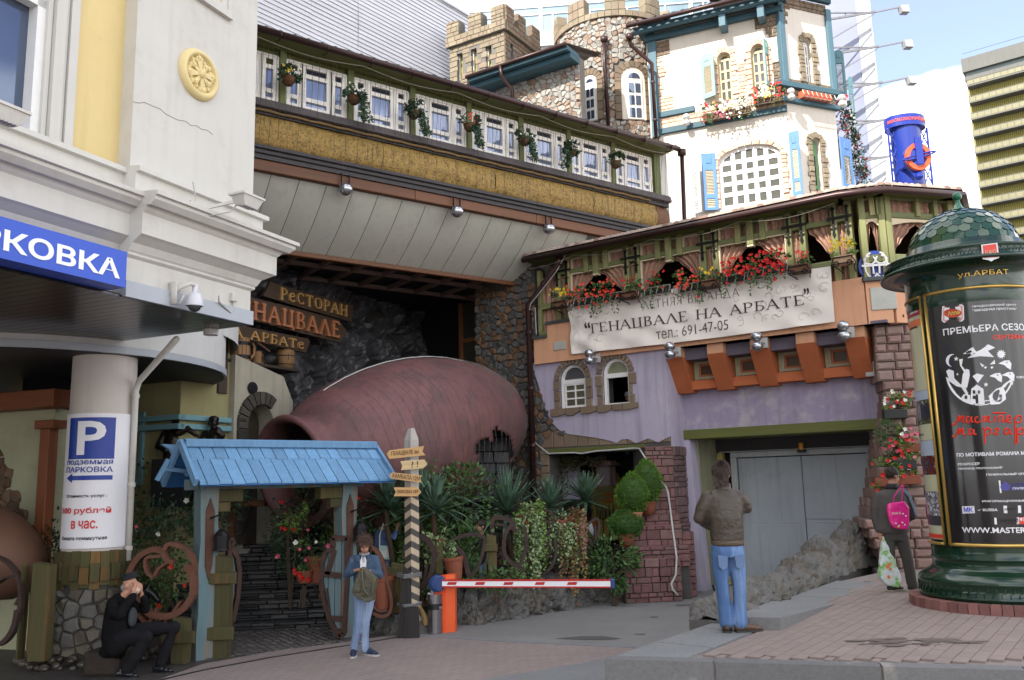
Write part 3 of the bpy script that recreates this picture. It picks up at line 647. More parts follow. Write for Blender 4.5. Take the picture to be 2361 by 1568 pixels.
ct('подземная',(xx(655,1070),xx(1070,1070)),zz(1098),zz(1045),NAVY)
ct('ПАРКОВКА',(xx(648,1130),xx(1068,1130)),zz(1162),zz(1108),NAVY)
xa_,xb_=xx(645,1215),xx(1065,1215); za,zb_=zz(1235),zz(1192); zm=(za+zb_)/2; hh=(zb_-za)
b=B(); b.grid(lambda u,v:cyl(xa_+.1+(xb_-xa_-.1)*u,-.018,za+(zb_-za)*v),10,1); b.add([cyl(xa_,-.018,zm),cyl(xa_+.12,-.018,zm-hh*1.1),cyl(xa_+.12,-.018,zm+hh*1.1)],[(0,1,2)]); ob('arrow',b,NAVY,ps)
ct('Стоимость услуг :',(xx(650,1385),xx(1015,1385)),zz(1408),zz(1368),BLK)
ct('100 рублей',(xx(612,1520),xx(1052,1520)),zz(1566),zz(1492),REDT,.018)
z2=lambda Y:zz(Y,t14)
x2=lambda X,Y=100:xx(X,Y,t14)
ct('в час.',(x2(685),x2(928)),z2(130),z2(50),REDT,.018)
ct('Оплата поминутная',(x2(605,220),x2(1012,220)),z2(245),z2(200),BLK)
zpt=colp(t14(870,335))[1]; zpb=colp(t14(870,700))[1]; ks=thing('plank_cladding','two rows of mossy green planks nailed round the column base','cladding',(cc.x,cc.y,0))
lst=[]
for k in range(26):
 a=ca-PI+2*PI*k/26; 
 for r_,z0,z1,th_ in ((.5,zpb+random.uniform(-.02,.06),zpt-random.uniform(0,.03),.03),(.55 if k%2 else .535,zpb+.1+random.uniform(-.04,.05),zpt-.22+random.uniform(-.05,.12),.03)):
  b=B(); w_=.062; t_=Vector((-math.sin(a),math.cos(a),0)); n_=Vector((math.cos(a),math.sin(a),0)); vs=[]
  for zq in (z0,z1):
   for sx,sy in ((-1,0),(1,0),(1,1),(-1,1)): p=n_*(r_+th_*(1-sy)*1.)+t_*w_*sx; vs.append((p.x,p.y,zq))
  b.add(vs,[(0,3,2,1),(4,5,6,7),(0,1,5,4),(1,2,6,5),(2,3,7,6),(3,0,4,7)]); lst.append(b)
pieces(lst,ks,'plank',POSTW)
st=thing('rubble_plinth','grey rubble stones around the foot of the column','stonework',(cc.x,cc.y,0))
b=B(); b.lathe([(.52,-.02),(.5,zpb+.05)],30); ob('mortar',b,M('mortar_dark',(.05,.048,.045),.95,.2),st)
lst=[stone(c,p,0,.05,.88,fn=lambda x,y,z:cyl(x,y,z,.51)) for c,p in voro(-1.1,1.1,.12,zpb,.17)]
STN=M('base_stone',(.10,.095,.085),.75,.25,5,.5,25,rnd=.35,col2=(.14,.12,.09),c2=.4,rep='rnd')
pieces(lst,st,'stone',STN)
lst=[]
for k in range(60):
 a=ca-1.7+3.4*random.random(); r_=random.uniform(.6,.95); b=B(); s_=random.uniform(.035,.06); b.ell((r_*math.cos(a),r_*math.sin(a),s_*.8+.06*(r_<.75)),(s_*1.3,s_,s_),8); lst.append(b)
pb_=thing('pebbles','rounded wet pebbles heaped round the column foot','pebbles',(cc.x,cc.y,0))
pieces(lst,pb_,'pebble',M('wet_pebble',(.06,.05,.04),.25,.3,6,.1,rnd=.4),smooth=True)
dp=thing('drain_pipe','white drainpipe bending from the bay down the right of the column','pipe')
p1=atZ(t5(1385,1285),4.35); q0=Vector((cc.x+.52,cc.y-.1,0)); P=[p1,Vector((q0.x+.04,q0.y,3.95)),Vector((q0.x,q0.y,3.8)),Vector((q0.x,q0.y,1.35))]
b=B(); b.tube(P,.045,10); ob('pipe',b,CREAMT,dp,smooth=True)
b=B(); 
for z in (3.7,2.4,1.5): b.tube([(q0.x,q0.y,z),(q0.x,q0.y,z+.06)],.055,10)
ob('collar',b,CREAMT,dp)
# ---------- more materials
TEAL=M('teal_wood',(.045,.105,.135),.6,.12,4,.25,30,grain='x',rnd=.1,col2=(.10,.17,.20),c2=.25,c2s=6)
TEALV=M('teal_wood_upright',(.075,.15,.19),.6,.12,4,.25,30,grain='z',rnd=.1,col2=(.13,.21,.24),c2=.25,c2s=6)
GRNW=M('green_beam_wood',(.105,.115,.028),.65,.15,3,.3,30,grain='x',rnd=.08,col2=(.15,.12,.03),c2=.3,c2s=5)
GRNV=M('green_post_wood',(.12,.14,.045),.65,.15,3,.3,30,grain='z',rnd=.08,col2=(.16,.15,.05),c2=.3,c2s=5)
GOLD=M('gold_stucco',(.34,.215,.055),.38,.35,9,.9,70,metal=.2,col2=(.12,.075,.025),c2=.44,c2s=26,streak=.5)
BLKM=M('black_moulding',(.035,.03,.032),.5,.3,6,.5,40)
SILLM=M('slate_ledge',(.075,.062,.062),.6,.35,10,.7,60)
BRNW=M('brown_beam',(.13,.05,.02),.55,.25,3,.3,30,grain='x',rnd=.15)
PANELW=M('soffit_panel_paint',(.50,.50,.44),.55,.05,1.2,.06,10,col2=(.44,.44,.37),c2=.3,c2s=1.5,streak=.1)
GUT=M('brown_gutter',(.045,.022,.02),.35,.1,4,.05,metal=.3)
SIDING=M('white_siding',(.62,.62,.66),.5,.04,2,.03,20,rnd=.03,grain='x')
SANDST=M('sand_ashlar',(.23,.19,.13),.85,.18,5,.35,30,rnd=.2,col2=(.27,.21,.15),c2=.3,rep='rnd')
SANDB=M('sandstone_brown',(.165,.125,.085),.85,.18,5,.35,30,rnd=.25,col2=(.21,.145,.10),c2=.35,rep='rnd')
RUBB=M('rubble_pale',(.31,.295,.265),.85,.15,6,.35,30,rnd=.22,col2=(.34,.25,.19),c2=.33,rep='rnd')
RUBD=M('rubble_dark',(.075,.072,.068),.8,.15,8,.35,30,rnd=.45,col2=(.20,.115,.065),c2=.36,rep='rnd')
MORT=M('mortar',(.16,.15,.135),.95,.12,6,.3,40)
MORTD=M('mortar_darkgrey',(.07,.065,.058),.95,.12,6,.3,40)
CRM=M('cream_stucco',(.66,.60,.52),.85,.05,1.2,.15,60,col2=(.60,.52,.42),c2=.3,c2s=1.,streak=.1)
CURT=M('curtain_cloth',(.36,.21,.15),.85,.15,6,.1,20,rnd=.1,col2=(.30,.165,.115),c2=.4,c2s=14)
NETC=M('net_curtain',(.35,.38,.5),.8,.2,6,0,grain='z')
LEAF=M('leaf_green',(.05,.105,.025),.55,.3,8,0,rnd=.4)
LEAFD=M('leaf_dark',(.022,.055,.022),.5,.3,8,0,rnd=.45)
LEAFL=M('leaf_light',(.12,.20,.04),.55,.25,8,0,rnd=.35)
VARI=M('leaf_variegated',(.20,.26,.12),.55,.25,8,0,rnd=.4,col2=(.06,.11,.03),c2=.5,rep='rnd')
STEM=M('stem_bark',(.07,.045,.028),.85,.2,8,.3)
FRED=M('petal_red',(.50,.01,.008),.5,.2,8,0,rnd=.25)
FORG=M('petal_coral',(.65,.06,.03),.5,.2,8,0,rnd=.25)
FPNK=M('petal_pink',(.62,.13,.20),.5,.2,8,0,rnd=.25)
FWHT=M('petal_white',(.70,.70,.62),.5,.1,8,0,rnd=.1)
FYEL=M('petal_yellow',(.70,.48,.015),.5,.2,8,0,rnd=.15)
TERR=M('terracotta',(.20,.06,.03),.75,.15,5,.15,40,col2=(.24,.10,.06),c2=.3,c2s=5)
BASKT=M('coir_basket',(.10,.045,.018),.9,.3,20,.6,60)
IRON=M('black_iron',(.014,.013,.014),.45,.2,8,.2,metal=.5)
LAMPM=M('lamp_shell',(.42,.43,.45),.18,.04,3,0,metal=.85)
LAMPW=M('lamp_white',(.62,.62,.6),.25,.04,3,0)
ROPE=M('rope',(.19,.12,.05),.85,.25,30,.5)
WIRE=M('dark_wire',(.02,.02,.02),.6,.1)
WIREW=M('pale_wire',(.42,.42,.40),.6,.1)
# ---------- bridge gallery
BR=F(4.18,22.,35.8)
br=th(BR,'gallery_bridge','covered gallery bridge with gold stucco band and green framed white windows','bridge')
z3=lambda t,X,Y,y=0: BR.px(t(X,Y),y)[1]
XL=BR.px(D(545,300))[0]
zbt=z3(t3,0,1228); zrope=z3(t3,0,1300,-.1); zg1=z3(t3,0,1330); zg0=z3(t7,0,172); zm0=z3(t7,0,255); zb0=z3(t7,0,328); zw1=(BR.px(t3(165,965))[1]+BR.px(t2(1295,745))[1])/2; zw0=(BR.px(t3(170,1265))[1]+BR.px(t2(1285,1060))[1])/2
zgut=(z3(t3,0,790,-.45)+z3(t3,1380,1150,-.45)+z3(t2,35,235,-.45))/3
wx=[(583-76,643),(663,797),(813,938),(953,1067),(1084,1186),(1202,1299),(1315,1402),(1420,1503)]
wv=[(170,225),(200,260),(235,295),(265,325),(290,350),(325,380),(350,405),(370,440)]
WX=[(BR.px(D(a,v[0]))[0],BR.px(D(c,v[1]))[0]) for (a,c),v in zip(wx,wv)]
sp=(WX[-1][1]-WX[1][1])/6; ww=1.02*sum(c-a for a,c in WX[1:])/7
WX=[(WX[-1][1]-(7-i)*sp-ww,WX[-1][1]-(7-i)*sp) for i in range(8)]
xe=0.0
wh=[[(a,zw0),(c,zw0),(c,zw1),(a,zw1)] for a,c in WX]
b=wallholes([(XL,zbt-.1),(WX[-1][1]+.32,zbt-.1),(WX[-1][1]+.32,zgut+.15),(XL,zgut+.15)],wh,.04,.2); ob('timber_wall',b,GRNW,br)
for a,c in zip([x[1] for x in WX[:-1]],[x[0] for x in WX[1:]]):
 b=B(); m=(a+c)/2; h=(c-a)*.36; b.cbox(m-h,m+h,-.06,.1,zbt-.05,zgut+.02); ob('post',b,GRNV,br)
b=B(); b.cbox(WX[-1][1]+.08,WX[-1][1]+.3,-.06,.1,zbt-.05,zgut+.02); ob('post',b,GRNV,br)
b=B(); b.cbox(XL,WX[-1][1]+.3,-.1,.12,zw1+.13,zw1+.3); ob('lintel_beam',b,GRNW,br)
b=B(); b.box(WX[-1][1]+.32,xe+.05,.0,4,zg0,zgut+.2); ob('end_wall',b,CREAMT,br)
W_=ww; Hh=zw1-zw0; cs=[(0,.245),(.255,.735),(.745,1.)]; rw=[(.07,.20),(.29,.73),(.82,.93)]
hol=[]
for a,c in cs:
 m=(c-a)*(.27 if c-a<.3 else .14)
 for r0,r1 in rw: hol.append([((a+m)*W_,(1-r1)*Hh),((c-m)*W_,(1-r1)*Hh),((c-m)*W_,(1-r0)*Hh),((a+m)*W_,(1-r0)*Hh)])
fb=wallholes([(0,0),(W_,0),(W_,Hh),(0,Hh)],hol,0,.07)
for a,c in cs:
 for x_ in (a,c):
  for s_ in (0,): fb.box(x_*W_-.02,x_*W_+.02,-.02,.0,0,Hh)
for z_ in (.0,.98): fb.box(0,W_,-.015,-.0005,z_*Hh,(z_+.02)*Hh+.02)
fme=fb.mesh('window_frame',OLDW)
pm=[]
for k,h in enumerate(hol):
 pb_=B(); pb_.box(h[0][0]-.01,h[1][0]+.01,.05,.055,h[0][1]-.01,h[2][1]+.01); pm.append(pb_.mesh('pane',M('blue_pane',(.20,.24,.36),.06,.3,1.3,0,spec=.9,metal=.35) if k%3 else GLASSD))
cm_=B(); 
for k in range(40):
 cm_.box(.04+k*(W_-.08)/40,.04+(k+.55)*(W_-.08)/40,.12,.14,.02,Hh*.86)
cme=cm_.mesh('net_curtain',NETC)
for i,(a,c) in enumerate(WX):
 o=link('window',fme,br,(a,.0,zw0))
 for k,p in enumerate(pm): link('pane',p,o)
 link('net_curtain',cme,o)
b=B(); b.box(XL,0,.25,.3,zbt,zgut); ob('back_wall',b,M('dim_room',(.10,.10,.12),.9),br)
b=B(); P=[(-.02,zbt+.02),(-.16,zbt-.05),(-.2,zrope+.06),(-.14,zrope+.04),(.1,zrope+.04),(.1,zbt)]
b.prism([(y,z) for y,z in P],XL,xe-.05,ax='x'); ob('slate_ledge',b,SILLM,br)
b=B(); b.tube([(XL+k*.2,-.13+.008*math.sin(k*2.2),zrope+.008*math.cos(k*2.2)) for k in range(int((xe-XL-.5)/.2))],.026,6); ob('rope',b,ROPE,br)
b=B(); b.box(XL,xe-.05,-.09,.1,zg1-.015,zrope+.035); ob('black_strip',b,BLKM,br)
b=B(); b.box(XL,xe-.05,.0,.1,zg0-.02,zg1); ob('band_backing',b,BLKM,br)
for i,(xa,xb) in enumerate([(XL,-8.4),(-8.39,-5.6),(-5.59,-2.7),(-2.69,-.55)]):
 b=B(); b.grid(lambda u,v:(xa+(xb-xa)*u,-.02-.12*math.sin(PI*v)**.6+random.uniform(-.006,.006)+.03*noise.noise((xa+(xb-xa)*u*1.,v*3,i)),zg0+(zg1-zg0)*v),60,14); ob('gold_panel',b,GOLD,br,smooth=True)
b=B(); b.grid(lambda u,v:(-.54+.5*u,-.02-.12*math.sin(PI*v)**.6+.05*u,zg0+(zg1-zg0)*v),6,6); ob('brown_panel',b,M('rust_stucco',(.13,.055,.02),.6,.3,6,.5),br,smooth=True)
b=B(); zz=zg0; P=[(-.05,zg0+.02),(-.16,zg0-.0),(-.18,zg0-.07),(-.13,zg0-.09),(-.13,zg0-.15),(-.09,zg0-.17),(-.09,zm0),(.1,zm0),(.1,zg0)]
b.prism(P,XL,xe-.6,ax='x'); ob('black_moulding',b,BLKM,br)
xs=[XL,-7.6,-4.4,xe-1.0]
for a,c in zip(xs,xs[1:]):
 b=B(); b.cbox(a+.003,c-.003,-.05,.12,zb0,zm0-.002); ob('beam',b,BRNW,br)
topS=[(165,20),(385,10),(600,55),(795,95),(1003,130),(1190,170),(1370,205),(1545,240),(1720,275),(1888,310),(2055,345)]
top_x=[BR.px(t6(*p),.1)[0] for p in topS]; sp2=(top_x[-1]-top_x[2])/8
zlow=6.9
best=min(((abs(BR.px(t6(580,605),y)[0]-top_x[3]),y) for y in [k*.02 for k in range(10,200)])); yl=best[1]; zlow=BR.px(t6(580,605),yl)[1]
zlow2=BR.px(t6(1820,830),yl)[1]
zlow=(zlow+zlow2)/2
far=BR.loc(atZ(t6(1400,1010),zlow)); far2=BR.loc(atZ(t6(640,745),zlow))
k=-3
x=top_x[2]-sp2*5
while x<top_x[-1]+3.3*sp2:
 b=B(); f_=lambda u,v:(x+.012+(sp2-.012)*u, .1+(yl-.1)*(v-.06*math.sin(PI*v))+ (.035*math.sin(PI*u)**.5)*-1*math.sin(PI*v)**.3, zb0-.0-(zb0-zlow)*(v+.02*math.sin(PI*v)))
 b.grid(f_,6,10); ob('soffit_panel',b,PANELW,br,smooth=True); x+=sp2
b=B(); b.grid(lambda u,v:(XL+(x-XL)*u,.14+(yl-.1)*(v-.06*math.sin(PI*v)),zb0-(zb0-zlow)*(v+.02*math.sin(PI*v))),2,10); ob('seam_backing',b,M('seam_dark',(.05,.05,.045),.8),br)
b=B(); b.cbox(XL,x,yl-.06,yl+.06,zlow-.1,zlow); ob('lower_beam',b,BRNW,br)
yf=yl+2.9
yf=(far[1]+far2[1])/2
b=B(); b.box(XL,x,yl,yf+.4,zlow+.12,zlow+.15); ob('dark_ceiling',b,M('dark_mesh_ceiling',(.018,.018,.02),.5,.2),br)
GB=M('grid_bar',(.17,.115,.095),.6,.1,4,.1)
for k in range(22):
 b=B(); xx_=XL+.3+k*.78; 
 if xx_<x: b.box(xx_,xx_+.09,yl+.06,yf,zlow-.03,zlow+.06); ob('grid_bar',b,GB,br)
for yy in (yl+(yf-yl)*.42,yf):
 b=B(); b.box(XL,x,yy,yy+.09,zlow-.028,zlow+.062); ob('grid_bar',b,GB,br)
RT_=M('dark_roof_sheet',(.03,.018,.018),.5,.2,5,.2)
b=B(); b.grid(lambda u,v:(XL+(xe-XL)*u,-.5+4.5*v,zgut+.06+1.3*v+.035*math.sin(u*(xe-XL)*2*PI/.28)),260,2); ob('roof_sheet',b,RT_,br)
b=B(); b.box(XL,xe-.1,-.42,.2,zgut-.03,zgut+.0); ob('eave_board',b,GRNW,br)
b=B(); b.tube([(XL,-.5,zgut),(xe,-.5,zgut)],.07,8); ob('gutter',b,GUT,br,smooth=True)
for k in range(15):
 b=B(); xx_=-.3-k*.95; b.tube([(xx_,-.5,zgut+.06),(xx_,-.57,zgut+.02),(xx_,-.57,zgut-.05),(xx_,-.45,zgut-.11),(xx_,-.3,zgut-.06)],.014,5)
 ob('gutter_clip',b,GUT,br)
sg=th(BR,'string_lights','curtain of thin dark light strings hanging under the bridge gutter','string lights')
b=B(); pts=[]
xx_=XL
while xx_<xe: pts.append((xx_,-.42,zgut-.12-.1*abs(math.sin(xx_*1.4)))); xx_+=.12
b.tube(pts,.008,4); ob('cable',b,M('beige_wire',(.25,.23,.18),.6,.1),sg)
b=B(); xx_=XL
while xx_<xe-.1:
 zb_=random.choice((zg0+.35,zg0+.1,zg0-.05,zw0,zg0+.5)); y0=-.4; P=[(xx_,y0,zgut-.14)]
 for k in range(1,5): P.append((xx_+random.uniform(-.015,.015),y0+.16*k/4+random.uniform(-.01,.01),zgut-.14+(zb_-zgut+.14)*k/4))
 b.tube(P,.0045,3,cap=False)
 for k in range(12):
  z_=zgut-.2+(zb_-zgut+.2)*k/12; b.ell((xx_,y0+.16*k/12,z_),.008,4)
 xx_+=random.uniform(.09,.15)
o=ob('light_strand',b,M('strand_wire',(.10,.09,.07),.6,.1),sg); o['kind']='stuff'
dp=th(BR,'downpipe','brown downpipe from the right end of the bridge gutter','pipe')
b=B(); xr_=BR.px(D(1566,420),-.35)[0]; b.tube([(xr_,-.5,zgut-.0),(xr_,-.5,zgut-.15)],.11,8); b.tube([(xr_,-.5,zgut-.1),(xr_,-.45,zg0-.0),(xr_-.03,-.6,zg0-.1)],.055,8); ob('pipe',b,GUT,dp,smooth=True)
for i,(p,lb_) in enumerate([(t6(748,112),'silver ball lamp under the bridge beam nearest the corner building'),(t6(1622,287),'silver ball lamp in the middle of the bridge beam'),(t7(383,424),'silver ball lamp at the veranda end of the bridge beam')]):
 x_,z_=BR.px(p,-.1); o=thing('ball_lamp',lb_,'lamp',BR.W(x_,-.1,z_),BR.a,'ball lamps under the bridge')
 b=B(); b.ell((0,0,0),(.15,.15,.13),14); ob('shell',b,LAMPM,o,smooth=True); b=B(); b.box(-.09,-.075,-.02,.02,.05,.32); b.box(.075,.09,-.02,.02,.05,.32); ob('bracket',b,IRON,o)
def basket(p,label,cols,trail=1,side=1):
 x_,z_=BR.px(p,-.35); o=thing('hanging_basket',label,'hanging basket',BR.W(x_,-.35,z_),BR.a,'flower baskets hanging along the bridge'); o.scale=(.8,.8,.8)
 b=B(); b.lathe([(0,-.17),(.08,-.16),(.15,-.08),(.17,.03),(.16,.04),(0,.02)],14); ob('basket',b,BASKT,o)
 b=B(); b.tube([(-.02,.3,.38),(-.02,.1,.42),(0,0,.4),(0,0,.34)],.012,5); 
 for k in range(3): a=k*2.1; b.tube([(0,0,.38),(.2*math.cos(a),.2*math.sin(a),.05)],.006,4)
 ob('bracket',b,IRON,o)
 b=foliage((0,-.06,.08),(.27,.25,.2),360,.095); 
 if trail:
  for s_ in range(13):
   q=Vector((side*random.uniform(.05,.26),-.12,.05))
   for k in range(18): q+=Vector((side*random.uniform(-.005,.022),random.uniform(-.01,.01),-.035)); leaf(b,q,rv(),(0,-1,.3),.09,.06)
 ob('foliage',b,LEAFD,o)
 for m,n in cols:
  b=blossoms([(random.uniform(-.22,.22),-random.uniform(.1,.25),random.uniform(.05,.28)) for _ in range(n)],.035); ob('flowers',b,m,o)
for a in [(t2(300,620),'hanging basket of yellow flowers, leftmost on the bridge',[(FYEL,14),(FWHT,6)],0,1),(t2(815,770),'hanging basket of white flowers and trailing ivy, second from the left on the bridge',[(FWHT,14)],1,1),(t2(1285,885),'hanging basket with few white flowers and ivy trailing right, third from left on the bridge',[(FWHT,6)],1,1),(t2(1720,985),'hanging basket with coral red flowers above its ivy, on the bridge',[(FORG,14)],1,1),
  (D(1207,322),'hanging basket of plain ivy trailing right, fifth along the bridge',[(FWHT,2)],1,1),(D(1316,350),'hanging basket with small white flowers, sixth along the bridge, trailing left',[(FWHT,8)],1,-1),(D(1420,376),'hanging basket of pale yellow flowers, nearest the veranda end of the bridge',[(FYEL,8),(FWHT,3)],0,1)]: basket(*a)
# ---------- white sided hall behind the bridge
SW=F(-1.25,30.,51.); sw=th(SW,'siding_hall','tall hall with white horizontal siding behind the bridge','building')
xw=SW.px(D(590,100))[0]-3; zt=SW.px(D(1091,47))[1]; z=8.5; n=0
lens=[xw,xw+4.9,-5.45,0]
while z<zt:
 for a,c in zip(lens,lens[1:]):
  b=B(); o1=.018*math.sin(z*2.1+a); b.add([(a+.005,-.005+o1,z+.143),(c-.005,-.005,z+.143),(c-.005,-.03,z+.006),(a+.005,-.03+o1,z+.006),(a+.005,.05,z+.004),(c-.005,.05,z+.004)],[(3,2,1,0),(4,5,2,3)]); 
  ob('siding_board',b,SIDING,sw)
 z+=.145
b=B(); b.box(xw-6,0,.02,6,5,zt); ob('wall',b,M('siding_gap',(.16,.14,.12),.9),sw)
b=B(); b.box(xw-6,.06,-.1,6.1,zt,zt+.08); ob('roof_edge',b,SIDING,sw)
# ---------- square crenellated tower
sqc=(0.0,27.2)
ST=thing('square_tower','small square sandstone tower with battlements and slit windows','tower',(sqc[0],sqc[1],0))
zc_=lambda p:2.3+(hor_v(p[0])-p[1])/2034*27.2
def hor_v(u):
 lo,hi=0,3000
 for _ in range(40):
  m=(lo+hi)/2
  if ray((u,m)).z>0: lo=m
  else: hi=m
 return m
zt=CZ+atY(t2(2055,40),27.2).z-CZ; zp=atY(t2(2045,240),27.2).z; zm=atY(t2(1980,165),27.2).z
for fi,(ang,wdt,wins,mer) in enumerate([(-31.,2.25,[(.3,.54),(.88,1.12),(1.48,1.72)],[(0,.42),(.9,1.35),(1.85,2.25)]),(57.,2.1,[(.35,.53),(1.05,1.22),(1.6,1.75)],[(0,.4),(.75,1.15),(1.65,2.1)])]):
 fr=F(sqc[0],sqc[1],ang); s_=-1 if fi==0 else 1
 hh=link('tower_face',None,ST,(0,0,0),fr.a)
 x0,x1=(-wdt,0) if fi==0 else (0,wdt)
 W2=[(x0+a if fi==0 else a,x0+c if fi==0 else c) for a,c in wins]
 wz=(zp-1.5,zp-.28)
 holes=[[(a,wz[0]),(c,wz[0]),(c,wz[1]),(a,wz[1])] for a,c in W2]
 me=wallholes([(x0,9),(x1,9),(x1,zp),(x0,zp)],holes,0,.35).mesh('wall',MORT); 
 hh_=hh; bpy.data.objects.remove(hh); hh=link('tower_face',me,ST,(0,0,0),fr.a)
 keep=lambda x,z:not any(a-.02<x<c+.02 and wz[0]<z<wz[1] for a,c in W2)
 L1=rows(x0,x1,12.,zp,.17,.3,.012,.02,0,keep,.006)
 L1+=rows(x0-(.1 if fi==0 else 0),x1+(.1 if fi else 0)+(.1 if fi==0 else 0),zp,zm-.0,.15,.22,.01,.13,0,None,.006)
 for a,c in mer:
  a,c=(x0+a-.05,x0+c+.05) if fi==0 else (a-.05,c+.05); L1+=rows(a,c,zm,zt,.15,.22,.01,.13,.0,None,.006)
  bb=B(); bb.box(a+.01,c-.01,-.11,.3,zm-.3,zt-.005); ob('merlon_core',bb,MORT,hh)
 bb=B(); bb.box(x0-.02,x1+.02,-.11,.3,zp,zm-.005); ob('parapet_core',bb,MORT,hh)
 pieces(L1,hh,'stone',SANDST if fi==0 else SANDB)
 for a,c in W2: 
  bb=B(); bb.box(a,c,.2,.25,wz[0],wz[1]); ob('window_panel',bb,M('olive_pane',(.30,.25,.06),.4),hh)
  bb=B(); bb.box(a,a+.04,.12,.2,wz[0],wz[1]); bb.box(c-.04,c,.12,.2,wz[0],wz[1]); ob('window_frame',bb,PWHITE,hh)
 if fi==0:
  for li,(a,c) in enumerate(W2):
   q=thing('spotlight',['black floodlight under the left slit window of the square tower','black floodlight under the middle slit window of the square tower','black floodlight under the slit window nearest the tower corner'][li],'floodlight',fr.W((a+c)/2,-.15,wz[0]-.1),fr.a,'floodlights on the square tower')
   bb=B(); bb.box(-.13,.13,-.1,.12,-.08,-.02); bb.prism([(-.1,-.02),(.05,-.02),(.12,.18),(-.02,.18)],-.13,.0,ax='x'); ob('housing',bb,IRON,q); bb=B(); bb.box(0,.14,-.06,-.04,-.02,.18); ob('lens',bb,GLASSB,q)
# ---------- round rubble tower and low wall beside it
tcx,tcy,tr=3.82,28.8,1.98
RTW=thing('round_tower','round rubble stone tower with battlements and arched windows','tower',(tcx,tcy,0))
fa=math.atan2(-tcy,-tcx)  # towards the camera
def tw(x,y,z): a=fa+x/tr; rr=tr-y; return (rr*math.cos(a),rr*math.sin(a),z)
def twp(p,r=tr):
 r_=ray(p); dx,dy=r_.x,r_.y; ox,oy=-tcx,-tcy; A_=dx*dx+dy*dy; B_=2*(ox*dx+oy*dy); C_=ox*ox+oy*oy-r*r; t=(-B_-math.sqrt(max(B_*B_-4*A_*C_,0)))/(2*A_); an=math.atan2(oy+dy*t,ox+dx*t)-fa; an=(an+PI)%(2*PI)-PI; return (an*r,CZ+r_.z*t)
zt0=15.9; 
ztop=twp(t3(1000,85))[1]; zmer=ztop+.62
wnd=[(twp(t3(890,490)),twp(t3(1160,960)),twp(t3(940,530)),twp(t3(1140,950))),(twp(t3(628,565)),twp(t3(795,955)),twp(t3(650,610)),twp(t3(775,945)))]
def inwin(x,z,m=0): return any(a[0]-m<x<c[0]+m and c[1]-m<z<a[1]+m for a,c,_,_ in wnd)
b=B(); holes=[]
N_=72; zs=[6,8,9.5,ztop]
b.lathe([(tr-.03,6),(tr-.03,ztop-.05),(tr-.35,ztop-.05)],48); ob('wall',b,MORT,RTW)
cells=voro(-1.9*1.5,1.9*1.5,8.2,ztop-.2,.165,keep=lambda x,z:not inwin(x,z) )
lst=[stone(c,p,0,.05,.92,fn=tw) for c,p in cells]; pieces(lst,RTW,'stone',RUBB)
lst=[]
for k in range(26):
 a0=-2.9+k*.225; mer=(k//3)%2==0
 for z0,z1 in ([(ztop-.22,ztop)]+([(ztop,ztop+.3),(ztop+.3,zmer)] if mer else [])):
  bb=B(); bb.cbox(a0+.005,a0+.22,-.1,.28,z0+.005,z1-.005); bb.v=[tw(*v) for v in bb.v]; lst.append(bb)
pieces(lst,RTW,'coping_stone',SANDST)
for (A1,C1,A2,C2) in wnd:
 x0,x1,z0,z1=A2[0],C2[0],C2[1],A2[1]; X0,X1,Z1=A1[0],C1[0],A1[1]
 bb=B(); P=arch(x0,x1,z0,z1,10); bb.prism(P,-.075,.1); bb.v=[tw(*v) for v in bb.v]; rv_=ob('window_reveal',bb,CRM,RTW)
 m=(x1-x0)*.22; zt_=z1-m*.9
 bb=B(); P=arch(x0+m,x1-m*.6,z0+.02,zt_,10); bb.prism(P,-.085,-.05); bb.v=[tw(*v) for v in bb.v]; wf=ob('window',bb,PWHITE,RTW)
 ax,bx=x0+m,x1-m*.6; mm=(ax+bx)/2; w2=(bx-ax)
 for r_ in range(3):
  for s_ in (0,1):
   bb=B(); bb.box(ax+w2*(.13+s_*.42),ax+w2*(.45+s_*.42),-.095,-.08,z0+.08+r_*(z1-z0)*.235,z0+.08+(r_*.235+.17)*(z1-z0)); bb.v=[tw(*v) for v in bb.v]; ob('pane',bb,GLASSB,wf)
 bb=B(); bb.prism(arch(ax+w2*.13,bx-w2*.13,zt_-w2*.46,zt_-.06,8,rise=w2*.33),-.095,-.08); bb.v=[tw(*v) for v in bb.v]; ob('pane',bb,GLASSB,wf)
 lst=[]; 
 zc=z1-(x1-x0)/2; r0=(x1-x0)/2; cxx=(x0+x1)/2; nv=9
 for k in range(nv):
  a0,a1=PI*k/nv,PI*(k+1)/nv-.04; R1=r0+.2
  bb=B(); bb.prism([(cxx-r0*math.cos(a0),zc+r0*math.sin(a0)),(cxx-R1*math.cos(a0),zc+R1*math.sin(a0)),(cxx-R1*math.cos(a1),zc+R1*math.sin(a1)),(cxx-r0*math.cos(a1),zc+r0*math.sin(a1))],-.1,.0); bb.v=[tw(*v) for v in bb.v]; lst.append(bb)
 z=z0
 while z<zc-.05:
  h=random.uniform(.2,.34); 
  for xa,xb in ((x0-.2,x0),(x1,x1+.2)): bb=B(); bb.cbox(xa,xb,-.1,0,z+.006,min(z+h,zc)-.006); bb.v=[tw(*v) for v in bb.v]; lst.append(bb)
  z+=h
 pieces(lst,rv_,'surround_stone',SANDB)
LW=F(*atY(t3(30,700),26.).xy,-33.); lw=th(LW,'rubble_wall','rubble stone wall under a teal eave between the square and round towers','wall')
x1=LW.px(t3(640,600))[0]-.05; ze=LW.px(t3(30,640))[1]
b=B(); b.box(-.9,x1,0,.3,7,ze); ob('wall_core',b,MORT,lw)
pieces([stone(c,p,0,.05,.92) for c,p in voro(-.3,x1,8.6,ze-.05,.165)],lw,'stone',RUBB)
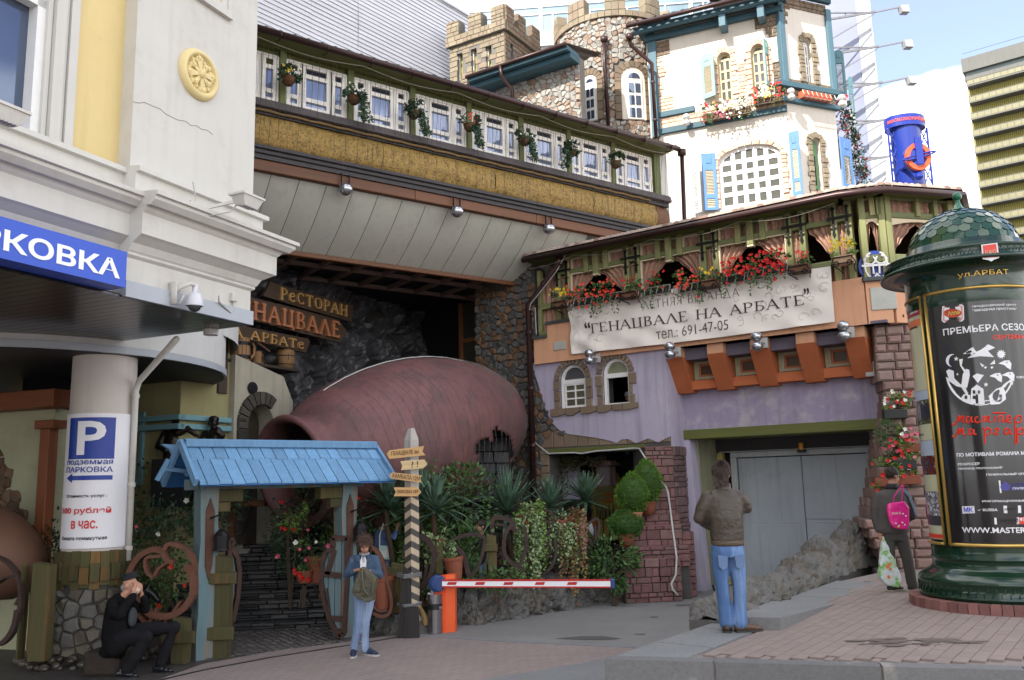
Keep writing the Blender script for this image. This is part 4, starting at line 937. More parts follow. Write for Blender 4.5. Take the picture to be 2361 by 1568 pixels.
b=B(); zq=LW.px(t3(75,610),-.5)[1]; b.cbox(-.9,x1,-.55,0,zq,zq+.16); ob('eave_beam',b,TEAL,lw)
b=B(); b.cbox(-.9,x1,-.75,0,zq+.17,zq+.3); ob('eave_fascia',b,TEAL,lw)
b=B(); b.grid(lambda u,v:(-.9+(x1+.9)*u,-.8+2.5*v,zq+.36+.7*v+.03*math.sin(u*60)),90,2); ob('roof_sheet',b,RT_,lw)
b=B(); b.tube([(-.9,-.8,zq+.32),(x1,-.8,zq+.32)],.06,8); xd=LW.px(t3(5,600),-.8)[0]; b.tube([(xd,-.8,zq+.3),(xd,-.75,zq),(xd+.15,-.4,zq-.35),(xd+.15,-.3,zq-1.5)],.06,8); ob('gutter',b,GUT,lw,smooth=True)
def pipe(name,label,pts,r=.06,funnel=True,mat=None):
 o=thing(name,label,'pipe',tuple(pts[0])); P=[Vector(p)-Vector(pts[0]) for p in pts]
 b=B(); b.tube(P,r,8); 
 if funnel: b.tube([P[0]+Vector((0,0,.12)),P[0]+Vector((0,0,.0)),P[0]-Vector((0,0,.08))],[r*2.2,r*2.1,r*1.1],8)
 ob('pipe',b,mat or GUT,o,smooth=True)
 b=B(); tot=len(P)-1
 for i in range(tot):
  L_=(P[i+1]-P[i]).length; n_=int(L_/1.1)
  for k in range(n_): q=P[i].lerp(P[i+1],(k+.5)/max(n_,1)); d_=(P[i+1]-P[i]).normalized(); b.tube([q-d_*.03,q+d_*.03],r*1.25,8)
 if b.v: ob('clip',b,mat or GUT,o)
 return o
pw=lambda p,Y:atY(p,Y)
pipe('downpipe','brown downpipe with funnel down the middle of the round tower',[pw(t3(817,320),26.7),pw(t3(820,500),26.7),pw(t3(850,985),26.7)])
pipe('downpipe','brown downpipe bending along the corner of the cream house',[pw(t3(1018,300),25.6),pw(t3(1022,350),25.7),pw(t3(1190,500),25.7),pw(t3(1225,1090),25.7)])
# ---------- cream upper house
HU=F(*atY(D(1520,300),26.).xy,-24.); hu=th(HU,'cream_house','cream stucco house with teal timber, corner bay and stone framed arched windows','house')
hx=lambda p,y=0:HU.px(p,y)
XB=hx(D(1815,250))[0]; Z0=5.5
w1=HU.R(t3(1700,425),t3(1830,782)); w2=HU.R(t3(1962,360),t3(2098,720)); 
bw=HU.R(t3(1705,1130),t4(262,1400)); bwz0=HU.px(t7(1740,268))[1]; bwz1=HU.px(t3(2010,1128))[1]; bw=(hx(t3(1715,1330))[0],hx(t4(258,1330))[0],bwz0,bwz1)
ztH=HU.px(t3(1500,255))[1]
A1=arch(w1[0],w1[1],w1[2],w1[3]); A2=arch(w2[0],w2[1],w2[2],w2[3]); A3=arch(bw[0],bw[1],bw[2],bw[3],14,rise=.42)
ZT=ztH+.4
ob('wall',wallholes([(0,Z0),(XB,Z0),(XB,ZT),(0,ZT)],[A1,A2,A3],0,.4),CRM,hu)
def archwin(fr,root,x0,x1,z0,z1,rise,cols,rws,y,frm,glass,bar=.045,name='window',rim=.07,tr=None):
 h=rise if rise else (x1-x0)/2; zc=z1-h
 b=B(); out=arch(x0,x1,z0,z1,14,rise=h); inn=arch(x0+rim,x1-rim,z0+rim,z1-rim,14,rise=h-rim*.6)
 f=wallholes(out,[inn],y,y+.07)
 gx0,gx1,gz0=x0+rim,x1-rim,z0+rim; zt=zc if tr else z1-rim
 if tr: f.box(gx0,gx1,y+.004,y+.06,zc-.04,zc+.04)
 for k in range(1,cols): x=gx0+(gx1-gx0)*k/cols; f.box(x-bar/2,x+bar/2,y+.01,y+.05,gz0,(zc-.04 if tr else z1-rim-(0 if abs(k-cols/2)<1 else h*.12)))
 for k in range(1,rws): z=gz0+((zc-.04 if tr else zt)-gz0)*k/rws; f.box(gx0,gx1,y+.013,y+.047,z-bar/2,z+bar/2)
 o=ob(name,f,frm,root)
 for i in range(cols):
  for j in range(rws):
   a=gx0+(gx1-gx0)*i/cols; c=gx0+(gx1-gx0)*(i+1)/cols; e=gz0+((zc-.04 if tr else zt)-gz0)*j/rws; g_=gz0+((zc-.04 if tr else zt)-gz0)*(j+1)/rws
   mid=((a+c)/2-(x0+x1)/2)/((x1-x0)/2); top=zc+h*math.sqrt(max(0,1-mid*mid))-rim
   if not tr: g_=min(g_,max(top,e+.05))
   p=B(); p.box(a,c,y+.03,y+.034,e,g_); ob('pane',p,glass,o)
 if tr: p=B(); p.prism(arch(gx0,gx1,zc-.0,z1-rim,10,rise=h-rim*.6),y+.03,y+.034); ob('pane',p,glass,o)
 return o
GL1=M('pale_glass',(.16,.17,.2),.08,.2,2,0,spec=.9,metal=.3)
GL2=M('grey_glass',(.10,.10,.085),.08,.25,2,0,spec=.9,metal=.1)
o=archwin(HU,hu,*w1,0,2,4,.1,M('yellowish_frame',(.52,.44,.27),.6,.08),GL2,tr=1,bar=.07)
o=archwin(HU,hu,*w2,0,2,4,.1,M('yellowish_frame'),GL1,tr=1,bar=.07)
o=archwin(HU,hu,*bw,.42,5,5,.06,PWHITE,GL2,bar=.13,rim=.1)
b=B(); b.box(bw[0]+.05,bw[1]-.05,.25,.27,bw[2],bw[3]); ob('curtain',b,M('grey_drape',(.18,.18,.17),.8,.3,9,0,grain='z'),o)
b=B(); b.box(0,XB,.39,.4,Z0,ZT); ob('inner_wall',b,DARK,hu)
PINKS=M('pale_pink_stone',(.58,.44,.33),.85,.12,6,.3,40,rnd=.12,col2=(.62,.40,.30),c2=.4,rep='rnd')
def surround(root,x0,x1,z0,z1,w,mat,rise=None,proud=.05,n=9,base=False,y=0):
 r=(x1-x0)/2; h=rise or r; zc=z1-h; c=(x0+x1)/2; lst=[]
 for k in range(n):
  a,e=PI*k/n+.02,PI*(k+1)/n-.02; j=random.uniform(-.03,.04)
  P=[(c-r*math.cos(a),zc+h*math.sin(a)),(c-(r+w+j)*math.cos(a),zc+(h+w+j)*math.sin(a)),(c-(r+w+j)*math.cos(e),zc+(h+w+j)*math.sin(e)),(c-r*math.cos(e),zc+h*math.sin(e))]
  b=B(); b.prism(P,y-proud*random.uniform(.7,1.4),y+.02); lst.append(b)
 z=z0
 while z<zc-.04:
  hh=random.uniform(.11,.19)
  for s in (0,1):
   j=random.uniform(-.03,.06); a,e=(x0-w-j,x0) if s==0 else (x1,x1+w+j); b=B(); b.cbox(a,e,y-proud*random.uniform(.7,1.5),y+.02,z+.006,min(z+hh,zc)-.006,.015); lst.append(b)
  z+=hh
 pieces(lst,root,'surround_stone',mat)
surround(hu,*w1,.17,PINKS); surround(hu,*w2,.17,PINKS); surround(hu,*bw,.16,PINKS,rise=.42,n=13)
zq0,zq1=hx(t3(1240,895))[1],hx(t3(1240,450))[1]
pieces(rows(.04,.5,zq0,zq1,.12,.2,.012,.03,0,lambda x,z:x<.25+.2*noise.noise((z*3,1,0))+(.35 if z<zq0+.5 else 0)+(.3 if abs(z-(zq0+.35))<.2 else 0)),hu,'quoin_stone',PINKS)
zu0,zu1=hx(t3(1240,445))[1],hx(t3(1240,330))[1]
pieces(rows(.04,.48,zu0,zu1,.12,.22,.012,.03),hu,'quoin_stone',SANDB)
q=HU.R(t4(150,60),t4(262,200)); pieces(rows(XB-.75,XB,ztH-.75,ztH-.02,.12,.2,.012,.03,0,lambda x,z:x>XB-.45 or z>ztH-.35),hu,'quoin_stone',SANDB)
q=HU.R(t3(1850,600),t3(1945,850)); pieces(rows(w1[1]+.18,w2[0]-.16,w2[2]-.25,w2[2]+1.1,.12,.18,.012,.03),hu,'quoin_stone',PINKS)
pieces(rows(w2[1]+.2,w2[1]+.5,w2[2]-.1,w2[2]+.9,.12,.18,.012,.03),hu,'quoin_stone',SANDB)
zb1=hx(t3(1400,880))[1]; zb0=hx(t3(1400,1010))[1]
b=B(); b.cbox(-.22,.05,-.08,.2,hx(t3(1250,1075))[1],ztH); ob('corner_post',b,TEALV,hu)
b=B(); b.cbox(0,1.15,-.09,.0,zb1-.09,zb1+.09); ob('beam',b,TEAL,hu)
b=B(); b.cbox(0,XB,-.09,.0,zb0-.1,zb0+.08); ob('beam',b,TEAL,hu)
pieces(rows(.04,XB-.05,zb0+.09,zb1-.1,.13,.22,.012,.03),hu,'band_stone',PINKS)
b=B(); b.cbox(-.3,XB+.1,-.16,.0,ztH-.03,ztH+.16); ob('wall_plate',b,TEAL,hu)
b=B(); b.cbox(-.55,XB+.25,-.5,-.4,ztH+.12,ztH+.34); ob('eave_beam',b,TEAL,hu)
b=B(); b.cbox(-.5,XB+.2,-.4,.4,ztH+.3,ztH+.33); ob('eave_board',b,TEAL,hu)
for x in (w1[0]+.2,XB-.6): b=B(); b.cbox(x,x+.2,-.5,0,ztH-.28,ztH+.1); ob('rafter_end',b,TEALV,hu)
b=B(); b.tube([(-.7,-.72,ztH+.33),(XB+.3,-.72,ztH+.33)],.07,8); ob('gutter',b,GUT,hu,smooth=True)
b=B(); b.grid(lambda u,v:(-.7+(XB+1.)*u,-.7+4*v,ztH+.42+2.2*v+.035*math.sin(u*(XB+1)*22)),160,2); ob('roof_sheet',b,RT_,hu)
b=B(); b.box(-.3,.0,.1,4,Z0,ztH+.3); ob('side_wall',b,CRM,hu)
pB=HU.W(XB,0); HB=F(pB.x,pB.y,22.); wB=HB.px(D(1925,250))[0]; pC=HB.W(wB,0); HC=F(pC.x,pC.y,65.5)
bay=link('bay',None,hu,(XB,0,0),R(46.)); 
nw=HB.R(t4(430,318),t4(500,662)); lw_=HB.R(t4(497,1092),t4(582,1545))
ztB=HB.px(t4(460,95))[1]
ob('bay_wall',wallholes([(0,Z0),(wB,Z0),(wB,ZT),(0,ZT)],[arch(nw[0]-.06,nw[1]+.06,nw[2],nw[3]+.1),arch(lw_[0]-.05,lw_[1]+.05,lw_[2],lw_[3]+.06)],0,.3),CRM,bay)
archwin(HB,bay,nw[0],nw[1],nw[2],nw[3],None,2,4,.1,PWHITE,GL1,tr=1,bar=.05,rim=.04)
surround(bay,nw[0]-.06,nw[1]+.06,nw[2],nw[3]+.1,.17,SANDST); surround(bay,lw_[0]-.05,lw_[1]+.05,lw_[2],lw_[3]+.06,.17,SANDST)
SHG=M('green_shutter',(.12,.25,.11),.6,.1,5,.2,30,grain='z'); SHB=M('blue_shutter',(.10,.22,.46),.6,.1,5,.2,30,grain='z',col2=(.17,.31,.52),c2=.3,c2s=5); LOUV=M('cream_louvre',(.52,.45,.32),.7,.1,5,.1,rnd=.1); SHT=M('teal_shutter',(.09,.19,.22),.6,.1,5,.2,30,grain='z')
def shutter(root,x0,x1,z0,z1,y,mat,lou,archd=False,slots=((.28,.8),(.86,.96)),lx=.22,name='shutter',rotz=0):
 w_=x1-x0; P=arch(0,w_,0,z1-z0,10) if archd else [(0,0),(w_,0),(w_,z1-z0),(0,z1-z0)]; H_=z1-z0
 hol=[[(w_*lx,H_*(1-c)),(w_*(1-lx),H_*(1-c)),(w_*(1-lx),H_*(1-a)),(w_*lx,H_*(1-a))] for a,c in slots]
 f=wallholes(P,hol,0,.045); o=ob(name,f,mat,root,loc=(x0,y,z0),rz=rotz)
 if not archd or True: p=B(); p.cbox(w_*.3,w_*.7,-.015,0,H_*.82,H_*.93); ob('panel',p,mat,o)
 lb_=B()
 for h in hol:
  n=max(3,int((h[2][1]-h[0][1])/.045)); lb_=B()
  for k in range(n):
   z=h[0][1]+(h[2][1]-h[0][1])*k/n; lb_.add([(h[0][0],.005,z+.004),(h[1][0],.005,z+.004),(h[1][0],.03,z+.04),(h[0][0],.03,z+.04),(h[0][0],.0,z),(h[1][0],.0,z)],[(0,1,2,3),(4,5,1,0)])
  ob('louvre_slats',lb_,lou,o)
 return o
shutter(bay,lw_[0],lw_[1],lw_[2],lw_[3],.12,SHG,BLK,True,slots=((.27,.78),(.84,.96)),lx=.33)
pieces(rows(.02,wB-.03,ztB-.0,ztB+.35,.12,.2,.012,.03)+rows(.02,.4,ztB-.55,ztB,.12,.2,.012,.03,0,lambda x,z:x<.28)+rows(.05,wB-.02,nw[2]-.2,nw[2]+.05,.12,.2,.012,.03),bay,'quoin_stone',SANDB)
for x in (-.1,wB-.1): b=B(); b.cbox(x,x+.2,-.09,.1,nw[2]-.3,ZT); ob('bay_post',b,TEALV,bay)
b=B(); b.cbox(-.1,wB+.1,-.14,.0,ztB+.38,ztB+.6); ob('wall_plate',b,TEAL,bay)
b=B(); b.cbox(-.3,wB+.4,-.5,-.38,ztB+.6,ztB+.85); ob('eave_beam',b,TEAL,bay)
b=B(); b.box(-.3,wB+.5,-.45,.5,ztB+.84,ztB+.88); ob('eave_board',b,TEAL,bay)
zs=HB.px(t4(370,690))[1]; zsl=HB.px(t4(370,800))[1]
b=B(); b.cbox(-.35,wB+.12,-.16,.0,zs-.07,zs+.1); ob('beam',b,TEAL,bay)
b=B(); b.cbox(-.25,wB+.1,-.14,.0,zsl-.08,zsl+.06); ob('beam',b,TEAL,bay)
pieces(rows(-.1,wB,zsl+.07,zs-.08,.13,.2,.012,.05),bay,'band_stone',SANDB)
HC=F(9.64,26.1,64.4); wl0=HU.loc((9.64,26.1)); wing=link('wing',None,hu,(wl0[0],wl0[1],0),R(88.4)); zE=16.4
b=B(); b.box(-1.5,15,.6,.9,Z0,zE+.3); ob('wing_wall',b,CRM,wing)
b=B(); b.tube([(-.6,-.05,zE),(14,-.05,zE)],.09,8); b.tube([(13.9,-.05,zE),(14.,-.05,zE-.35),(14.2,.2,zE-1.2)],.09,8); ob('gutter',b,GUT,wing,smooth=True)
for k in range(15): b=B(); b.tube([(-.4+k*.95,-.15,zE+.05),(-.4+k*.95,-.17,zE-.08),(-.4+k*.95,.0,zE-.13)],.03,5); ob('gutter_clip',b,GUT,wing)
for k in range(4): b=B(); b.cbox(-1.2,14.,.06+k*.14,.19+k*.14,zE+.02,zE+.05); ob('eave_board',b,TEAL,wing)
b=B(); b.box(-1.2,14.,.42,.58,zE-.28,zE+.02); ob('eave_beam',b,TEAL,wing)
b=B(); b.grid(lambda u,v:(-1.2+15.2*u,-.1+3*v,zE+.1+1.8*v),4,2); ob('roof_sheet',b,RT_,wing)
for x in (0.2,2.6,5.,7.4,9.8,12.2):
 b=B(); b.cbox(x,x+.2,.5,.6,Z0,zE); ob('post',b,TEALV,wing)
def stand(p,q,Y,mat,lou,archd):
 a=atY(p,Y); c=atY(q,Y); l=HU.loc(a); l2=HU.loc(c); return shutter(hu,l[0],l[0]+(c-a).x*1.0,c.z,a.z,l[1],mat,lou,archd,slots=((.3,.93),),rotz=R(24))
stand(t4(655,392),t4(770,745),26.6,SHT,M('grey_louvre',(.20,.24,.25),.7,.1),True)
stand(t4(775,600),t4(850,1060),29.5,SHT,M('grey_louvre'),True)
stand(t4(832,1330),t4(905,1560),30.5,SHB,LOUV,False)
stand(t4(880,1180),t4(935,1500),33.5,SHT,M('grey_louvre'),True)
def place(fr,p,y=0): return fr.px(p,y)
zA,zB=HU.px(t3(1725,1500),-.1)[1],HU.px(t3(1700,1250),-.1)[1]
shz0=HU.px(t7(1660,270),-.2)[1]; shz1=HU.px(t3(1640,1195),-.2)[1]; xh=bw[0]-.02
s=shutter(hu,xh-.44,xh-.02,shz0,shz1,-.22,SHB,LOUV,slots=((.3,.72),(.8,.95)),rotz=R(20))
b=B(); z=shz0
s=shutter(hu,xh-.86,xh-.46,shz0-.1,shz1-.12,-.3,M('white_shutter',(.62,.66,.72),.6,.06),M('white_louvre',(.5,.52,.5),.6,.1,rnd=.1),slots=((.3,.72),(.8,.95)),rotz=R(-24))
r=HU.R(t4(308,1040),t4(430,1550),-.12); s=shutter(hu,r[0],r[1],HU.px(t4(390,1555),-.1)[1],HU.px(t4(340,1040),-.1)[1],-.16,SHB,LOUV,slots=((.27,.7),(.76,.9)),rotz=R(-8))
s=shutter(bay,wB-.02,wB+.5,lw_[2]+.0,HB.px(t4(720,1085),0)[1],-.12,SHB,LOUV,slots=((.3,.75),(.8,.95)),rotz=R(12))
s=shutter(hu,w1[0]-.5,w1[0]-.05,HU.px(t3(1650,770),-.1)[1],HU.px(t3(1640,425),-.1)[1],-.12,M('pale_green_shutter',(.25,.42,.38),.6,.1,5,.2,30,grain='z'),LOUV,True,slots=((.3,.9),),rotz=R(-20))
s=shutter(hu,w2[1]+.04,w2[1]+.46,w2[2]+.1,w2[3]+.0,-.34,M('pale_green_shutter'),LOUV,False,slots=((.3,.9),),rotz=R(75))
def ironguard(b,x0,x1,y,z0,z1,n):
 b.tube([(x0,y,z0),(x1,y,z0)],.014,5); b.tube([(x0,y,z1),(x1,y,z1)],.012,5)
 for k in range(n+1): x=x0+(x1-x0)*k/n; b.tube([(x,y,z1),(x,y-.04,(z0*.6+z1*.4)),(x,y-.08,z0+.03),(x,y-.03,z0-.02),(x,y+.2,z0)],.011,4)
def fbox(fr,x0,x1,z,y,label,cols,trail,boxm,h=.2,name='flower_box',grp='flower boxes on the cream house'):
 o=thing(name,label,'flower box',fr.W((x0+x1)/2,y,z),fr.a,grp); w_=(x1-x0)/2
 b=B(); b.cbox(-w_,w_,-.0,.2,0,h); ob('box',b,boxm,o)
 b=B(); ironguard(b,-w_-.05,w_+.05,-.05,-.03,h*.9,max(5,int(w_*14))); ob('guard',b,M('pale_iron',(.30,.26,.22),.5,.1,metal=.4),o)
 if cols:
  b=B()
  for k in range(max(2,int(w_*5))): b=foliage((-w_+w_*2*(k+.5)/max(2,int(w_*5)),.02,h+.1),(.26,.2,.17),95,.075,b=b)
  for s_ in range(trail):
   q=Vector((random.uniform(-w_,w_),-.1,h)); 
   for k in range(random.randint(6,15)): q+=Vector((random.uniform(-.02,.02),-.003,-.035)); leaf(b,q,rv(),(0,-1,.3),.06,.04)
  ob('foliage',b,LEAF,o)
  for m,n,xa,xb in cols:
   b=blossoms([(random.uniform(xa,xb)*w_,-random.uniform(.1,.24),random.uniform(h-.1,h+.3)-(.25 if random.random()<.2 else 0)) for _ in range(n)],.045); ob('flowers',b,m,o)
 return o
WBOX=M('wood_box',(.13,.06,.03),.8,.2,6,.3)
a=hx(t3(1590,905),-.3); c=hx(t3(1975,870),-.3)
fbox(HU,a[0],c[0]-.05,hx(t3(1780,900),-.3)[1]-.05,-.3,'flower box of white and pink blossoms under the left arched window',[(FWHT,55,-.2,1),(FPNK,14,-.5,.2),(FRED,12,-1.05,-.7),(FYEL,6,-.5,.5)],10,WBOX)
a=hx(t3(1985,830),-.3); c=hx(t4(290,790),-.3)
fbox(HU,a[0]+.02,c[0]-.1,hx(t4(20,815),-.3)[1]-.05,-.3,'flower box of coral, white and red blossoms beside the bay',[(FORG,16,-1,-.6),(FWHT,18,-.6,.2),(FYEL,8,-.4,.3),(FRED,16,.2,1.1)],8,WBOX)
a=HB.px(t4(435,740),-.3); c=HB.px(t4(640,760),-.3)
o=fbox(HB,a[0]-.05,c[0]+.05,HB.px(t4(540,775),-.3)[1],-.3,'empty orange flower box behind curled ironwork on the bay',[],0,M('orange_box',(.55,.11,.05),.6,.1))
o=thing('climbing_roses','red and white flowers climbing down the teal wing of the cream house','plant',(9.3,25.6,6)) 
pts=[(t4(700,775),25.6),(t4(740,870),25.9),(t4(775,960),26.3),(t4(795,1060),26.8),(t4(825,1150),27.4),(t4(860,1250),28),(t4(885,1350),28.6),(t4(900,1410),29)]
b=B(); fr_=[];fw_=[]
for (p,y0),(q,y1) in zip(pts,pts[1:]):
 for k in range(5):
  t=k/5; Pw=atY((p[0]+(q[0]-p[0])*t,p[1]+(q[1]-p[1])*t),y0+(y1-y0)*t)-o.location; foliage(Pw,(.26,.22,.22),45,.09,b=b)
  for _ in range(3): (fr_ if random.random()<.5 else fw_).append(Pw+rv(.26)+Vector((-.05,-.15,0)))
ob('foliage',b,LEAFD,o); ob('flowers_red',blossoms(fr_,.05),FRED,o); ob('flowers_white',blossoms(fw_,.05),FWHT,o)
def twin(fr,p,q,y,label,mat,r=.11,grp='twin ball lamps on the walls',yb=0.):
 a=fr.px(p,y); c=fr.px(q,y); z=(a[1]+c[1])/2; h=abs(a[1]-c[1])/2
 o=thing('twin_lamp',label,'lamp',fr.W(a[0],y,z),fr.a,grp)
 for s in (1,-1): b=B(); b.ell((0,0,s*h),(r,r,r*.85),14); ob('shell',b,mat,o,smooth=True)
 b=B(); b.tube([(0,0,h),(.06,.04,0),(0,0,-h)],.02,5); b.tube([(.06,.04,0),(.06,yb-y,0)],.025,5); b.box(.0,.12,yb-y-.03,yb-y-.002,-.1,.1); ob('bracket',b,GREYP,o)
twin(HU,t3(1460,915),t3(1465,962),-.28,'white twin lamp on the teal beam left of the flower boxes',LAMPW)
twin(HB,t4(328,715),t4(332,760),-.3,'white twin lamp at the corner of the bay',LAMPW)
twin(HU.off(0),t4(725,765),t4(728,815),-.3,'white twin lamp among the climbing roses',LAMPW)
# ---------- big panel block behind the towers
PH=F(*atY(D(1060,60),75.).xy,-6.); ph=th(PH,'panel_block','pale panel apartment block with long window bands behind the towers','building')
PC=M('pale_panel',(.42,.42,.42),.7,.06,.5,.1,10,streak=.1); GLW=M('bright_glass',(.30,.40,.46),.1,.25,.25,0,spec=.9,metal=.3)
zz1=PH.px(t3(200,275))[1]; zz2=PH.px(t3(200,60))[1]; zz3=PH.px(t3(200,375))[1]
fl=4.2
b=B(); b.box(-6,31,.1,12,0,60); ob('wall_core',b,PC,ph)
for k in range(-1,4):
 z0=zz1+k*7.9-7.9+ (zz3-zz1)*0
zA=zz3; 
for k in range(-1,3):
 zt_=zz3+k*(zz2-zz3+2.3); hh=(zz2-zz1)
 b=B(); b.box(-6,31,-.15,.12,zt_,zt_+(zz1-zz3)); ob('spandrel',b,PC,ph)
 for j in range(11):
  x=-6+j*3.4; f_=wallholes([(0,0),(3.36,0),(3.36,hh),(0,hh)],[[(.12,.15),(1.0,.15),(1.0,hh*.68),(.12,hh*.68)],[(1.12,.15),(3.2,.15),(3.2,hh*.68),(1.12,hh*.68)],[(.12,hh*.72),(3.2,hh*.72),(3.2,hh-.12),(.12,hh-.12)]],-.1,.05)
  o=ob('window',f_,PWHITE,ph,loc=(x,0,zt_+(zz1-zz3))); b=B(); b.box(.1,3.22,.0,.02,.12,hh-.1); ob('pane',b,GLW,o)
# ---------- white hoarding block with lamp arms
xR=D(*t4(1020,400)); HW=F(*atY(D(2022,200),46.).xy,-20.); ho=th(HW,'hoarding_block','tall building wrapped in a pale sheet coloured as in shade behind the cream house','building')
b=B(); b.box(-9,0,0,8,0,60); ob('sheet',b,M('shaded_sheet',(.20,.22,.30),.6,.08,.4,.1,3,col2=(.27,.29,.36),c2=.35,c2s=.35),ho)  # low bluish colour stands in for the unlit face of the sheet
b=B(); b.box(-.7,.03,-.05,-.003,0,60); ob('bright_edge',b,M('white_sheet',(.42,.43,.46),.6,.05),ho)
b=B(); 
for k in range(120): b.bar((.02,-.08,k*.5),(.02,.35,k*.5+.25),.035,.035); b.bar((.02,.35,k*.5+.25),(.02,-.08,k*.5+.5),.035,.035)
b.bar((.03,-.1,0),(.03,-.1,60),.06,.06); ob('edge_lattice',b,STEEL,ho)
AR=M('arm_steel',(.20,.20,.21),.5,.1,metal=.5)
for i,(yy,lb_) in enumerate([(135,'lamp arm with a box floodlight, topmost on the wrapped building'),(405,'lamp arm with a box floodlight, middle one against the blue sky'),(685,'lamp arm with a box floodlight in front of the white cloud'),(975,'short lamp arm just left of the blue pylon top'),(1260,'short lamp arm low beside the blue pylon')]):
 x_,z_=HW.px(t4(985+(yy-135)*.085,yy)); o=thing('lamp_arm',lb_,'lamp arm',HW.W(0,-.1,z_),0,'floodlight arms on the wrapped building')
 b=B(); L_=1.5 if i<3 else .3
 b.bar((-3.2,-.5,-.45),(.1,-.5,.05),.09,.12); b.bar((-3.4,-.6,.0),(0,-.5,0),.07,.07); b.bar((.0,-.5,0),(L_+.1,-.7,.22+.0),.06,.08); b.bar((-3.2,-.4,-1.9),(.0,-.5,-.1),.05,.06); b.bar((-1.6,-.5,-.22),(-1.6,-.5,.03),.05,.05); ob('arm',b,AR,o)
 if i<3: b=B(); b.add([(L_-.15,-.9,.2),(L_+.3,-.9,.2),(L_+.3,-.5,.2),(L_-.15,-.5,.2),(L_-.1,-1.,-.25),(L_+.3,-1.,-.28),(L_+.3,-.5,-.22),(L_-.1,-.5,-.2)],[(0,1,2,3),(7,6,5,4),(0,4,5,1),(1,5,6,2),(2,6,7,3),(3,7,4,0)]); ob('floodlight',b,M('white_lamp_box',(.3,.3,.3),.4),o); 
# ---------- blue theatre pylon
py=atY(t4(1230,1100),33.); PY=thing('theatre_pylon','blue cylindrical theatre pylon with lattice sides and orange ring emblem','sign',(py.x,py.y,0)); k=33./2034/1.96/1.73486
PB=M('pylon_blue',(.012,.03,.27),.3,.08,3,0); PO=M('pylon_orange',(.75,.10,.03),.45,.05,3,0)
zq=lambda y,x=1230:atY(t4(x,y),33.).z; rr=(1370-1045)/2*k
PY.rotation_euler=(0,0,0)
z_t1,z_t0=zq(935),zq(1020)
b=B(); b.lathe([(0,z_t1),(rr,z_t1),(rr,z_t0),(0,z_t0)],40); 
b.v=[(x,y*.8,z) for x,y,z in b.v]; ob('top_band',b,PB,PY,smooth=False)
b=B(); b.lathe([(rr*.72,8),(rr*.72,z_t0)],32); ob('drum',b,M('pylon_drum',(.015,.035,.25),.25,.08,3,0),PY,smooth=True)
def pyl(x,y,z): a=-PI/2+x/rr; r_=rr-y; return (r_*math.cos(a),.8*r_*math.sin(a),z)
ob('lettering',text('МОСКОВСКИЙ МУЗЫКАЛЬНЫЙ',-rr*1.25,rr*2.6,z_t0+.12+.05,z_t0+(z_t1-z_t0)*.72,0,.02,.02,fn=pyl),M('pylon_letter',(.75,.10,.05),.5),PY)
for s in (-1,1):
 b=B()
 for xx_ in (rr*1.0,rr*.62):
  b.bar((s*xx_,-.2,8),(s*xx_,-.2,z_t0),.06,.06)
 for j in range(10): z0=8+j*(z_t0-8)/10; z1=z0+(z_t0-8)/10; b.bar((s*rr,-.2,z0),(s*rr*.62,-.2,z1),.035,.035); b.bar((s*rr*.62,-.2,z0),(s*rr,-.2,z1),.035,.035)
 ob('lattice',b,PB,PY)
ec=atY(t4(1322,1232),31.35); cz_=ec.z; cx_=ec.x-py.x; R1=(1345-1120)/2*k*1.0; b=B(); n=36
def ring(r0,r1,sx,y0,y1):
 b=B(); vs=[]
 for k_ in range(n):
  a=2*PI*k_/n; c_,s_=math.cos(a),math.sin(a); vs+=[(cx_+r0*sx*c_,y0,cz_+r0*s_),(cx_+r1*sx*c_,y0,cz_+r1*s_),(cx_+r1*sx*c_,y1,cz_+r1*s_),(cx_+r0*sx*c_,y1,cz_+r0*s_)]
 fs=[]
 for k_ in range(n):
  i=k_*4; j=((k_+1)%n)*4; fs+=[(i,i+1,j+1,j),(i+1,i+2,j+2,j+1),(i+3,i,j,j+3)]
 b.add(vs,fs); return b
ob('emblem_ring',ring(R1*.68,R1,.88,-1.75,-1.6),PO,PY); ob('emblem_edge',ring(R1*.7,R1*1.02,.88,-1.59,-1.4),PB,PY)
b=B(); b.box(cx_-.13,cx_+.13,-1.85,-1.76,cz_-R1*.62,cz_+R1*1.35); b.tube([(cx_+R1*1.15*math.cos(a),-1.8,cz_+R1*.12*math.sin(a)+R1*.28*math.cos(a)) for a in [2*PI*q/30 for q in range(31)]],.035,5); b.ell((cx_,-1.6,cz_-R1*1.35),.16,8); b.tube([(cx_,-1.5,cz_),(cx_,0,cz_)],.08,6); ob('emblem_figure',b,PB,PY)
# ---------- high block on the right
PR=atY(t4(1690,520),150.); HR=F(PR.x,PR.y,-38.); hr=th(HR,'highrise','yellow and grey high-rise with long glass balconies on the right','building')
CON=M('grey_concrete',(.13,.13,.12),.85,.08,.15,.1,2,streak=.2); YR=M('ribbed_yellow',(.32,.285,.085),.7,.1,.3,.0); YRD=M('rib_dark',(.16,.14,.03),.8)
ZT_=HR.px(t4(1685,470))[1]; z1=HR.px(t4(1700,600))[1]; zb_=[HR.px(t4(1715,y))[1] for y in (690,830)]; fl=zb_[0]-HR.px(t4(1750,1065+0))[1]; 
f2=(HR.px(t4(1715,690))[1]-HR.px(t4(1800,1480))[1])/6
W_=45
b=B(); b.box(0,W_,.8,16,0,ZT_); ob('wall',b,YR,hr)
b=B(); b.box(-.4,W_,-.6,16.2,ZT_-2.6,ZT_-.0); ob('parapet_upper',b,CON,hr); b=B(); b.box(-.2,W_,-.3,16,z1-.2,ZT_-4.2); ob('parapet_lower',b,CON,hr)
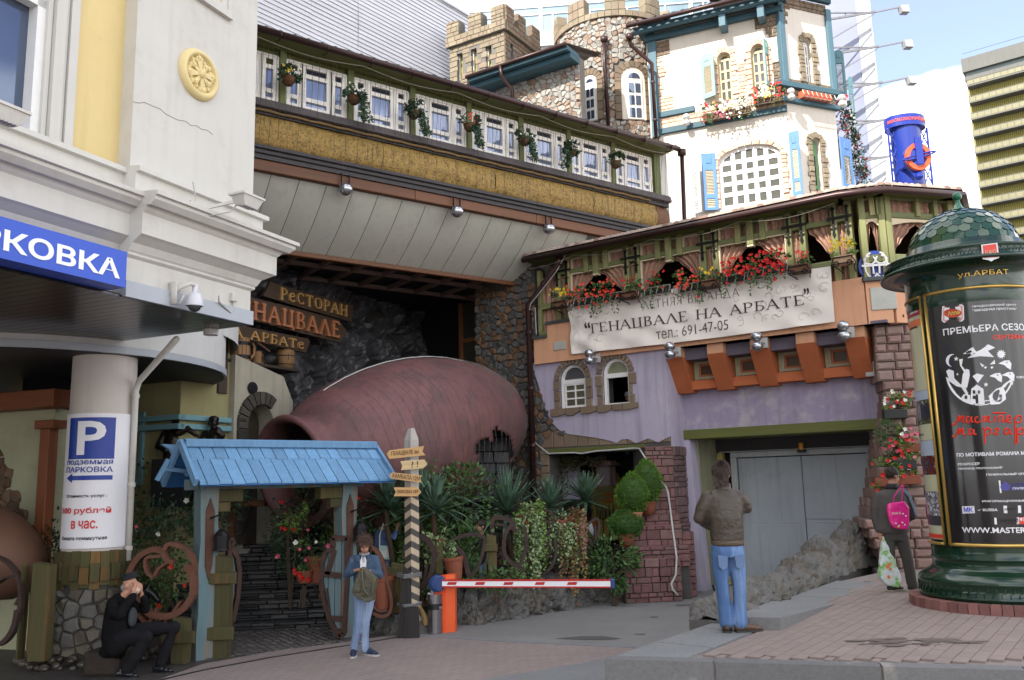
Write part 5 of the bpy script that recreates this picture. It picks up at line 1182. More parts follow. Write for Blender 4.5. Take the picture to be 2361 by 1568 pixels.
b=B(); b.box(0,W_,.2,1,ZT_-4.2,ZT_-2.6); ob('parapet_recess',b,M('recess_tile',(.16,.2,.2),.7),hr)
b=B(); b.box(-.05,.0,.9,16,0,ZT_); ob('end_wall',b,CON,hr)
b=B(); b.tube([(0,-.5,ZT_+1),(W_,-.5,ZT_+1)],.05,4); ob('roof_rail',b,STEEL,hr)
b=B(); 
for k_ in range(140): b.box(k_*.32,k_*.32+.1,.72,.8,0,z1)
ob('ribs',b,YRD,hr)
GLB=M('balcony_glass',(.19,.175,.10),.35,.12,.6,0); nb=0
zf_=HR.px(t4(1715,690))[1]
for k_ in range(16):
 z=zf_-k_*f2
 if z<5: break
 b=B(); b.box(.2,W_,-1.2,.75,z-.25,z); 
 o=ob('balcony',b,CON,hr)
 b=B(); b.box(.2,W_,-1.2,-1.14,z+.95,z+1.03); 
 for q in range(42): b.box(.2+q*1.1,.26+q*1.1,-1.22,-1.12,z,z+1.1)
 ob('railing',b,CON,o); b=B(); b.box(.25,W_,-1.15,-1.13,z+.1,z+.92); ob('railing_glass',b,GLB,o)
 for x in (11,22,33): b=B(); b.box(x,x+1.6,.66,.7,z,z+2.1); b2=ob('window',b,PWHITE,hr); b=B(); b.box(x+.1,x+.72,.6,.65,z+.2,z+2.); b.box(x+.85,x+1.5,.6,.65,z+.2,z+2.); ob('pane',b,GLASSD,b2)
# ---------- restaurant with veranda: frame V is the front of the veranda
V=F(3.3,18.47,-36.); rs=th(V,'restaurant','lilac and orange restaurant with a green timber veranda above the grey roller gate','building')
LIL=M('lilac_stucco',(.385,.35,.445),.85,.08,1.6,.2,60,col2=(.45,.40,.45),c2=.4,c2s=.9,streak=.26)
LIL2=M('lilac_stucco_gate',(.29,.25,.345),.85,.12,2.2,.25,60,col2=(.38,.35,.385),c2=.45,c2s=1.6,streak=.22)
PEACH=M('peach_render',(.60,.32,.19),.8,.07,2,.2,60,col2=(.50,.25,.13),c2=.35,c2s=1.2,streak=.15)
ORNG=M('orange_render',(.42,.12,.045),.8,.1,4,.25,60,col2=(.38,.085,.02),c2=.35,c2s=3)
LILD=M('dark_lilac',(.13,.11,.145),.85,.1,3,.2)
OLIVE=M('olive_plaster',(.25,.25,.16),.85,.1,2,.2,streak=.15); OCHRE=M('ochre_plaster',(.42,.34,.12),.85,.08,2,.2,streak=.1)
PINKST=M('pink_quartzite',(.155,.075,.07),.8,.25,9,.5,35,rnd=.4,col2=(.22,.13,.115),c2=.3,rep='rnd')
TERRST=M('rosy_block',(.235,.15,.13),.85,.22,6,.5,30,rnd=.25,col2=(.30,.21,.18),c2=.35,rep='rnd')
GATE=M('gate_grey',(.37,.405,.44),.55,.12,.9,.12,8,streak=.22,col2=(.33,.36,.39),c2=.4,c2s=1.4)
ex=V.px(t7(1290,1380)); zor=ex[1]; zpe=V.px(t7(390,1190))[1]; zor_l=V.px(t7(290,1480))[1]
xL=V.px(t7(290,1400))[0]; xR=V.px(t8(880,1150))[0]; xBan=V.px(t7(525,1100))[0]
gz=[V.px(p,-.4)[1] for p in (t7(480,600),t7(1300,450),t7(2150,290),t8(600,190))]
zg=sum(gz)/4; zO=(zor+zor_l)/2
zrail=[V.px(p)[1] for p in (t7(1120,640),t7(1735,535),t8(100,505))]; ztra=[V.px(p)[1] for p in (t7(1110,550),t7(1730,430))]; zst=[V.px(p)[1] for p in (t7(1110,610),t7(1730,490))]
zr=sum(zrail)/3; zt1=sum(ztra)/2; zt0=sum(zst)/2; zbase=V.px(t7(400,1180))[1]; zop=V.px(t8(560,690))[1]
lw=[t20(330,200),t20(345,270),t20(390,400),t20(430,540),t20(465,660),t20(520,780),t20(600,860),t20(690,900),t20(800,915),t20(950,935),t20(1080,960),t20(1180,992),t20(1230,955),t20(1300,952),t20(1380,995),t20(1500,945),t20(1600,985),t20(1700,925)]
P=[V.px(p,-.02) for p in lw]; P=[(x,z) for x,z in P]; P[-1]=(0,P[-1][1]); P.append((0,zO+.05)); P[0]=(P[0][0],zO+.05)
wA=V.R(t20(605,210),t20(888,640)); wB_=V.R(t20(1035,150),t20(1325,600))
hA=arch(*wA[:2],wA[2],wA[3]); hB=arch(*wB_[:2],wB_[2],wB_[3])
ob('lilac_wall',wallholes(P,[hA,hB],-.03,.02),LIL,rs)
zlow=V.px(t20(1720,1000))[1]
x0s=V.px(D(1100,900))[0]
dx0,dx1=V.px(t20(500,1130))[0],V.px(t20(1465,1050))[0]; zdo=V.px(t20(600,1105))[1]; zdo2=V.px(t20(1465,1040))[1]
zdo=(zdo+zdo2)/2
ob('rubble_backing',wallholes([(x0s,0),(0,0),(0,zO+.1),(xL,zO+.1),(xL,8.3),(x0s,8.3)],[hA,hB,[(dx0,.5),(dx1,.5),(dx1,zdo),(dx0,zdo)]],.0,.45),MORTD,rs)
b=B(); b.box(-.3,.014,.004,.7,zlow-.05,zO+.05); ob('return_wall',b,LIL,rs); rsn=None
pin=inpoly(P); zba=zdo+.42
def keep(x,z):
 if pin(x,z): return False
 if dx0-.15<x<dx1+.1 and z<zdo+.1: return False
 if x>dx0-.2 and z<zba: return False
 if x>dx1+.1 and z<zlow: return False
 if x>xL and z>zO: return False
 return z<8.2
cells=[(c,p) for c,p in voro(x0s,0,.4,8.2,.16) if keep(*c)]
lst=[stone(c,p,0,.05,.9) for c,p in cells]
sw_=[b for b in lst]
pieces(lst,rs,'rubble_stone',RUBD)
lst=rows(dx0-.25,0,zdo+.12,zba+.1,.42,.27,.014,.014,0,lambda x,z:x<V.px(t20(690,900))[0] or 1,.004)+rows(dx0-.24,dx0,.5,zdo+.1,.2,.24,.012,.035)
pieces(lst,rs,'course_stone',SANDB)
b=B(); b.cbox(dx0,dx1+.02,-.05,.3,zdo-.02,zdo+.1); ob('door_lintel',b,GRNW,rs)
def ringst(x0,x1,z0,z1,w,n):
 r=(x1-x0)/2; zc=z1-r; c=(x0+x1)/2; lst=[]
 for k in range(n):
  a,e=PI*k/n+.035,PI*(k+1)/n-.035; b=B(); b.prism([(c-r*math.cos(a),zc+r*math.sin(a)),(c-(r+w)*math.cos(a),zc+(r+w)*math.sin(a)),(c-(r+w)*math.cos(e),zc+(r+w)*math.sin(e)),(c-r*math.cos(e),zc+r*math.sin(e))],-.075,-.01); lst.append(b)
 z=z0
 while z<zc-.03:
  h=min(random.uniform(.2,.3),zc-z)
  for s in (0,1): j=random.uniform(-.02,.09); a,e=((x0-w-j*.4,x0) if s==0 else (x1,x1+w*.75+j)); b=B(); b.cbox(a,e,-.075,-.01,z+.008,z+h-.008,.01); lst.append(b)
  z+=h
 return lst
pieces(ringst(wA[0],wA[1],wA[2]-.02,wA[3],.13,12)+ringst(wB_[0],wB_[1],wB_[2]-.02,wB_[3],.13,12),rs,'window_stone',SANDB)
zs0,zs1=V.px(t20(700,700))[1],V.px(t20(700,640))[1]; lst=[]; xs_=[V.px(t20(x,650))[0] for x in (525,680,830,1000,1150,1260,1415)]
for i,(a,c) in enumerate(zip(xs_,xs_[1:])):
 b=B(); b.prism([(a+.008,zs1),(c-.008,zs1),(c-.008,zs0+random.uniform(0,.06)),((a+c)/2,zs0-random.uniform(.0,.04)),(a+.008,zs0+random.uniform(-.03,.03))],-.09,-.01); lst.append(b)
pieces(lst,rs,'sill_stone',SANDB)
def win_low(r,opened):
 x0,x1,z0,z1=r; rr=(x1-x0)/2; zc=z1-rr; o=ob('window',wallholes(arch(x0,x1,z0,z1,14),[arch(x0+.07,x1-.07,zc+.01,z1-.07,12),[(x0+.07,z0+.06),(x1-.07,z0+.06),(x1-.07,zc-.09),(x0+.07,zc-.09)]],.04,.12),PWHITE,rs)
 b=B(); b.prism(arch(x0+.06,x1-.06,zc,z1-.06,12),.09,.095); ob('fanlight_pane',b,M('olive_glass',(.16,.17,.10),.1,.3,2,0,spec=.8) if opened else M('dark_grey_glass',(.07,.075,.08),.1,.2,2,0,spec=.9),o)
 if not opened:
  a,c,e,g_=x0+.09,x1-.07,z0+.06,zc-.09; f=B()
  for x in (a,(a+c)/2-.015,c-.035): f.box(x,x+.035,.05,.09,e,g_)
  for z in (e,e+(g_-e)/3,e+2*(g_-e)/3,g_-.035): f.box(a,c,.053,.087,z,z+.035)
  s=ob('sash',f,PWHITE,o)
  b=B(); b.box(a,c,.07,.075,e,g_); ob('pane',b,M('olive_glass2',(.09,.09,.06),.12,.3,2,0,spec=.8),o)
win_low(wA,False); win_low(wB_,True)
b=B(); b.box(wA[0]-.55,wB_[1]+.6,2.4,2.45,wB_[2]-.6,wB_[3]+.4); b.box(wA[0]-.5,wB_[1]+.6,.46,2.4,wB_[2]-.65,wB_[2]-.6); b.box(wA[0]-.55,wA[0]-.5,.46,2.4,wA[2]-.6,wB_[3]+.4); b.box(wB_[1]+.6,wB_[1]+.65,.46,2.4,wA[2]-.6,wB_[3]+.4); b.box(wA[0]-.5,wB_[1]+.6,.46,2.4,wB_[3]+.38,wB_[3]+.4); ob('kitchen_room',b,DARK,rs)
xS=V.px(t7(390,1190))[0]; zC1=V.px(t7(330,1290))[1]
xturn=V.px(t8(735,450))[0]+.32
b=B(); b.prism([(xL,zO),(xturn,zO),(xturn,zbase),(xS,zbase),(xS,zC1),(xL,zC1)],-.12,.2); ob('parapet',b,PEACH,rs)
b=B(); b.box(xS-.03,xBan+.3,-.17,.2,zbase,zbase+.07); ob('coping',b,M('slate_coping',(.055,.065,.062),.6,.1,8,.3),rs); b=B(); b.box(xL-.04,xS,-.17,.2,zC1,zC1+.07); ob('coping',b,M('slate_coping'),rs)
q=V.R(t7(417,1295),t7(517,1400),-.14); b=B(); b.cbox(q[0],q[1],-.145,-.12,q[2]+.1,q[3]-.05); ob('wall_plate_square',b,M('pale_plate',(.40,.40,.36),.6),rs)
TIM=M('veranda_green',(.20,.205,.085),.65,.14,4,.3,30,grain='z',rnd=.08,col2=(.32,.26,.12),c2=.42,c2s=7); TIMH=M('veranda_green_rail',(.15,.165,.07),.65,.14,4,.3,30,grain='x',rnd=.08,col2=(.26,.22,.09),c2=.38,c2s=7)
CRMF=M('cream_edge',(.60,.50,.34),.7,.06,6,.1)
def curtain(par,x0,x1,z0,z1,y,side=0,name='curtain'):
 b=B(); n=max(6,int((x1-x0)*22)); m=9
 def fn(u,v):
  x=x0+(x1-x0)*u; t=v
  if side: 
   wd=1-.93*max(0,(t-.1)/.9)**.75*1.; wd=max(wd,.16)+.025*math.sin(t*22); x=(x0+(x1-x0)*u*wd) if side<0 else (x1-(x1-x0)*(1-u)*wd)
  return (x,y+.03*math.sin(u*n*1.9)+.012*math.sin(t*9+u*7),z1-(z1-z0)*t)
 b.grid(fn,n*3,m); return ob(name,b,CURT,par,smooth=True)
def cross(par,x,z,h=.62,w_=.5):
 for s in (-1,1):
  b=B(); b.box(x+s*.13-.022,x+s*.13+.022,-.135,-.11,z-h*.5,z+h*.3); b.prism([(x+s*.13-.05,z+h*.3),(x+s*.13,z+h*.38),(x+s*.13+.05,z+h*.3),(x+s*.13,z+h*.22)],-.135,-.11); b.prism([(x+s*.13-.035,z-h*.5),(x+s*.13,z-h*.62),(x+s*.13+.035,z-h*.5),(x+s*.13,z-h*.44)],-.135,-.11)
  b.box(x+s*.13-.07,x+s*.13+.07,-.134,-.111,z-h*.33,z-h*.3); ob('iron_strap',b,IRON,par)
 b=B(); b.box(x-w_/2,x+w_/2,-.145,-.12,z-.02,z+.02); ob('iron_strap',b,IRON,par)
def twinpost(par,x,zb,zt):
 for s in (-1,1): b=B(); b.cbox(x+s*.135-.06,x+s*.135+.06,-.1,.06,zb,zt); ob('post',b,TIM,par)
 b=B(); b.cbox(x-.2,x+.2,-.09,.05,zr-.03,zr+.13); ob('rail_block',b,TIMH,par)
 cross(par,x,zr+.05); curtain(par,x-.08,x+.08,zb,zr-.05,.02); curtain(par,x-.08,x+.08,zr+.14,zt1,.02)
def bay_(par,x0,x1,zb,zt,wide=True,part=1):
 m=(x0+x1)/2; 
 b=B(); b.cbox(x0,x1,-.06,.06,zr-.04,zr+.07); ob('rail',b,TIMH,par)
 b=B(); b.cbox(x0,x1,-.07,.06,zt1+.0,zt+.0); ob('head_beam',b,TIMH,par)
 b=B(); b.box(x0,x1,-.055,.0,zr-.07,zr-.045); b.box(x0,x0+.035,-.05,.0,zb,zr-.05); b.box(x1-.03,x1,-.05,.0,zb,zr-.05)
 if wide:
  for s in (-1,1): c=B(); c.cbox(m+s*.26-.06,m+s*.26+.06,-.12,.06,zr-.1,zt); ob('short_post',c,TIM,par)
  c=B(); c.cbox(m-.07,m+.07,-.13,.06,zr-.16,zt); ob('short_post',c,TIM,par)
  c=B(); c.box(m-.065,m+.065,-.125,.0,zr-.2,zr-.162); ob('post_foot',c,CRMF,par)
  for s,(a,c_) in ((0,(x0+.04,m-.33)),(1,(m+.33,x1-.04))): curtain(par,a,c_,zr+.06,zt1,.03); b.box(a,c_,-.05,.02,zt1-.02,zt1); b.box(a-.02,a+.01,-.05,.02,zr+.07,zt1)
  for a,c_ in ((m-.19,m-.08),(m+.08,m+.19)): curtain(par,a,c_,zr+.06,zt1,.03)
  if part: curtain(par,x0,m,zb,zr-.04,.05,-1); curtain(par,m,x1,zb,zr-.04,.05,1)
 else: curtain(par,x0+.03,x1-.03,zr+.06,zt1,.03)
 ob('cream_edge',b,CRMF,par)
px_=[V.px(t7(x,y))[0] for x,y in ((503,780),(1035,700),(1648,620))]+[V.px(t8(375,500))[0]]
vx=[px_[0],px_[1],px_[2],px_[3]]; st_=(vx[3]-vx[0])/3; vx=[vx[0]+st_*i for i in range(4)]
zb=zbase+.05
for x in vx: twinpost(rs,x,zb if x!=vx[0] else zbase,zg-.02)
for a,c in zip(vx,vx[1:]): bay_(rs,a+.2,c-.2,zbase+.45,zg-.02)
xl0=V.px(t7(305,900))[0]
b=B(); b.cbox(xl0,xl0+.1,-.08,.05,zC1+.1,zg-.2); ob('post',b,TIM,rs); b=B(); b.cbox(xl0,vx[0]-.2,-.08,.05,V.px(t7(350,1040))[1]-.06,V.px(t7(350,1040))[1]+.08); ob('rail',b,TIMH,rs)
curtain(rs,xl0+.1,vx[0]-.2,V.px(t7(350,1035))[1],zr,.03); curtain(rs,xl0+.1,vx[0]-.2,zC1+.1,V.px(t7(350,1050))[1],.03); b=B(); b.cbox(xl0,vx[0]-.2,-.08,.05,zC1+.07,zC1+.17); ob('rail',b,TIMH,rs)
x5=V.px(t8(735,450))[0]
b=B(); b.cbox(vx[3]+.2,x5-.2,-.06,.06,zr-.04,zr+.07); ob('rail',b,TIMH,rs); b=B(); b.cbox(vx[3]+.2,x5-.2,-.07,.06,zt1,zg-.02); ob('head_beam',b,TIMH,rs); curtain(rs,vx[3]+.25,x5-.25,zr+.06,zt1,.03)
m5=(vx[3]+x5)/2; curtain(rs,vx[3]+.22,m5+.25,zop,zr-.04,.05,1); curtain(rs,m5+.05,x5-.2,zop,zr-.04,.05,1)
b=B(); b.cbox(vx[3]+.2,x5+.2,-.07,.08,zop-.12,zop); ob('rail',b,TIMH,rs); twinpost(rs,x5,zbase,zg-.02)
b=B(); b.box(vx[3]+.2,x5,.15,.2,zbase,zop); ob('wood_panel',b,M('red_wood_panel',(.22,.07,.03),.6,.2,4,.3,grain='z'),rs)
for a,c in zip(vx,vx[1:]): b=B(); b.cbox(a+.2,c-.2,-.05,.06,zbase+.33,zbase+.45); ob('rail',b,TIMH,rs); b=B(); b.box(a+.2,c-.2,.05,.1,zbase,zbase+.33); ob('wood_panel',b,M('red_wood_panel'),rs)
b=B(); b.box(xL,x5+1.2,2.2,2.25,zbase-.1,zg+.3); b.box(xL,x5+.9,.2,2.2,zO+.1,zO+.15); ob('inner_wall',b,M('veranda_inside',(.045,.03,.02),.8,.3,2),rs)
b=B(); b.box(xL,x5+.9,.1,2.2,zg+.02,zg+.06); ob('ceiling',b,M('awning_cloth',(.16,.11,.04),.8,.3,2),rs)
pT=V.W(x5+.3,0); T1=F(pT.x,pT.y,-12.); w1_=T1.px(t8(1060,450))[0]; pT2=T1.W(w1_,0); T2=F(pT2.x,pT2.y,14.); w2_=1.5; pT3=T2.W(w2_,0); T3=F(pT3.x,pT3.y,60.)
def facet(fr,w_,nm,iron):
 l=V.loc(fr.o); par=link(nm,None,rs,(l[0],l[1],0),fr.a-V.a)
 b=B(); b.prism([(0,zO-.0),(w_,zO-.0),(w_,zbase-.1),(0,zbase-.1)],-.12,.2); ob('parapet',b,PEACH,par)
 b=B(); b.cbox(-.05,w_+.05,-.2,.2,zbase-.1,zbase-.02); ob('coping',b,M('slate_coping'),par)
 for x in (.0,w_-.1): b=B(); b.cbox(x,x+.12,-.1,.06,zbase-.05,zg); ob('post',b,TIM,par)
 b=B(); b.cbox(0,w_,-.07,.07,zop-.15,zop); ob('rail',b,TIMH,par)
 b=B(); b.cbox(0,w_,-.06,.06,zr-.04,zr+.08); ob('rail',b,TIMH,par); b=B(); b.cbox(0,w_,-.07,.06,zt1,zg); ob('head_beam',b,TIMH,par)
 b=B(); b.prism([(.1,zr-.05),(w_-.1,zr-.05),(w_-.1,zr-.2)]+[(.1+(w_-.2)*(1-k/8),zr-.2+.1*math.sin(PI*k/8)) for k in range(1,8)]+[(.1,zr-.2)],-.05,.0); ob('arched_head',b,CRMF,par)
 m=w_/2; curtain(par,.12,m,zop,zr-.06,.05,-1); curtain(par,m,w_-.12,zop,zr-.06,.05,1); curtain(par,.15,w_-.15,zr+.08,zt1,.03)
 for f_ in (.45,.72): b=B(); b.cbox(w_*f_,w_*f_+.1,-.1,.06,zr,zg); ob('short_post',b,TIM,par)
 if iron:
  b=B(); zc=(zbase+zop)/2; 
  for s in (-1,1):
   b.tube([(m+s*.05,-.1,zbase+.05),(m+s*.06,-.1,zop-.2)],.02,5)
   b.tube([(m+s*(.08+.12*math.sin(t*.5)),-.1,zc+.24*math.cos(t*.5)) for t in range(0,9)],.02,5); b.tube([(m+s*(.1+.1*math.sin(t*.7)),-.1,zc+.1+.08*math.cos(t*.7)) for t in range(0,9)],.02,5)
  b.box(m-.25,m+.25,-.11,-.09,zc-.02,zc+.02); ob('white_scroll',b,PWHITE,par)
  b=B(); b.lathe([(0,0),(.3,0)],18); b.v=[(m+x,-.03,zc+y) for x,y,z in b.v]; ob('navy_disc',b,NAVY,par)
 q=B(); q.cbox(w_*.15,w_*.15+.45,-.145,-.12,zO+.25,zO+.68); ob('wall_plate_square',q,M('pale_plate'),par)
 b=B(); b.box(0,w_,.06,.1,zbase,zop-.1); ob('wood_panel',b,M('red_wood_panel'),par)
 return par
facet(T1,w1_,'turret_side',True); facet(T2,w2_,'turret_side',True); facet(T3,2.4,'turret_side',False)
gp=[V.W(xl0-.1,-.5,zg),V.W(x5+.1,-.5,zg),T1.W(.1,-.45,zg),T1.W(w1_,-.45,zg),T2.W(w2_,-.4,zg),T3.W(2.5,-.3,zg)]
L_=lambda P:Vector((*V.loc(P),P.z)); gl=[L_(p) for p in gp]
b=B(); b.tube(gl,.07,8); ob('gutter',b,GUT,rs,smooth=True)
for i,(p,q) in enumerate(zip(gl,gl[1:])):
 b=B(); d_=(q-p).normalized(); n_=Vector((-d_.y,d_.x,0)); A_=[p+n_*.05,q+n_*.05,q+n_*.6,p+n_*.6]; b.add([a+Vector((0,0,-.02)) for a in A_],[(0,1,2,3)]); ob('eave_board',b,GRNW,rs)
apex=[V.W(xl0-.1,3.2,zg+.95),V.W(x5+.1,3.2,zg+.95),V.W(x5+.3,3.2,zg+1.),V.W(x5+.6,3.3,zg+1.),V.W(x5+.8,3.4,zg+1.),V.W(x5+1.,4.,zg+1.)]; al=[L_(p) for p in apex]
b=B()
for i in range(len(gl)-1): b.add([gl[i]+Vector((0,0,.06)),gl[i+1]+Vector((0,0,.06)),al[i+1],al[i]],[(0,1,2,3)])
ob('roof_deck',b,M('roof_deck',(.30,.22,.18),.9),rs)
TILE=M('clay_tile',(.40,.32,.27),.85,.15,6,.3,30,rnd=.25,col2=(.34,.22,.18),c2=.25,rep='rnd'); TG=[]
for i in range(len(gl)-1):
 n=max(1,int((gl[i+1]-gl[i]).length/.13))
 for k in range(n):
  t=(k+.5)/n; p=gl[i].lerp(gl[i+1],t)+Vector((0,0,.09)); q=al[i].lerp(al[i+1],t)+Vector((0,0,.03)); 
  for j in range(2):
   a=p.lerp(q,j*.13); c=p.lerp(q,j*.13+.15); bb=B(); r=.07; d_=(gl[i+1]-gl[i]).normalized(); vs=[]
   for e in (a,c):
    for s in range(7): an=PI*s/6; vs.append(e+d_*r*math.cos(an)+Vector((0,0,r*math.sin(an)*.9+(.012 if e is a else 0))))
   bb.add(vs,[(s,s+1,s+8,s+7) for s in range(6)]+[(6,5,4,3,2,1,0)]); TG.append(bb)
  bb=B(); bb.tube([p.lerp(q,.28),q],.07,6); TG.append(bb)
TG.sort(key=lambda b:-len(b.v)); pieces(TG,rs,'roof_tile',TILE)
wc=th(V,'eave_cable','pale cable looping under the veranda gutter','cable'); b=B(); P=[]
for k in range(90): x=xl0+(x5-xl0)*k/89; P.append((x,-.42,zg-.1-.12*abs(math.sin(x*1.6))))
b.tube(P,.005,4); ob('cable',b,M('beige_wire'),wc)
# ---------- gate bay
G0=.65
zgb=V.px(t13(300,715),G0)[1]; zgb2=V.px(t12(1100,105),G0)[1]; zgb=(zgb+zgb2)/2
xg0=V.px(t12(1130,600),G0)[0]; xg1=V.px(t13(725,900),G0)[0]; xgR=V.px(t13(780,500),G0)[0]+.4
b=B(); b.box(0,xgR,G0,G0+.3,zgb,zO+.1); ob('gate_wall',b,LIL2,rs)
b=B(); b.cbox(-.03,xgR,G0-.06,G0+.9,zgb-.1,zgb+.1); ob('gate_beam',b,GRNW,rs)
pl=[V.px(t12(1020,140),G0-.02),V.px(t12(1125,140),G0-.02)]; 
b=B(); b.prism([(.0,0),(xg0+.14,0),(xg0-.03,zgb-.1),(0,zgb-.1)],G0-.03,G0+.3); ob('pilaster',b,LIL,rs)
b=B(); b.box(xg0-.05,xg0+.02,G0+.3,G0+1.3,0,zgb); ob('recess_wall',b,OLIVE,rs)
xq=V.px(t12(1420,600),G0+1.3)[0]
b=B(); b.box(xg0-.1,xq,G0+1.3,G0+1.449,0,zgb-.1); ob('recess_back',b,OCHRE,rs)
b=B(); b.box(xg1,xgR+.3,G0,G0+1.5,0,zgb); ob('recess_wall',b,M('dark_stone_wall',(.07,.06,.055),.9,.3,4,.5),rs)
zgt=V.px(t12(1800,240),G0+1.3)[1]; zdt=V.px(t12(1800,300),G0+1.35)[1]
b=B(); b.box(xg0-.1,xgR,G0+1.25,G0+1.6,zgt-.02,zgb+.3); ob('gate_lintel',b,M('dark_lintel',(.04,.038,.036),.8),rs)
xd0,xd1=V.px(t12(1565,600),G0+1.35)[0],V.px(t13(640,1000),G0+1.35)[0]
fr_m=M('gate_frame_white',(.42,.43,.44),.6,.08,3,.1,streak=.2)
gt=link('gate',None,rs,(0,0,0)); b=B(); b.box(xg0-.1,xgR,G0+1.45,G0+1.5,-.05,zgb+.3); ob('dark_backing',b,DARK,gt)
b=B(); b.cbox(xq-.02,xd1+.3,G0+1.15,G0+1.4,zdt+.12,zgt); ob('gate_box',b,fr_m,gt)
b=B(); b.cbox(xd0-.16,xd1+.14,G0+1.3,G0+1.4,zdt,zdt+.12); b.cbox(xd0-.16,xd0-.02,G0+1.3,G0+1.4,0,zdt); b.cbox(xd1+.0,xd1+.14,G0+1.3,G0+1.4,0,zdt); ob('gate_frame',b,fr_m,gt)
xm=V.px(t17(1958,200),G0+1.35)[0]; xm2=V.px(t13(25,1200),G0+1.35)[0]
for a,c in ((xd0,xm),(xm,xd1)): 
 b=B(); b.cbox(a+.008,c-.008,G0+1.33,G0+1.4,.12,zdt-.02,.008)
 o=ob('gate_leaf',b,GATE,gt)
 b=B(); b.cbox(a+.1,c-.1,G0+1.322,G0+1.33,1.35,1.37); b.box(a+.02,c-.02,G0+1.31,G0+1.33,.12,.16); ob('seam',b,fr_m,o)
b=B(); x_=xm+.55*(xd1-xm); b.box(xm+.02,x_,G0+1.32,G0+1.33,1.42,1.43); b.box(x_,x_+.012,G0+1.32,G0+1.33,.2,1.43); b.ell((xm+.35,G0+1.3,1.0),.025,6); b.tube([(x_,G0+1.29,.95),(x_,G0+1.27,1.15)],.012,5); ob('wicket_door',b,M('door_seam',(.09,.10,.12),.6),gt)
for z in (.5,1.4,2.3): b=B(); b.tube([(xd1-.02,G0+1.28,z),(xd1-.02,G0+1.28,z+.14)],.02,6); ob('hinge',b,STEEL,gt)
b=B(); b.box(xd0,xd1,G0+1.3,G0+1.4,0,.12); ob('rubber_seal',b,BLK,gt)
x_,z_=V.px(t13(22,920),G0+1.1); o=thing('beacon','small amber warning beacon above the grey gate','beacon',V.W(x_,G0+1.08,z_),V.a); b=B(); b.lathe([(0,.09),(.05,.08),(.06,-.02),(.06,-.06)],12); ob('lens',b,M('amber',(.5,.2,.01),.25),o); b=B(); b.box(-.07,.07,-.06,.1,-.12,-.06); ob('base',b,BLK,o)
bl=[(t7(1305,1340),t7(1450,1340)),(t7(1640,1290),t7(1780,1290)),(t7(1985,1240),t7(2130,1240)),(t8(385,1230),t8(525,1230)),(t8(745,1180),t8(885,1180))]
bx=[(V.px(a)[0],V.px(c)[0]) for a,c in bl]; b0=bx[0][0]; b4=bx[-1][0]; bw_=sum(c-a for a,c in bx)/5*.94; st2=(b4-b0)/4
zbb=V.px(t20(1815,500),G0)[1]; zb1_=V.px(t20(1695,140))[1]; zb2=V.px(t13(600,280),G0)[1]; zbb=(zbb+zb2)/2
xB_=[b0+k*st2 for k in range(5)]
for k,x in enumerate(xB_):
 b=B(); b.prism([(G0,zO),(-.02,zO),(-.02,zb1_),(G0,zb1_)],x,x+bw_,ax='x'); ob('bracket_head',b,PEACH,rs)
 b=B(); b.prism([(G0+.1,zb1_-.005),(-.04,zb1_-.005),(G0-.22,zbb),(G0+.1,zbb)],x-.01,x+bw_+.01,ax='x'); ob('bracket',b,ORNG,rs)
 if k<4:
  x0,x1=x+bw_+.02,xB_[k+1]-.02; g_=(x1-x0)
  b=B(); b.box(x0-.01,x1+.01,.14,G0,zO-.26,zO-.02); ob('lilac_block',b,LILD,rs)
  zl0=zbb+.05
  b=B(); b.cbox(x0-.02,x1+.02,G0-.25,G0,zl0,zl0+.2); ob('orange_ledge',b,ORNG,rs)
  b=B(); b.box(x0,x1,G0-.12,G0,zl0+.2,zO-.26); ob('green_panel',b,M('pale_green_plaster',(.34,.35,.20),.8,.1,3,.2),rs)
  cx_=(x0+x1)/2+.03; h=.17; zc=zl0+.2+.21
  f_=wallholes([(cx_-h-.05,zc-.19),(cx_+h+.05,zc-.19),(cx_+h+.05,zc+.19),(cx_-h-.05,zc+.19)],[[(cx_-h,zc-.14),(cx_+h,zc-.14),(cx_+h,zc+.14),(cx_-h,zc+.14)]],G0-.18,G0-.12); o=ob('small_window',f_,M('stone_frame',(.30,.27,.19),.8,.15,8,.3),rs)
  f_=wallholes([(cx_-h,zc-.14),(cx_+h,zc-.14),(cx_+h,zc+.14),(cx_-h,zc+.14)],[[(cx_-h+.045,zc-.095),(cx_+h-.045,zc-.095),(cx_+h-.045,zc+.095),(cx_-h+.045,zc+.095)]],G0-.16,G0-.121); ob('inner_frame',f_,M('rust_frame',(.30,.09,.035),.6,.1),o)
  b=B(); b.box(cx_-h,cx_+h,G0-.13,G0-.125,zc-.14,zc+.14); ob('pane',b,M('brown_pane',(.06,.03,.01),.3),o)
b=B(); b.box(0,xgR,-.1,G0,zO,zO+.05); ob('slab_soffit',b,LILD,rs)
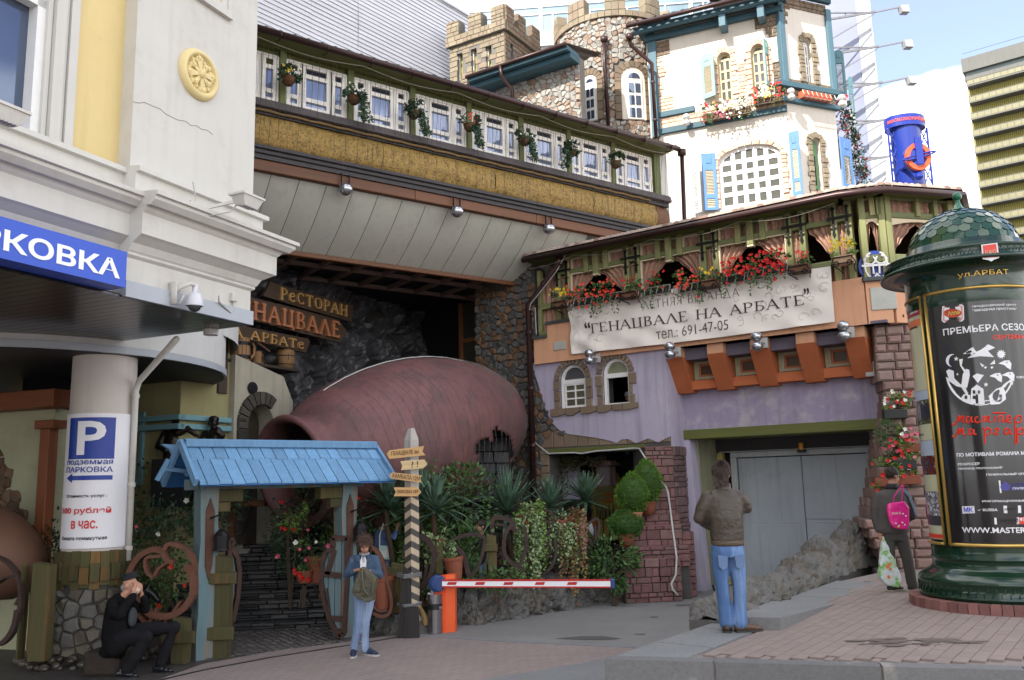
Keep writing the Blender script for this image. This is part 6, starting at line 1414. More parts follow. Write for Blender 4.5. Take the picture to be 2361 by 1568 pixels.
# ---------- banner
bc_=[V.px(p,-.3) for p in (t7(520,1005),t8(630,708),t8(662,1145),t7(547,1400))]
x0,x1=bc_[0][0],bc_[1][0]; 
bn=th(V,'banner','cream cloth banner with Russian lettering hung across the veranda','banner')
def bq(u,v):
 a=(bc_[3][0]*(1-u)+bc_[2][0]*u, bc_[3][1]*(1-u)+bc_[2][1]*u); c=(bc_[0][0]*(1-u)+bc_[1][0]*u, bc_[0][1]*(1-u)+bc_[1][1]*u)
 return (a[0]*(1-v)+c[0]*v,a[1]*(1-v)+c[1]*v-.03*math.sin(PI*u)*(1-v))
def wave(u,v): return -.22+.03*math.sin((u*1.3+v*.5)*26)*(.3+.7*noise.noise((u*5,v*2,3))**2*3)+.03*math.sin(u*60-v*9)*math.exp(-u*7)+.025*noise.noise((u*14,v*3,0))
BANC=M('banner_cloth',(.74,.68,.62),.75,.03,2,.05,200)
b=B(); b.grid(lambda u,v:(bq(u,v)[0],wave(u,v),bq(u,v)[1]),150,26); ob('cloth',b,BANC,bn,smooth=True)
LT=M('banner_ink',(.05,.035,.035),.8,.1)
def bp(x,y,z): u=x;v=z; q=bq(u,v); return (q[0],wave(u,v)+y,q[1])
TH=bc_[0][1]-bc_[3][1]; WD=x1-x0; asp=WD/TH
def on_banner(fn,*a,**k): return fn(*a,fn=bp,**k)
def uvb(p): # picture point to banner u,v
 x,z=V.px(p,-.24); u=(x-bc_[0][0])/(bc_[1][0]-bc_[0][0])
 for _ in range(6):
  zb_=bc_[3][1]*(1-u)+bc_[2][1]*u; zt_=bc_[0][1]*(1-u)+bc_[1][1]*u; v=(z-zb_)/(zt_-zb_); xa_=bc_[3][0]*(1-u)+bc_[2][0]*u; xb_=bc_[0][0]*(1-u)+bc_[1][0]*u
  xl_=bc_[3][0]*(1-v)+bc_[0][0]*v; xr_2=bc_[2][0]*(1-v)+bc_[1][0]*v; u=(x-xl_)/(xr_2-xl_)
 return u,v
def gban(s,pa,pb,pt,thick,thin,serif,sp=.12,fnc=None):
 (u0,v0),(u1,v1),(ut,vt)=uvb(pa),uvb(pb),uvb(pt); H=(vt-v0)
 W=sum(GL[c][0]+sp for c in s)-sp; 
 g_=glyphs(s,0,W*1.0,0,1,0,thick,thin,serif,.0,sp=sp,ext=.004) if False else glyphs(s,0,W,0,1,0,thick,thin,serif,sp=sp,ext=.006)
 g_.v=[bp(u0+(u1-u0)*x/W,y-.012,v0+(v1-v0)*x/W+H*z) for x,y,z in g_.v]; return g_
ob('lettering',gban('ГЕНАЦВАЛЕ НА АРБАТЕ',t7(715,1235),t8(432,1012),t7(722,1165),.115,.045,.09,.14),LT,bn)
ob('lettering',gban('ЛЕТНЯЯ ВЕРАНДА',t7(1115,1052),t7(1875,945),t7(1118,990),.06,.03,0,.16),LT,bn)
for s_,pa,pb,pt in (('тел.: 691-47-05',t7(1222,1280),t7(1790,1200),t7(1225,1228)),):
 (u0,v0),(u1,v1),(ut,vt)=uvb(pa),uvb(pb),uvb(pt)
 g_=text(s_,0,1,0,1,0,.004,-.012); g_.v=[bp(u0+(u1-u0)*x,y-.006,v0+(v1-v0)*x+(vt-v0)*1.45*z-.0) for x,y,z in g_.v]; ob('lettering',g_,LT,bn)
for ch,pa,pb,h in (('“',t7(663,1195),t7(705,1190),.14),('”',t8(425,930),t8(468,925),.14)):
 (u0,v0),(u1,v1)=uvb(pa),uvb(pb); g_=text(ch,u0,u1,v0-.02,v0+.1,0,.006,.02,fn=bp); g_.v=[(x,y-.006,z) for x,y,z in g_.v]; ob('lettering',g_,LT,bn)
b=B()
random.seed(5)
for k in range(52):
 u=(random.uniform(.01,.17) if k%5<2 else random.uniform(.68,.99)); v=random.uniform(.1,.9); r=random.uniform(.05,.12); a0=random.uniform(0,6.28); P=[]
 for j in range(14):
  t=j/13*5.; rr_=r*(1-j/16); uu=u+rr_*math.cos(a0+t)/asp; vv=v+rr_*math.sin(a0+t)
  if not(.005<uu<.995 and .03<vv<.97): continue
  P.append(bp(uu,-.004,vv))
 if len(P)>3: b.tube(P,.006,3,cap=False)
ob('scroll_print',b,M('banner_print',(.50,.45,.42),.8),bn)
random.seed(11)
for p,q,l_ in ((t7(700,1398),t7(700,1456),'silver twin lamp above and between the two arched windows'),(t7(1330,1345),t7(1330,1408),'silver twin lamp at the corner over the leftmost orange bracket'),(t7(2010,1268),t7(2015,1343),'silver twin lamp over the middle orange bracket'),(t8(738,1182),t8(743,1262),'silver twin lamp over the rightmost orange bracket')): twin(V,p,q,-.42,l_,LAMPM,.115,yb=-.13)
def vbox(p,q,zc,label,cols,trail,n=1.,y=-.3):
 a=V.px(p,y); c=V.px(q,y); h=.16; return fbox(V,a[0],c[0],(a[1]+c[1])/2-.12,y,label,cols,trail,M('dark_box',(.02,.022,.02),.6),h,grp='flower boxes along the veranda')
vbox(t7(560,985),t7(960,935),0,'long veranda flower box spilling coral blossoms over the banner left end',[(FORG,44,-1,.9),(FRED,10,-.2,1)],12)
vbox(t7(1115,900),t7(1325,880),0,'veranda flower box with few red blossoms above the word ВЕРАНДА start',[(FRED,10,-1,1)],4)
vbox(t7(1395,880),t7(1590,850),0,'veranda flower box with orange red blossoms over the banner middle',[(FORG,26,-1,1)],5)
vbox(t7(1740,810),t7(2050,760),0,'veranda flower box with red blossoms right of the banner middle',[(FRED,30,-1,1),(FORG,10,-.8,.2)],8)
vbox(t8(20,740),t8(290,720),0,'full bright red flower box, rightmost above the banner',[(FRED,60,-1,1)],8)
def pot_bracket(p,label,cols,pm,leafm=None,w=.17):
 x,z=V.px(p,-.38); o=thing('flower_trough',label,'flower box',V.W(x,-.38,z),V.a,'small iron held troughs on the veranda')
 b=B(); b.cbox(-w,w,-.12,.12,-.2,-.04); ob('trough',b,pm,o)
 b=B(); 
 for s in (-1,1): b.tube([(s*w,-.14,-.1),(s*(w+.05),-.1,-.2),(s*w*.8,.1,-.26),(s*w*.7,.28,-.3)],.012,5); b.tube([(s*w*.7+.05*math.cos(t),-.14,-.2+.05*math.sin(t)) for t in (0,1,2,3,4,5,6)],.01,4)
 b.tube([(-w-.03,-.14,-.08),(w+.03,-.14,-.08)],.012,5); b.tube([(-w-.03,-.14,-.2),(w+.03,-.14,-.2)],.012,5); ob('iron_holder',b,IRON,o)
 ob('foliage',foliage((0,0,.08),(.24,.18,.16),130,.07),leafm or LEAF,o)
 for m,n in cols: ob('flowers',blossoms([(random.uniform(-.2,.2),-random.uniform(.05,.2),random.uniform(.05,.25)) for _ in range(n)],.04),m,o)
pot_bracket(t7(480,975),'iron held trough of yellow pansies at the left end of the veranda',[(FYEL,16)],WBOX,LEAFD)
pot_bracket(t7(1025,900),'iron held trough with a few red flowers left of the word ВЕРАНДА',[(FRED,7)],WBOX)
pot_bracket(t7(1650,810),'iron held trough with sparse yellow blossoms between two red boxes',[(FYEL,7)],WBOX)
pot_bracket(t8(400,690),'dark iron trough with small orange flowers above the banner right end',[(FORG,9)],WBOX)
pot_bracket(t8(745,620),'pale box of yellow flowers on black scrolled iron by the turret',[(FYEL,18)],M('pale_wood_box',(.42,.28,.17),.8,.1),LEAFL)
# ---------- downpipes and hose
pipe('downpipe','long brown downpipe running down the rubble wall from the bridge corner',[V.W(V.px(t7(465,620),-.3)[0],-.3,V.px(t7(465,620),-.3)[1]),V.W(V.px(t7(462,690),-.3)[0],-.3,V.px(t7(462,690),-.3)[1]),V.W(V.px(t7(222,1020),-.18)[0],-.18,V.px(t7(222,1020),-.18)[1]),V.W(V.px(t7(222,1020),-.18)[0]+.0,-.18,1.2)],.07)
hs=th(V,'white_hose','long white cable running over the door lintel and down the pink stone pier','cable')
hp=[(t20(350,985),-.12),(t20(490,1100),-.14),(t20(740,1090),-.16),(t20(830,1098),-.16),(t20(985,1072),-.16),(t20(1180,1060),-.16),(t20(1350,1045),-.16),(t20(1412,1050),-.2)]
PF0=F(3.3,18.47,8.); P=[(lambda q:(q[0],y,q[1]))(V.px(p,y)) for p,y in hp]
for p,y in [(t20(1460,1130),-.14),(t20(1560,1300),-.2),(t20(1680,1440),-.25),(t20(1700,1500),-.35),(t12(905,800),-.5),(t12(930,1000),-.95),(t12(965,1250),-1.2),(t12(960,1420),-1.25),(t12(915,1510),-1.28),(t12(930,1568),-1.3),(t17(740,760),-1.35)]: x_,z_=PF0.px(p,y); w_=PF0.W(x_,y); l_=V.loc(w_); P.append((l_[0],l_[1],z_))
b=B(); b.tube(P,.02,6); ob('cable',b,WIREW,hs,smooth=True)
b=B(); b.tube([(*(lambda q:(q[0],-.3,q[1]))(V.px(p,-.3)),) for p in (t7(620,555),t7(530,580),t7(500,650),t7(440,760),t7(330,900),t7(240,1010),t7(230,1060),t7(275,1040),t7(285,1250))],.011,5); ob('cable',b,WIREW,hs)
# ---------- rock wall at the back of the court with carved signs
RW=F(-1.56,26.5,63.4)
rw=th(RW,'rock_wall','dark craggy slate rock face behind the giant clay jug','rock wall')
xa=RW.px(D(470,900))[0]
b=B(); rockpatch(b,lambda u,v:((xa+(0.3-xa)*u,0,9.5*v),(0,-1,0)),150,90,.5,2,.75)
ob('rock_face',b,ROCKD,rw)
b=B(); b.box(xa-3,.4,.6,1.2,0,10); ob('wall_core',b,DARK,rw)
WB=M('carved_board',(.055,.032,.018),.7,.25,3,.5,14,grain='x',rnd=.15); LETG=M('letter_gold_wood',(.42,.24,.085),.5,.1,5,.2,30); LETR=M('letter_red_wood',(.34,.13,.06),.5,.2,5,.3,30)
sg=th(RW,'restaurant_sign','carved wooden Russian restaurant sign on three rough boards','sign')
def brd(pts,y=-.5):
 P=[RW.px(p,y-.1) for p in pts]; b=B(); b.prism(P,y-.08,y); ob('board',b,WB,sg)
brd([t19(795,185),t19(830,130),t19(860,60),t19(1200,160),t19(1610,270),t19(1590,420),t19(1200,310)])
brd([t19(400,110),t19(680,195),t19(1100,300),t19(1470,400),t19(1545,500),t19(1490,605),t19(1100,510),t19(680,400),t19(400,320)])
brd([t19(300,420),t19(640,460),t19(1200,570),t19(1215,600),t19(1180,695),t19(800,610),t19(300,500)])
def gl(s,pa,pb,pt,mat,thick,thin,serif,y=-.6,sp=.2,full=None):
 a=RW.px(pa,y);c=RW.px(pb,y);t=RW.px(pt,y); z=(a[1]+c[1])/2; h=t[1]-a[1]; ob('lettering',glyphs(s,a[0],c[0],z,z+h,y+.02,thick,thin,serif,ext=.05,sp=sp),mat,sg)
gl('РеСТОРАН',t19(940,205),t19(1538,375),t19(942,108),LETG,.2,.13,.06)
a=RW.px(t19(690,370),-.6)[0]; c=RW.px(t19(1462,562),-.6)[0]; z0=RW.px(t19(1440,555),-.6)[1]; z1=RW.px(t19(1440,425),-.6)[1]
Wn=sum(GL[q][0]+.22 for q in 'НАЦВАЛЕ')-.22; Wf=sum(GL[q][0]+.22 for q in 'ГЕНАЦВАЛЕ')-.22
ob('lettering',glyphs('ГЕНАЦВАЛЕ',c-(c-a)*Wf/Wn,c,z0,z1,-.58,.22,.14,.07,ext=.07,sp=.22),LETR,sg)
gl('НА АРБАТе',t19(405,520),t19(1148,668),t19(410,440),LETG,.2,.13,.06)
sh=th(RW,'sign_shelf','dark timber shelf on a thick beam under the carved sign','shelf')
pA,pB=RW.px(t19(400,735),-.75),RW.px(t19(1110,850),-.75); zs=(pA[1]+pB[1])/2
SHW=M('shelf_wood',(.045,.032,.024),.8,.25,3,.5,14,grain='x',rnd=.15)
b=B(); b.cbox(pA[0],pB[0],-.8,.1,zs-.06,zs); ob('shelf_board',b,SHW,sh)
q=RW.px(t19(830,930),-.6); b=B(); b.cbox(pA[0]+.1,q[0],-.6,.0,q[1],zs-.07); ob('beam',b,SHW,sh)
b=B(); b.cbox(pA[0]-.05,pA[0]+.18,-.8,-.45,zs-.7,zs+.75); ob('bracket_post',b,SHW,sh)
BW=M('barrel_wood',(.24,.13,.055),.7,.2,3,.3,20,grain='z',rnd=.2)
def on_shelf(p,y=-.45): x=RW.px(p,y)[0]; return RW.W(x,y,zs)
o=thing('wooden_mug','big wooden mug with dark hoops and a curled handle, left on the shelf','mug',on_shelf(t19(590,740)),RW.a)
for k in range(14):
 b=B(); a0,a1=2*PI*k/14+.03,2*PI*(k+1)/14-.03; b.lathe([(.2,0),(.185,.25),(.17,.52),(.14,.52)],2,a0=a0,a1=a1); ob('stave',b,BW,o)
b=B(); b.lathe([(.17,0),(.15,.5)],16); b.lathe([(.205,.08),(.2,.16)],16); b.lathe([(.185,.36),(.18,.44)],16); ob('hoop',b,IRON,o)
b=B(); b.tube([(.17,0,.45),(.3,0,.5),(.38,0,.38),(.36,0,.22),(.24,0,.1),(.2,0,.15)],.03,7); ob('handle',b,BW,o,smooth=True)
o=thing('wooden_mug','small mug with curled handle behind the iron ladle','mug',on_shelf(t19(735,770)),RW.a); b=B(); b.lathe([(.1,0),(.09,.3),(0,.3)],12); ob('body',b,BW,o); b=B(); b.tube([(.09,0,.26),(.2,0,.24),(.2,0,.1),(.12,0,.06)],.02,6); ob('handle',b,BW,o)
o=thing('iron_ladle','round iron ladle leaning with its long handle on the shelf','ladle',on_shelf(t19(890,790),-.6),RW.a); b=B(); b.lathe([(0,.06),(.14,.0),(.2,-.1)],16); mt=Matrix.Rotation(R(75),4,'X'); b.v=[tuple(mt@Vector(v)+Vector((0,0,.2))) for v in b.v]; ob('bowl',b,IRON,o,smooth=True); b=B(); b.tube([(-.15,0,.32),(-.75,.1,.62)],.02,6); ob('handle',b,WBOX,o)
o=thing('small_barrel','small bound barrel at the right end of the shelf','barrel',on_shelf(t19(985,800),-.4),RW.a)
b=B(); b.lathe([(.0,0),(.15,0),(.21,.15),(.22,.27),(.2,.42),(.14,.55),(.05,.6),(.05,.7),(0,.7)],16); ob('body',b,BW,o,smooth=True); b=B()
for z,r in ((.12,.205),(.3,.225),(.45,.195)): b.lathe([(r,z),(r,z+.02)],16)
for k in range(6): a=k*PI/3; b.tube([(.15*math.cos(a),.15*math.sin(a),.02),(.225*math.cos(a),.225*math.sin(a),.27),(.15*math.cos(a),.15*math.sin(a),.54)],.008,4)
ob('hoop',b,IRON,o)
YP=M('dim_yellow_plaster',(.30,.27,.13),.85,.12,1.5,.25,streak=.15); GP=M('grey_cream_plaster',(.38,.35,.27),.85,.15,1.5,.3,40,streak=.2); BCO=M('pale_blue_trim',(.17,.33,.36),.6,.1)
yh=th(RW,'plaster_house','dim plaster house front with arched plank door and pale blue cornices','house')
x0,x1=RW.px(t9(1430,700))[0],RW.px(t19(760,1300))[0]; xm=RW.px(t19(225,1200))[0]
dr=[RW.px(t19(250,1300))[0],RW.px(t19(590,1300))[0]]; zdr=RW.px(t19(430,1135))[1]; ztp=RW.px(t19(600,930))[1]
b=B(); b.box(x0,xm,-.75,-.3,0,ztp+1.2); ob('wall',b,YP,yh)
ob('wall',wallholes([(xm,0),(x1,0),(x1,ztp-.5),(x1-.3,ztp),(xm,ztp+.3)],[arch(dr[0]+.25,dr[1],1.2,zdr-.1)],-.9,-.3),GP,yh)
b=B(); b.prism(arch(dr[0]+.2,dr[1]+.05,1.2,zdr-.05),-.5,-.45); ob('plank_door',b,M('old_plank_door',(.05,.038,.025),.7,.3,3,.4,14,grain='z'),yh)
lst=[]; r=(dr[1]-dr[0]-.25)/2; cx_=(dr[0]+.25+dr[1])/2; zc=zdr-.1-r
for k in range(8):
 a,e=PI*k/11,PI*(k+1)/11-.05; b=B(); b.prism([(cx_-r*math.cos(a),zc+r*math.sin(a)),(cx_-(r+.25)*math.cos(a),zc+(r+.25)*math.sin(a)),(cx_-(r+.25)*math.cos(e),zc+(r+.25)*math.sin(e)),(cx_-r*math.cos(e),zc+r*math.sin(e))],-.97,-.9); lst.append(b)
z=1.3
while z<zc: b=B(); b.cbox(cx_-r-.25,cx_-r,-.97,-.9,z,z+.2); lst.append(b); z+=.22
pieces(lst,yh,'arch_stone',M('dark_arch_stone',(.06,.052,.042),.8,.2,5,.4,rnd=.3))
za=RW.px(t9(1430,590),-.8)[1]; zb_=RW.px(t9(1430,680),-.8)[1]
for z in (za,zb_): b=B(); b.cbox(x0-.1,xm,-.86,-.7,z-.1,z); b.box(x0-.1,x0,-.86,1.2,z-.1,z); ob('cornice',b,BCO,yh)
SWf=F(*RW.W(x0,-.75).xy,RW.o and -25.); sl_=RW.loc(SWf.o); par=link('side_wing',None,yh,(sl_[0],sl_[1],0),SWf.a-RW.a)
b=B(); b.box(-4.5,0,0,.3,0,ztp+1.2); ob('wall',b,YP,par)
a=SWf.px(t9(1250,700)); c=SWf.px(t9(1360,1230)); b=B(); b.cbox(a[0],a[0]+.12,-.05,.0,c[1],a[1]+.1); b.cbox(c[0]-.1,c[0],-.05,.0,c[1],a[1]+.1); b.cbox(a[0],c[0],-.05,0,c[1]-.1,c[1]); b.cbox(a[0],c[0],-.05,0,a[1]+.1,a[1]+.2); ob('blue_window_frame',b,BCO,par)
for z in (za,zb_): b=B(); b.cbox(-3,.1,-.12,.0,z-.1,z); ob('cornice',b,BCO,par)
b=B(); q=RW.R(t19(655,950),t19(745,1075),-.93); b.ell(((q[0]+q[1])/2,-.92,(q[2]+q[3])/2),((q[1]-q[0])/2,.04,(q[3]-q[2])/2),10); q=RW.R(t19(658,1120),t19(718,1200),-.93); b.box(q[0],q[1],-.95,-.9,q[2],q[3]); ob('niche',b,DARK,yh)
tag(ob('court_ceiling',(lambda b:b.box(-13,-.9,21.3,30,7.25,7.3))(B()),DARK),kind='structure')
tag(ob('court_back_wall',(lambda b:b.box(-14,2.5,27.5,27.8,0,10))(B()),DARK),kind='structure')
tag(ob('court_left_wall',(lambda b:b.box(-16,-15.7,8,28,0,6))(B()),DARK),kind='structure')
wsx=F(*atY(t6(1640,1300),23.5).xy,-36.); ws=th(wsx,'timber_screen','narrow mesh screen in a brown timber frame beside the rubble pier','screen')
w_=wsx.px(t6(1800,1300))[0]; zt=wsx.px(t6(1720,940))[1]+.5; zl=wsx.px(t6(1720,1750))[1]; zmid=wsx.px(t6(1720,1295))[1]
b=B(); b.box(0,w_,.04,.06,zl,zt); ob('mesh_panel',b,M('mesh_panel',(.05,.045,.035),.7,.2),ws)
FRW=M('frame_wood',(.24,.10,.03),.6,.2,3,.2,20,grain='z')
for a,c,e,f_ in ((0,.12,zl,zt),(w_-.12,w_,zl,zt),(.12,w_-.12,zl,zl+.12),(.12,w_-.12,zmid-.06,zmid+.06)): b=B(); b.cbox(a,c,-.03,.06,e,f_); ob('frame',b,FRW,ws)
b=B(); b.box(-2.2,.05,.3,.5,0,9); ob('dark_panel',b,DARK,ws)
b=B(); b.box(w_,w_+.6,-.02,.4,0,8.3); ob('plaster_strip',b,M('strip_plaster',(.12,.11,.075),.85,.15,2,.3),ws)
# ---------- the giant jug
JD=Vector((-.62,-.76,-.22)).normalized(); JC=Vector((-2.18,18.1,3.27)); JA,JR=3.4,1.64; J0=JC-JD*JA
jq=JD.to_track_quat('Z','Y').to_matrix()
jug=thing('giant_jug','giant brownish red clay wine jug lying on its side with a broken hole','jug',tuple(J0))
JM=M('jug_clay',(.155,.066,.063),.6,.25,1.1,.35,22,col2=(.112,.056,.054),c2=.47,c2s=1.6,streak=.3)
prof=[(JR*math.sqrt(max(0,1-(q/JA)**2))+.01,q+JA) for q in [-JA,-3.36,-3.25,-3.05,-2.8,-2.4,-1.9,-1.4,-.8,-.2,.4,1.,1.5,1.95,2.3]]+[(1.08,2.5+JA),(1.0,2.6+JA),(.955,2.72+JA),(.96,2.8+JA),(1.02,2.88+JA),(1.06,2.96+JA),(1.04,3.03+JA),(.96,3.04+JA),(.88,2.95+JA),(.85,2.7+JA),(.95,2.3+JA)]
def jr(s):
 for (r0,s0),(r1,s1) in zip(prof,prof[1:]):
  if s0<=s<=s1: return r0+(r1-r0)*(s-s0)/(s1-s0+1e-9)
 return .8
hole=[t11(*p) for p in ((732,180),(770,150),(855,110),(880,180),(890,60),(905,10),(960,50),(1000,85),(1060,95),(1085,200),(1105,330),(1100,440),(1060,480),(1000,500),(930,560),(870,580),(800,545),(770,480),(742,330))]
hin=inpoly(hole)
def project(P):
 q=Vector(P)-Vector((0,0,CZ)); c=RTC*0; X=RTC; 
 c=Vector((RTC.x*q.x+FWC.x*q.y+UPC.x*q.z,RTC.y*q.x+FWC.y*q.y+UPC.y*q.z,RTC.z*q.x+FWC.z*q.y+UPC.z*q.z)); return (CU+FP*c.x/-c.z,CV-FP*c.y/-c.z)
b=B(); nn=180; fine=[]
for (r0,s0),(r1,s1) in zip(prof,prof[1:]):
 m=5 if s1<5.7 else 1
 for k in range(m): t=k/m; fine.append((r0+(r1-r0)*t,s0+(s1-s0)*t))
fine.append(prof[-1])
vs=[]
for i,(r,s) in enumerate(fine):
 rr=r if i<2 or i>len(fine)-3 else (fine[i-1][0]+r*2+fine[i+1][0])/4
 for k in range(nn): a=2*PI*k/nn; vs.append(jq@Vector((rr*math.cos(a),rr*math.sin(a),s)))
fs=[]
for i in range(len(fine)-1):
 for k in range(nn):
  f_=(i*nn+k,i*nn+(k+1)%nn,(i+1)*nn+(k+1)%nn,(i+1)*nn+k); c=sum((vs[q] for q in f_),Vector())/4
  nrm_=(vs[f_[1]]-vs[f_[0]]).cross(vs[f_[3]]-vs[f_[0]]); wp_=J0+c
  if fine[i][1]<5.6 and (wp_-Vector((0,0,CZ))).dot(nrm_)<0 and hin(*project(wp_)): continue
  fs.append(f_)
b.add(vs,fs); me=b.mesh('jug_body',JM,True); o=link('jug_body',me,jug); md_=o.modifiers.new('thick','SOLIDIFY'); md_.thickness=.06; md_.offset=-1
hc=atY(t11(920,300),18.55)-J0; fr=F(0,0,12.)
inner=link('inside_wall',None,jug,tuple(hc),fr.a)
pieces(rows(-.85,.35,-.95,.8,.28,.36,.02,.06,.5,None,.03,.2),inner,'block',M('jug_inner_block',(.045,.045,.05),.7,.25,4,.5,20,rnd=.35))
b=B(); b.box(-.95,.4,.56,.6,-1.1,.9); ob('backing',b,DARK,inner)
sj=thing('jug_lights','thin light strings wound round the giant jug with a white cord on top','string lights',tuple(J0))
b=B()
s=.45
while s<5.7:
 P=[]; a0=random.uniform(-.1,.1)
 for k in range(40): a=2*PI*k/40; r=jr(s)+.018; P.append(jq@Vector((r*math.cos(a),r*math.sin(a),s+.03*math.sin(a*2+s)+.02*math.sin(7*a))))
 P.append(P[0]); b.tube(P,.003,3,cap=False)
 for k in range(0,40): b.ell(P[k],.009,4)
 s+=random.uniform(.07,.15) if s<1.9 else random.uniform(.13,.3)
tag(ob('light_strand',b,M('jug_strand',(.13,.12,.11),.6,.1),sj),kind='stuff')
up=(jq.inverted()@Vector((.25,0.2,1))); aa=math.atan2(up.y,up.x); P=[jq@Vector(((jr(s)+.03)*math.cos(aa),(jr(s)+.03)*math.sin(aa),s+.0)) for s in [k*.14 for k in range(2,40)]]
b=B(); b.tube(P,.012,5); ob('white_cord',b,WIREW,sj)
# ---------- entrance steps, door
stx=F(-4.3,17.9,12.)
es=thing('entrance_steps','dark wet flagstone steps rising to the plank door under the blue gate roof','steps',(-4.3,14.95,0),R(8))
SLT=M('wet_slate',(.035,.036,.038),.28,.3,6,.4,30,rnd=.45)
for k in range(9):
 z=k*.14; y=k*.3; lst=[]; x=-1.6
 b=B(); b.box(-1.6,2.5,y+.03,y+3.2-k*.3,z-.01,z+.10); ob('step_core',b,DARK,es)
 while x<2.4:
  w_=random.uniform(.3,.75); b=B(); b.cbox(x+.006,min(x+w_,2.5)-.006,y-.03-random.random()*.03,y+.34,z+.09,z+.14+random.uniform(-.006,.006),.012); lst.append(b); x+=w_
 x=-1.6
 while x<2.4:
  w_=random.uniform(.15,.4); h=random.choice((.04,.085)); b=B(); b.cbox(x+.006,min(x+w_,2.5)-.006,y+random.uniform(-.01,.015),y+.1,z+.006,z+h,.01); lst.append(b)
  if h<.05: b=B(); b.cbox(x+.006,min(x+w_,2.5)-.006,y+random.uniform(-.01,.02),y+.1,z+.046,z+.086,.01); lst.append(b)
  x+=w_
 pieces(lst,es,'flagstone',SLT)
dF=F(*atY(t10(680,1075),18.2).xy,5.); dz=atY(t10(680,1075),18.2).z
dd=thing('plank_door','dark brown plank door with iron rings at the top of the steps','door',tuple(dF.W(0,0,dz)),dF.a)
xx0,xx1=dF.px(t10(500,800))[0],dF.px(t10(860,800))[0]; n=7
for k in range(n): b=B(); b.cbox(xx0+(xx1-xx0)*k/n+.005,xx0+(xx1-xx0)*(k+1)/n-.005,-.05,.05,0,1.75); ob('plank',b,M('door_plank',(.11,.05,.022),.6,.25,3,.4,14,grain='z',rnd=.25),dd)
b=B(); b.cbox(xx0-.14,xx0,-.08,.08,0,1.8); ob('jamb',b,BRNW,dd); b=B(); b.cbox(xx1,xx1+.14,-.08,.08,0,1.8); ob('jamb',b,BRNW,dd)
b=B()
for zz_,x_ in ((1.15,xx0+.22),): b.tube([(x_+.13*math.cos(t*.5236),-.08,zz_+.15*math.sin(t*.5236)) for t in range(13)],.014,6)
ob('ring_handle',b,STEEL,dd); 
for zz_ in (.3,1.5): b=B(); b.box(xx0+.05,xx1-.1,-.07,-.05,zz_,zz_+.07); ob('hinge_strap',b,IRON,dd)
tag(ob('court_step_wall',(lambda b:b.box(-8,-1.2,18.35,18.5,0,3.2))(B()),M('dark_court_stone',(.03,.028,.025),.9,.3,4,.4)),kind='structure')  # plain dark stone wall closing the court behind the steps
pw_=thing('timber_rail','brown timber porch rails with hanging chains either side of the door','railing',tuple(atY(t10(420,1000),16.8)))
for p,q in (((270,720),(330,1080)),((930,700),(990,900))):
 a=atY(t10(*p),16.8)-pw_.location; c=atY(t10(q[0],q[1]),16.8)-pw_.location; b=B(); b.cbox(a.x,a.x+.13,0,.13,c.z-.6,a.z); ob('post',b,BRNW,pw_); b=B(); b.cbox(a.x-.05,a.x+(.7 if p[0]<500 else 1.6),-.02,.14,a.z-.12,a.z); ob('rail',b,BRNW,pw_)
 b=B(); b.tube([(a.x+.25+k*.02,0,a.z-.12-k*.06) for k in range(10)],.012,5); b.tube([(a.x+.45-k*.02,0,a.z-.12-k*.06) for k in range(10)],.012,5); ob('chain',b,IRON,pw_)
# ---------- blue roofed gate
gl_=g(D(472,1522)); gr_=g(D(803,1472)); ga=math.degrees(math.atan2(gr_.y-gl_.y,gr_.x-gl_.x)); GC=F(gl_.x,gl_.y,ga)
gc=th(GC,'roofed_gate','rustic gate with weathered blue posts and a bright blue shingled roof','gate')
BSH=M('blue_shingle',(.13,.27,.44),.65,.12,3,.35,25,grain='z',rnd=.16,col2=(.26,.30,.34),c2=.26,c2s=8); BDK=M('blue_shingle_edge',(.03,.12,.32),.6,.1)
BPW=M('weathered_blue_post',(.10,.165,.18),.8,.25,4,.7,14,grain='z',col2=(.16,.12,.09),c2=.47,c2s=7)
zE=(GC.px(t9(1905,1195),-.35)[1]+GC.px(t10(1845,570),-.35)[1])/2; xE0=GC.px(t9(1905,1195),-.35)[0]; xE1=GC.px(t10(1845,570),-.35)[0]
best=min((abs(GC.px(t9(1720,815),y)[0]-xE0)+abs(GC.px(t10(1640,265),y)[0]-xE1),y) for y in [k*.02 for k in range(-10,60)]); yR=best[1]; zR=(GC.px(t9(1720,815),yR)[1]+GC.px(t10(1640,265),yR)[1])/2
n=17; L_r=xE1-xE0
for sd in (0,1):
 ye=-.35 if sd==0 else 2*yR+.35
 lst=[]
 for row,(t0,t1) in enumerate(((.0,.42),(.36,1.0))):
  for k in range(n+row):
   xa_=xE0+L_r*(k-.5*row)/n+.006; xb_=xE0+L_r*(k+1-.5*row)/n-.006; xa_=max(xa_,xE0); xb_=min(xb_,xE1)
   if xb_-xa_<.02: continue
   j=random.uniform(-.015,.02); lift=.03 if row==0 else 0; b=B(); vs=[]
   for t in (t0,t1+j):
    y=yR+(ye-yR)*t; z=zR+(zE-zR)*t-.03*math.sin(PI*t)*0+lift
    tilt=random.uniform(0,.006)
    for x,dz_ in ((xa_,tilt),(xb_,0)): vs+=[(x,y,z+dz_),(x,y,z-.028)]
   b.add(vs,[(0,4,6,2),(1,3,7,5),(4,5,7,6),(0,2,3,1),(0,1,5,4),(2,6,7,3)]); lst.append(b)
 pieces(lst,gc,'shingle',BSH)
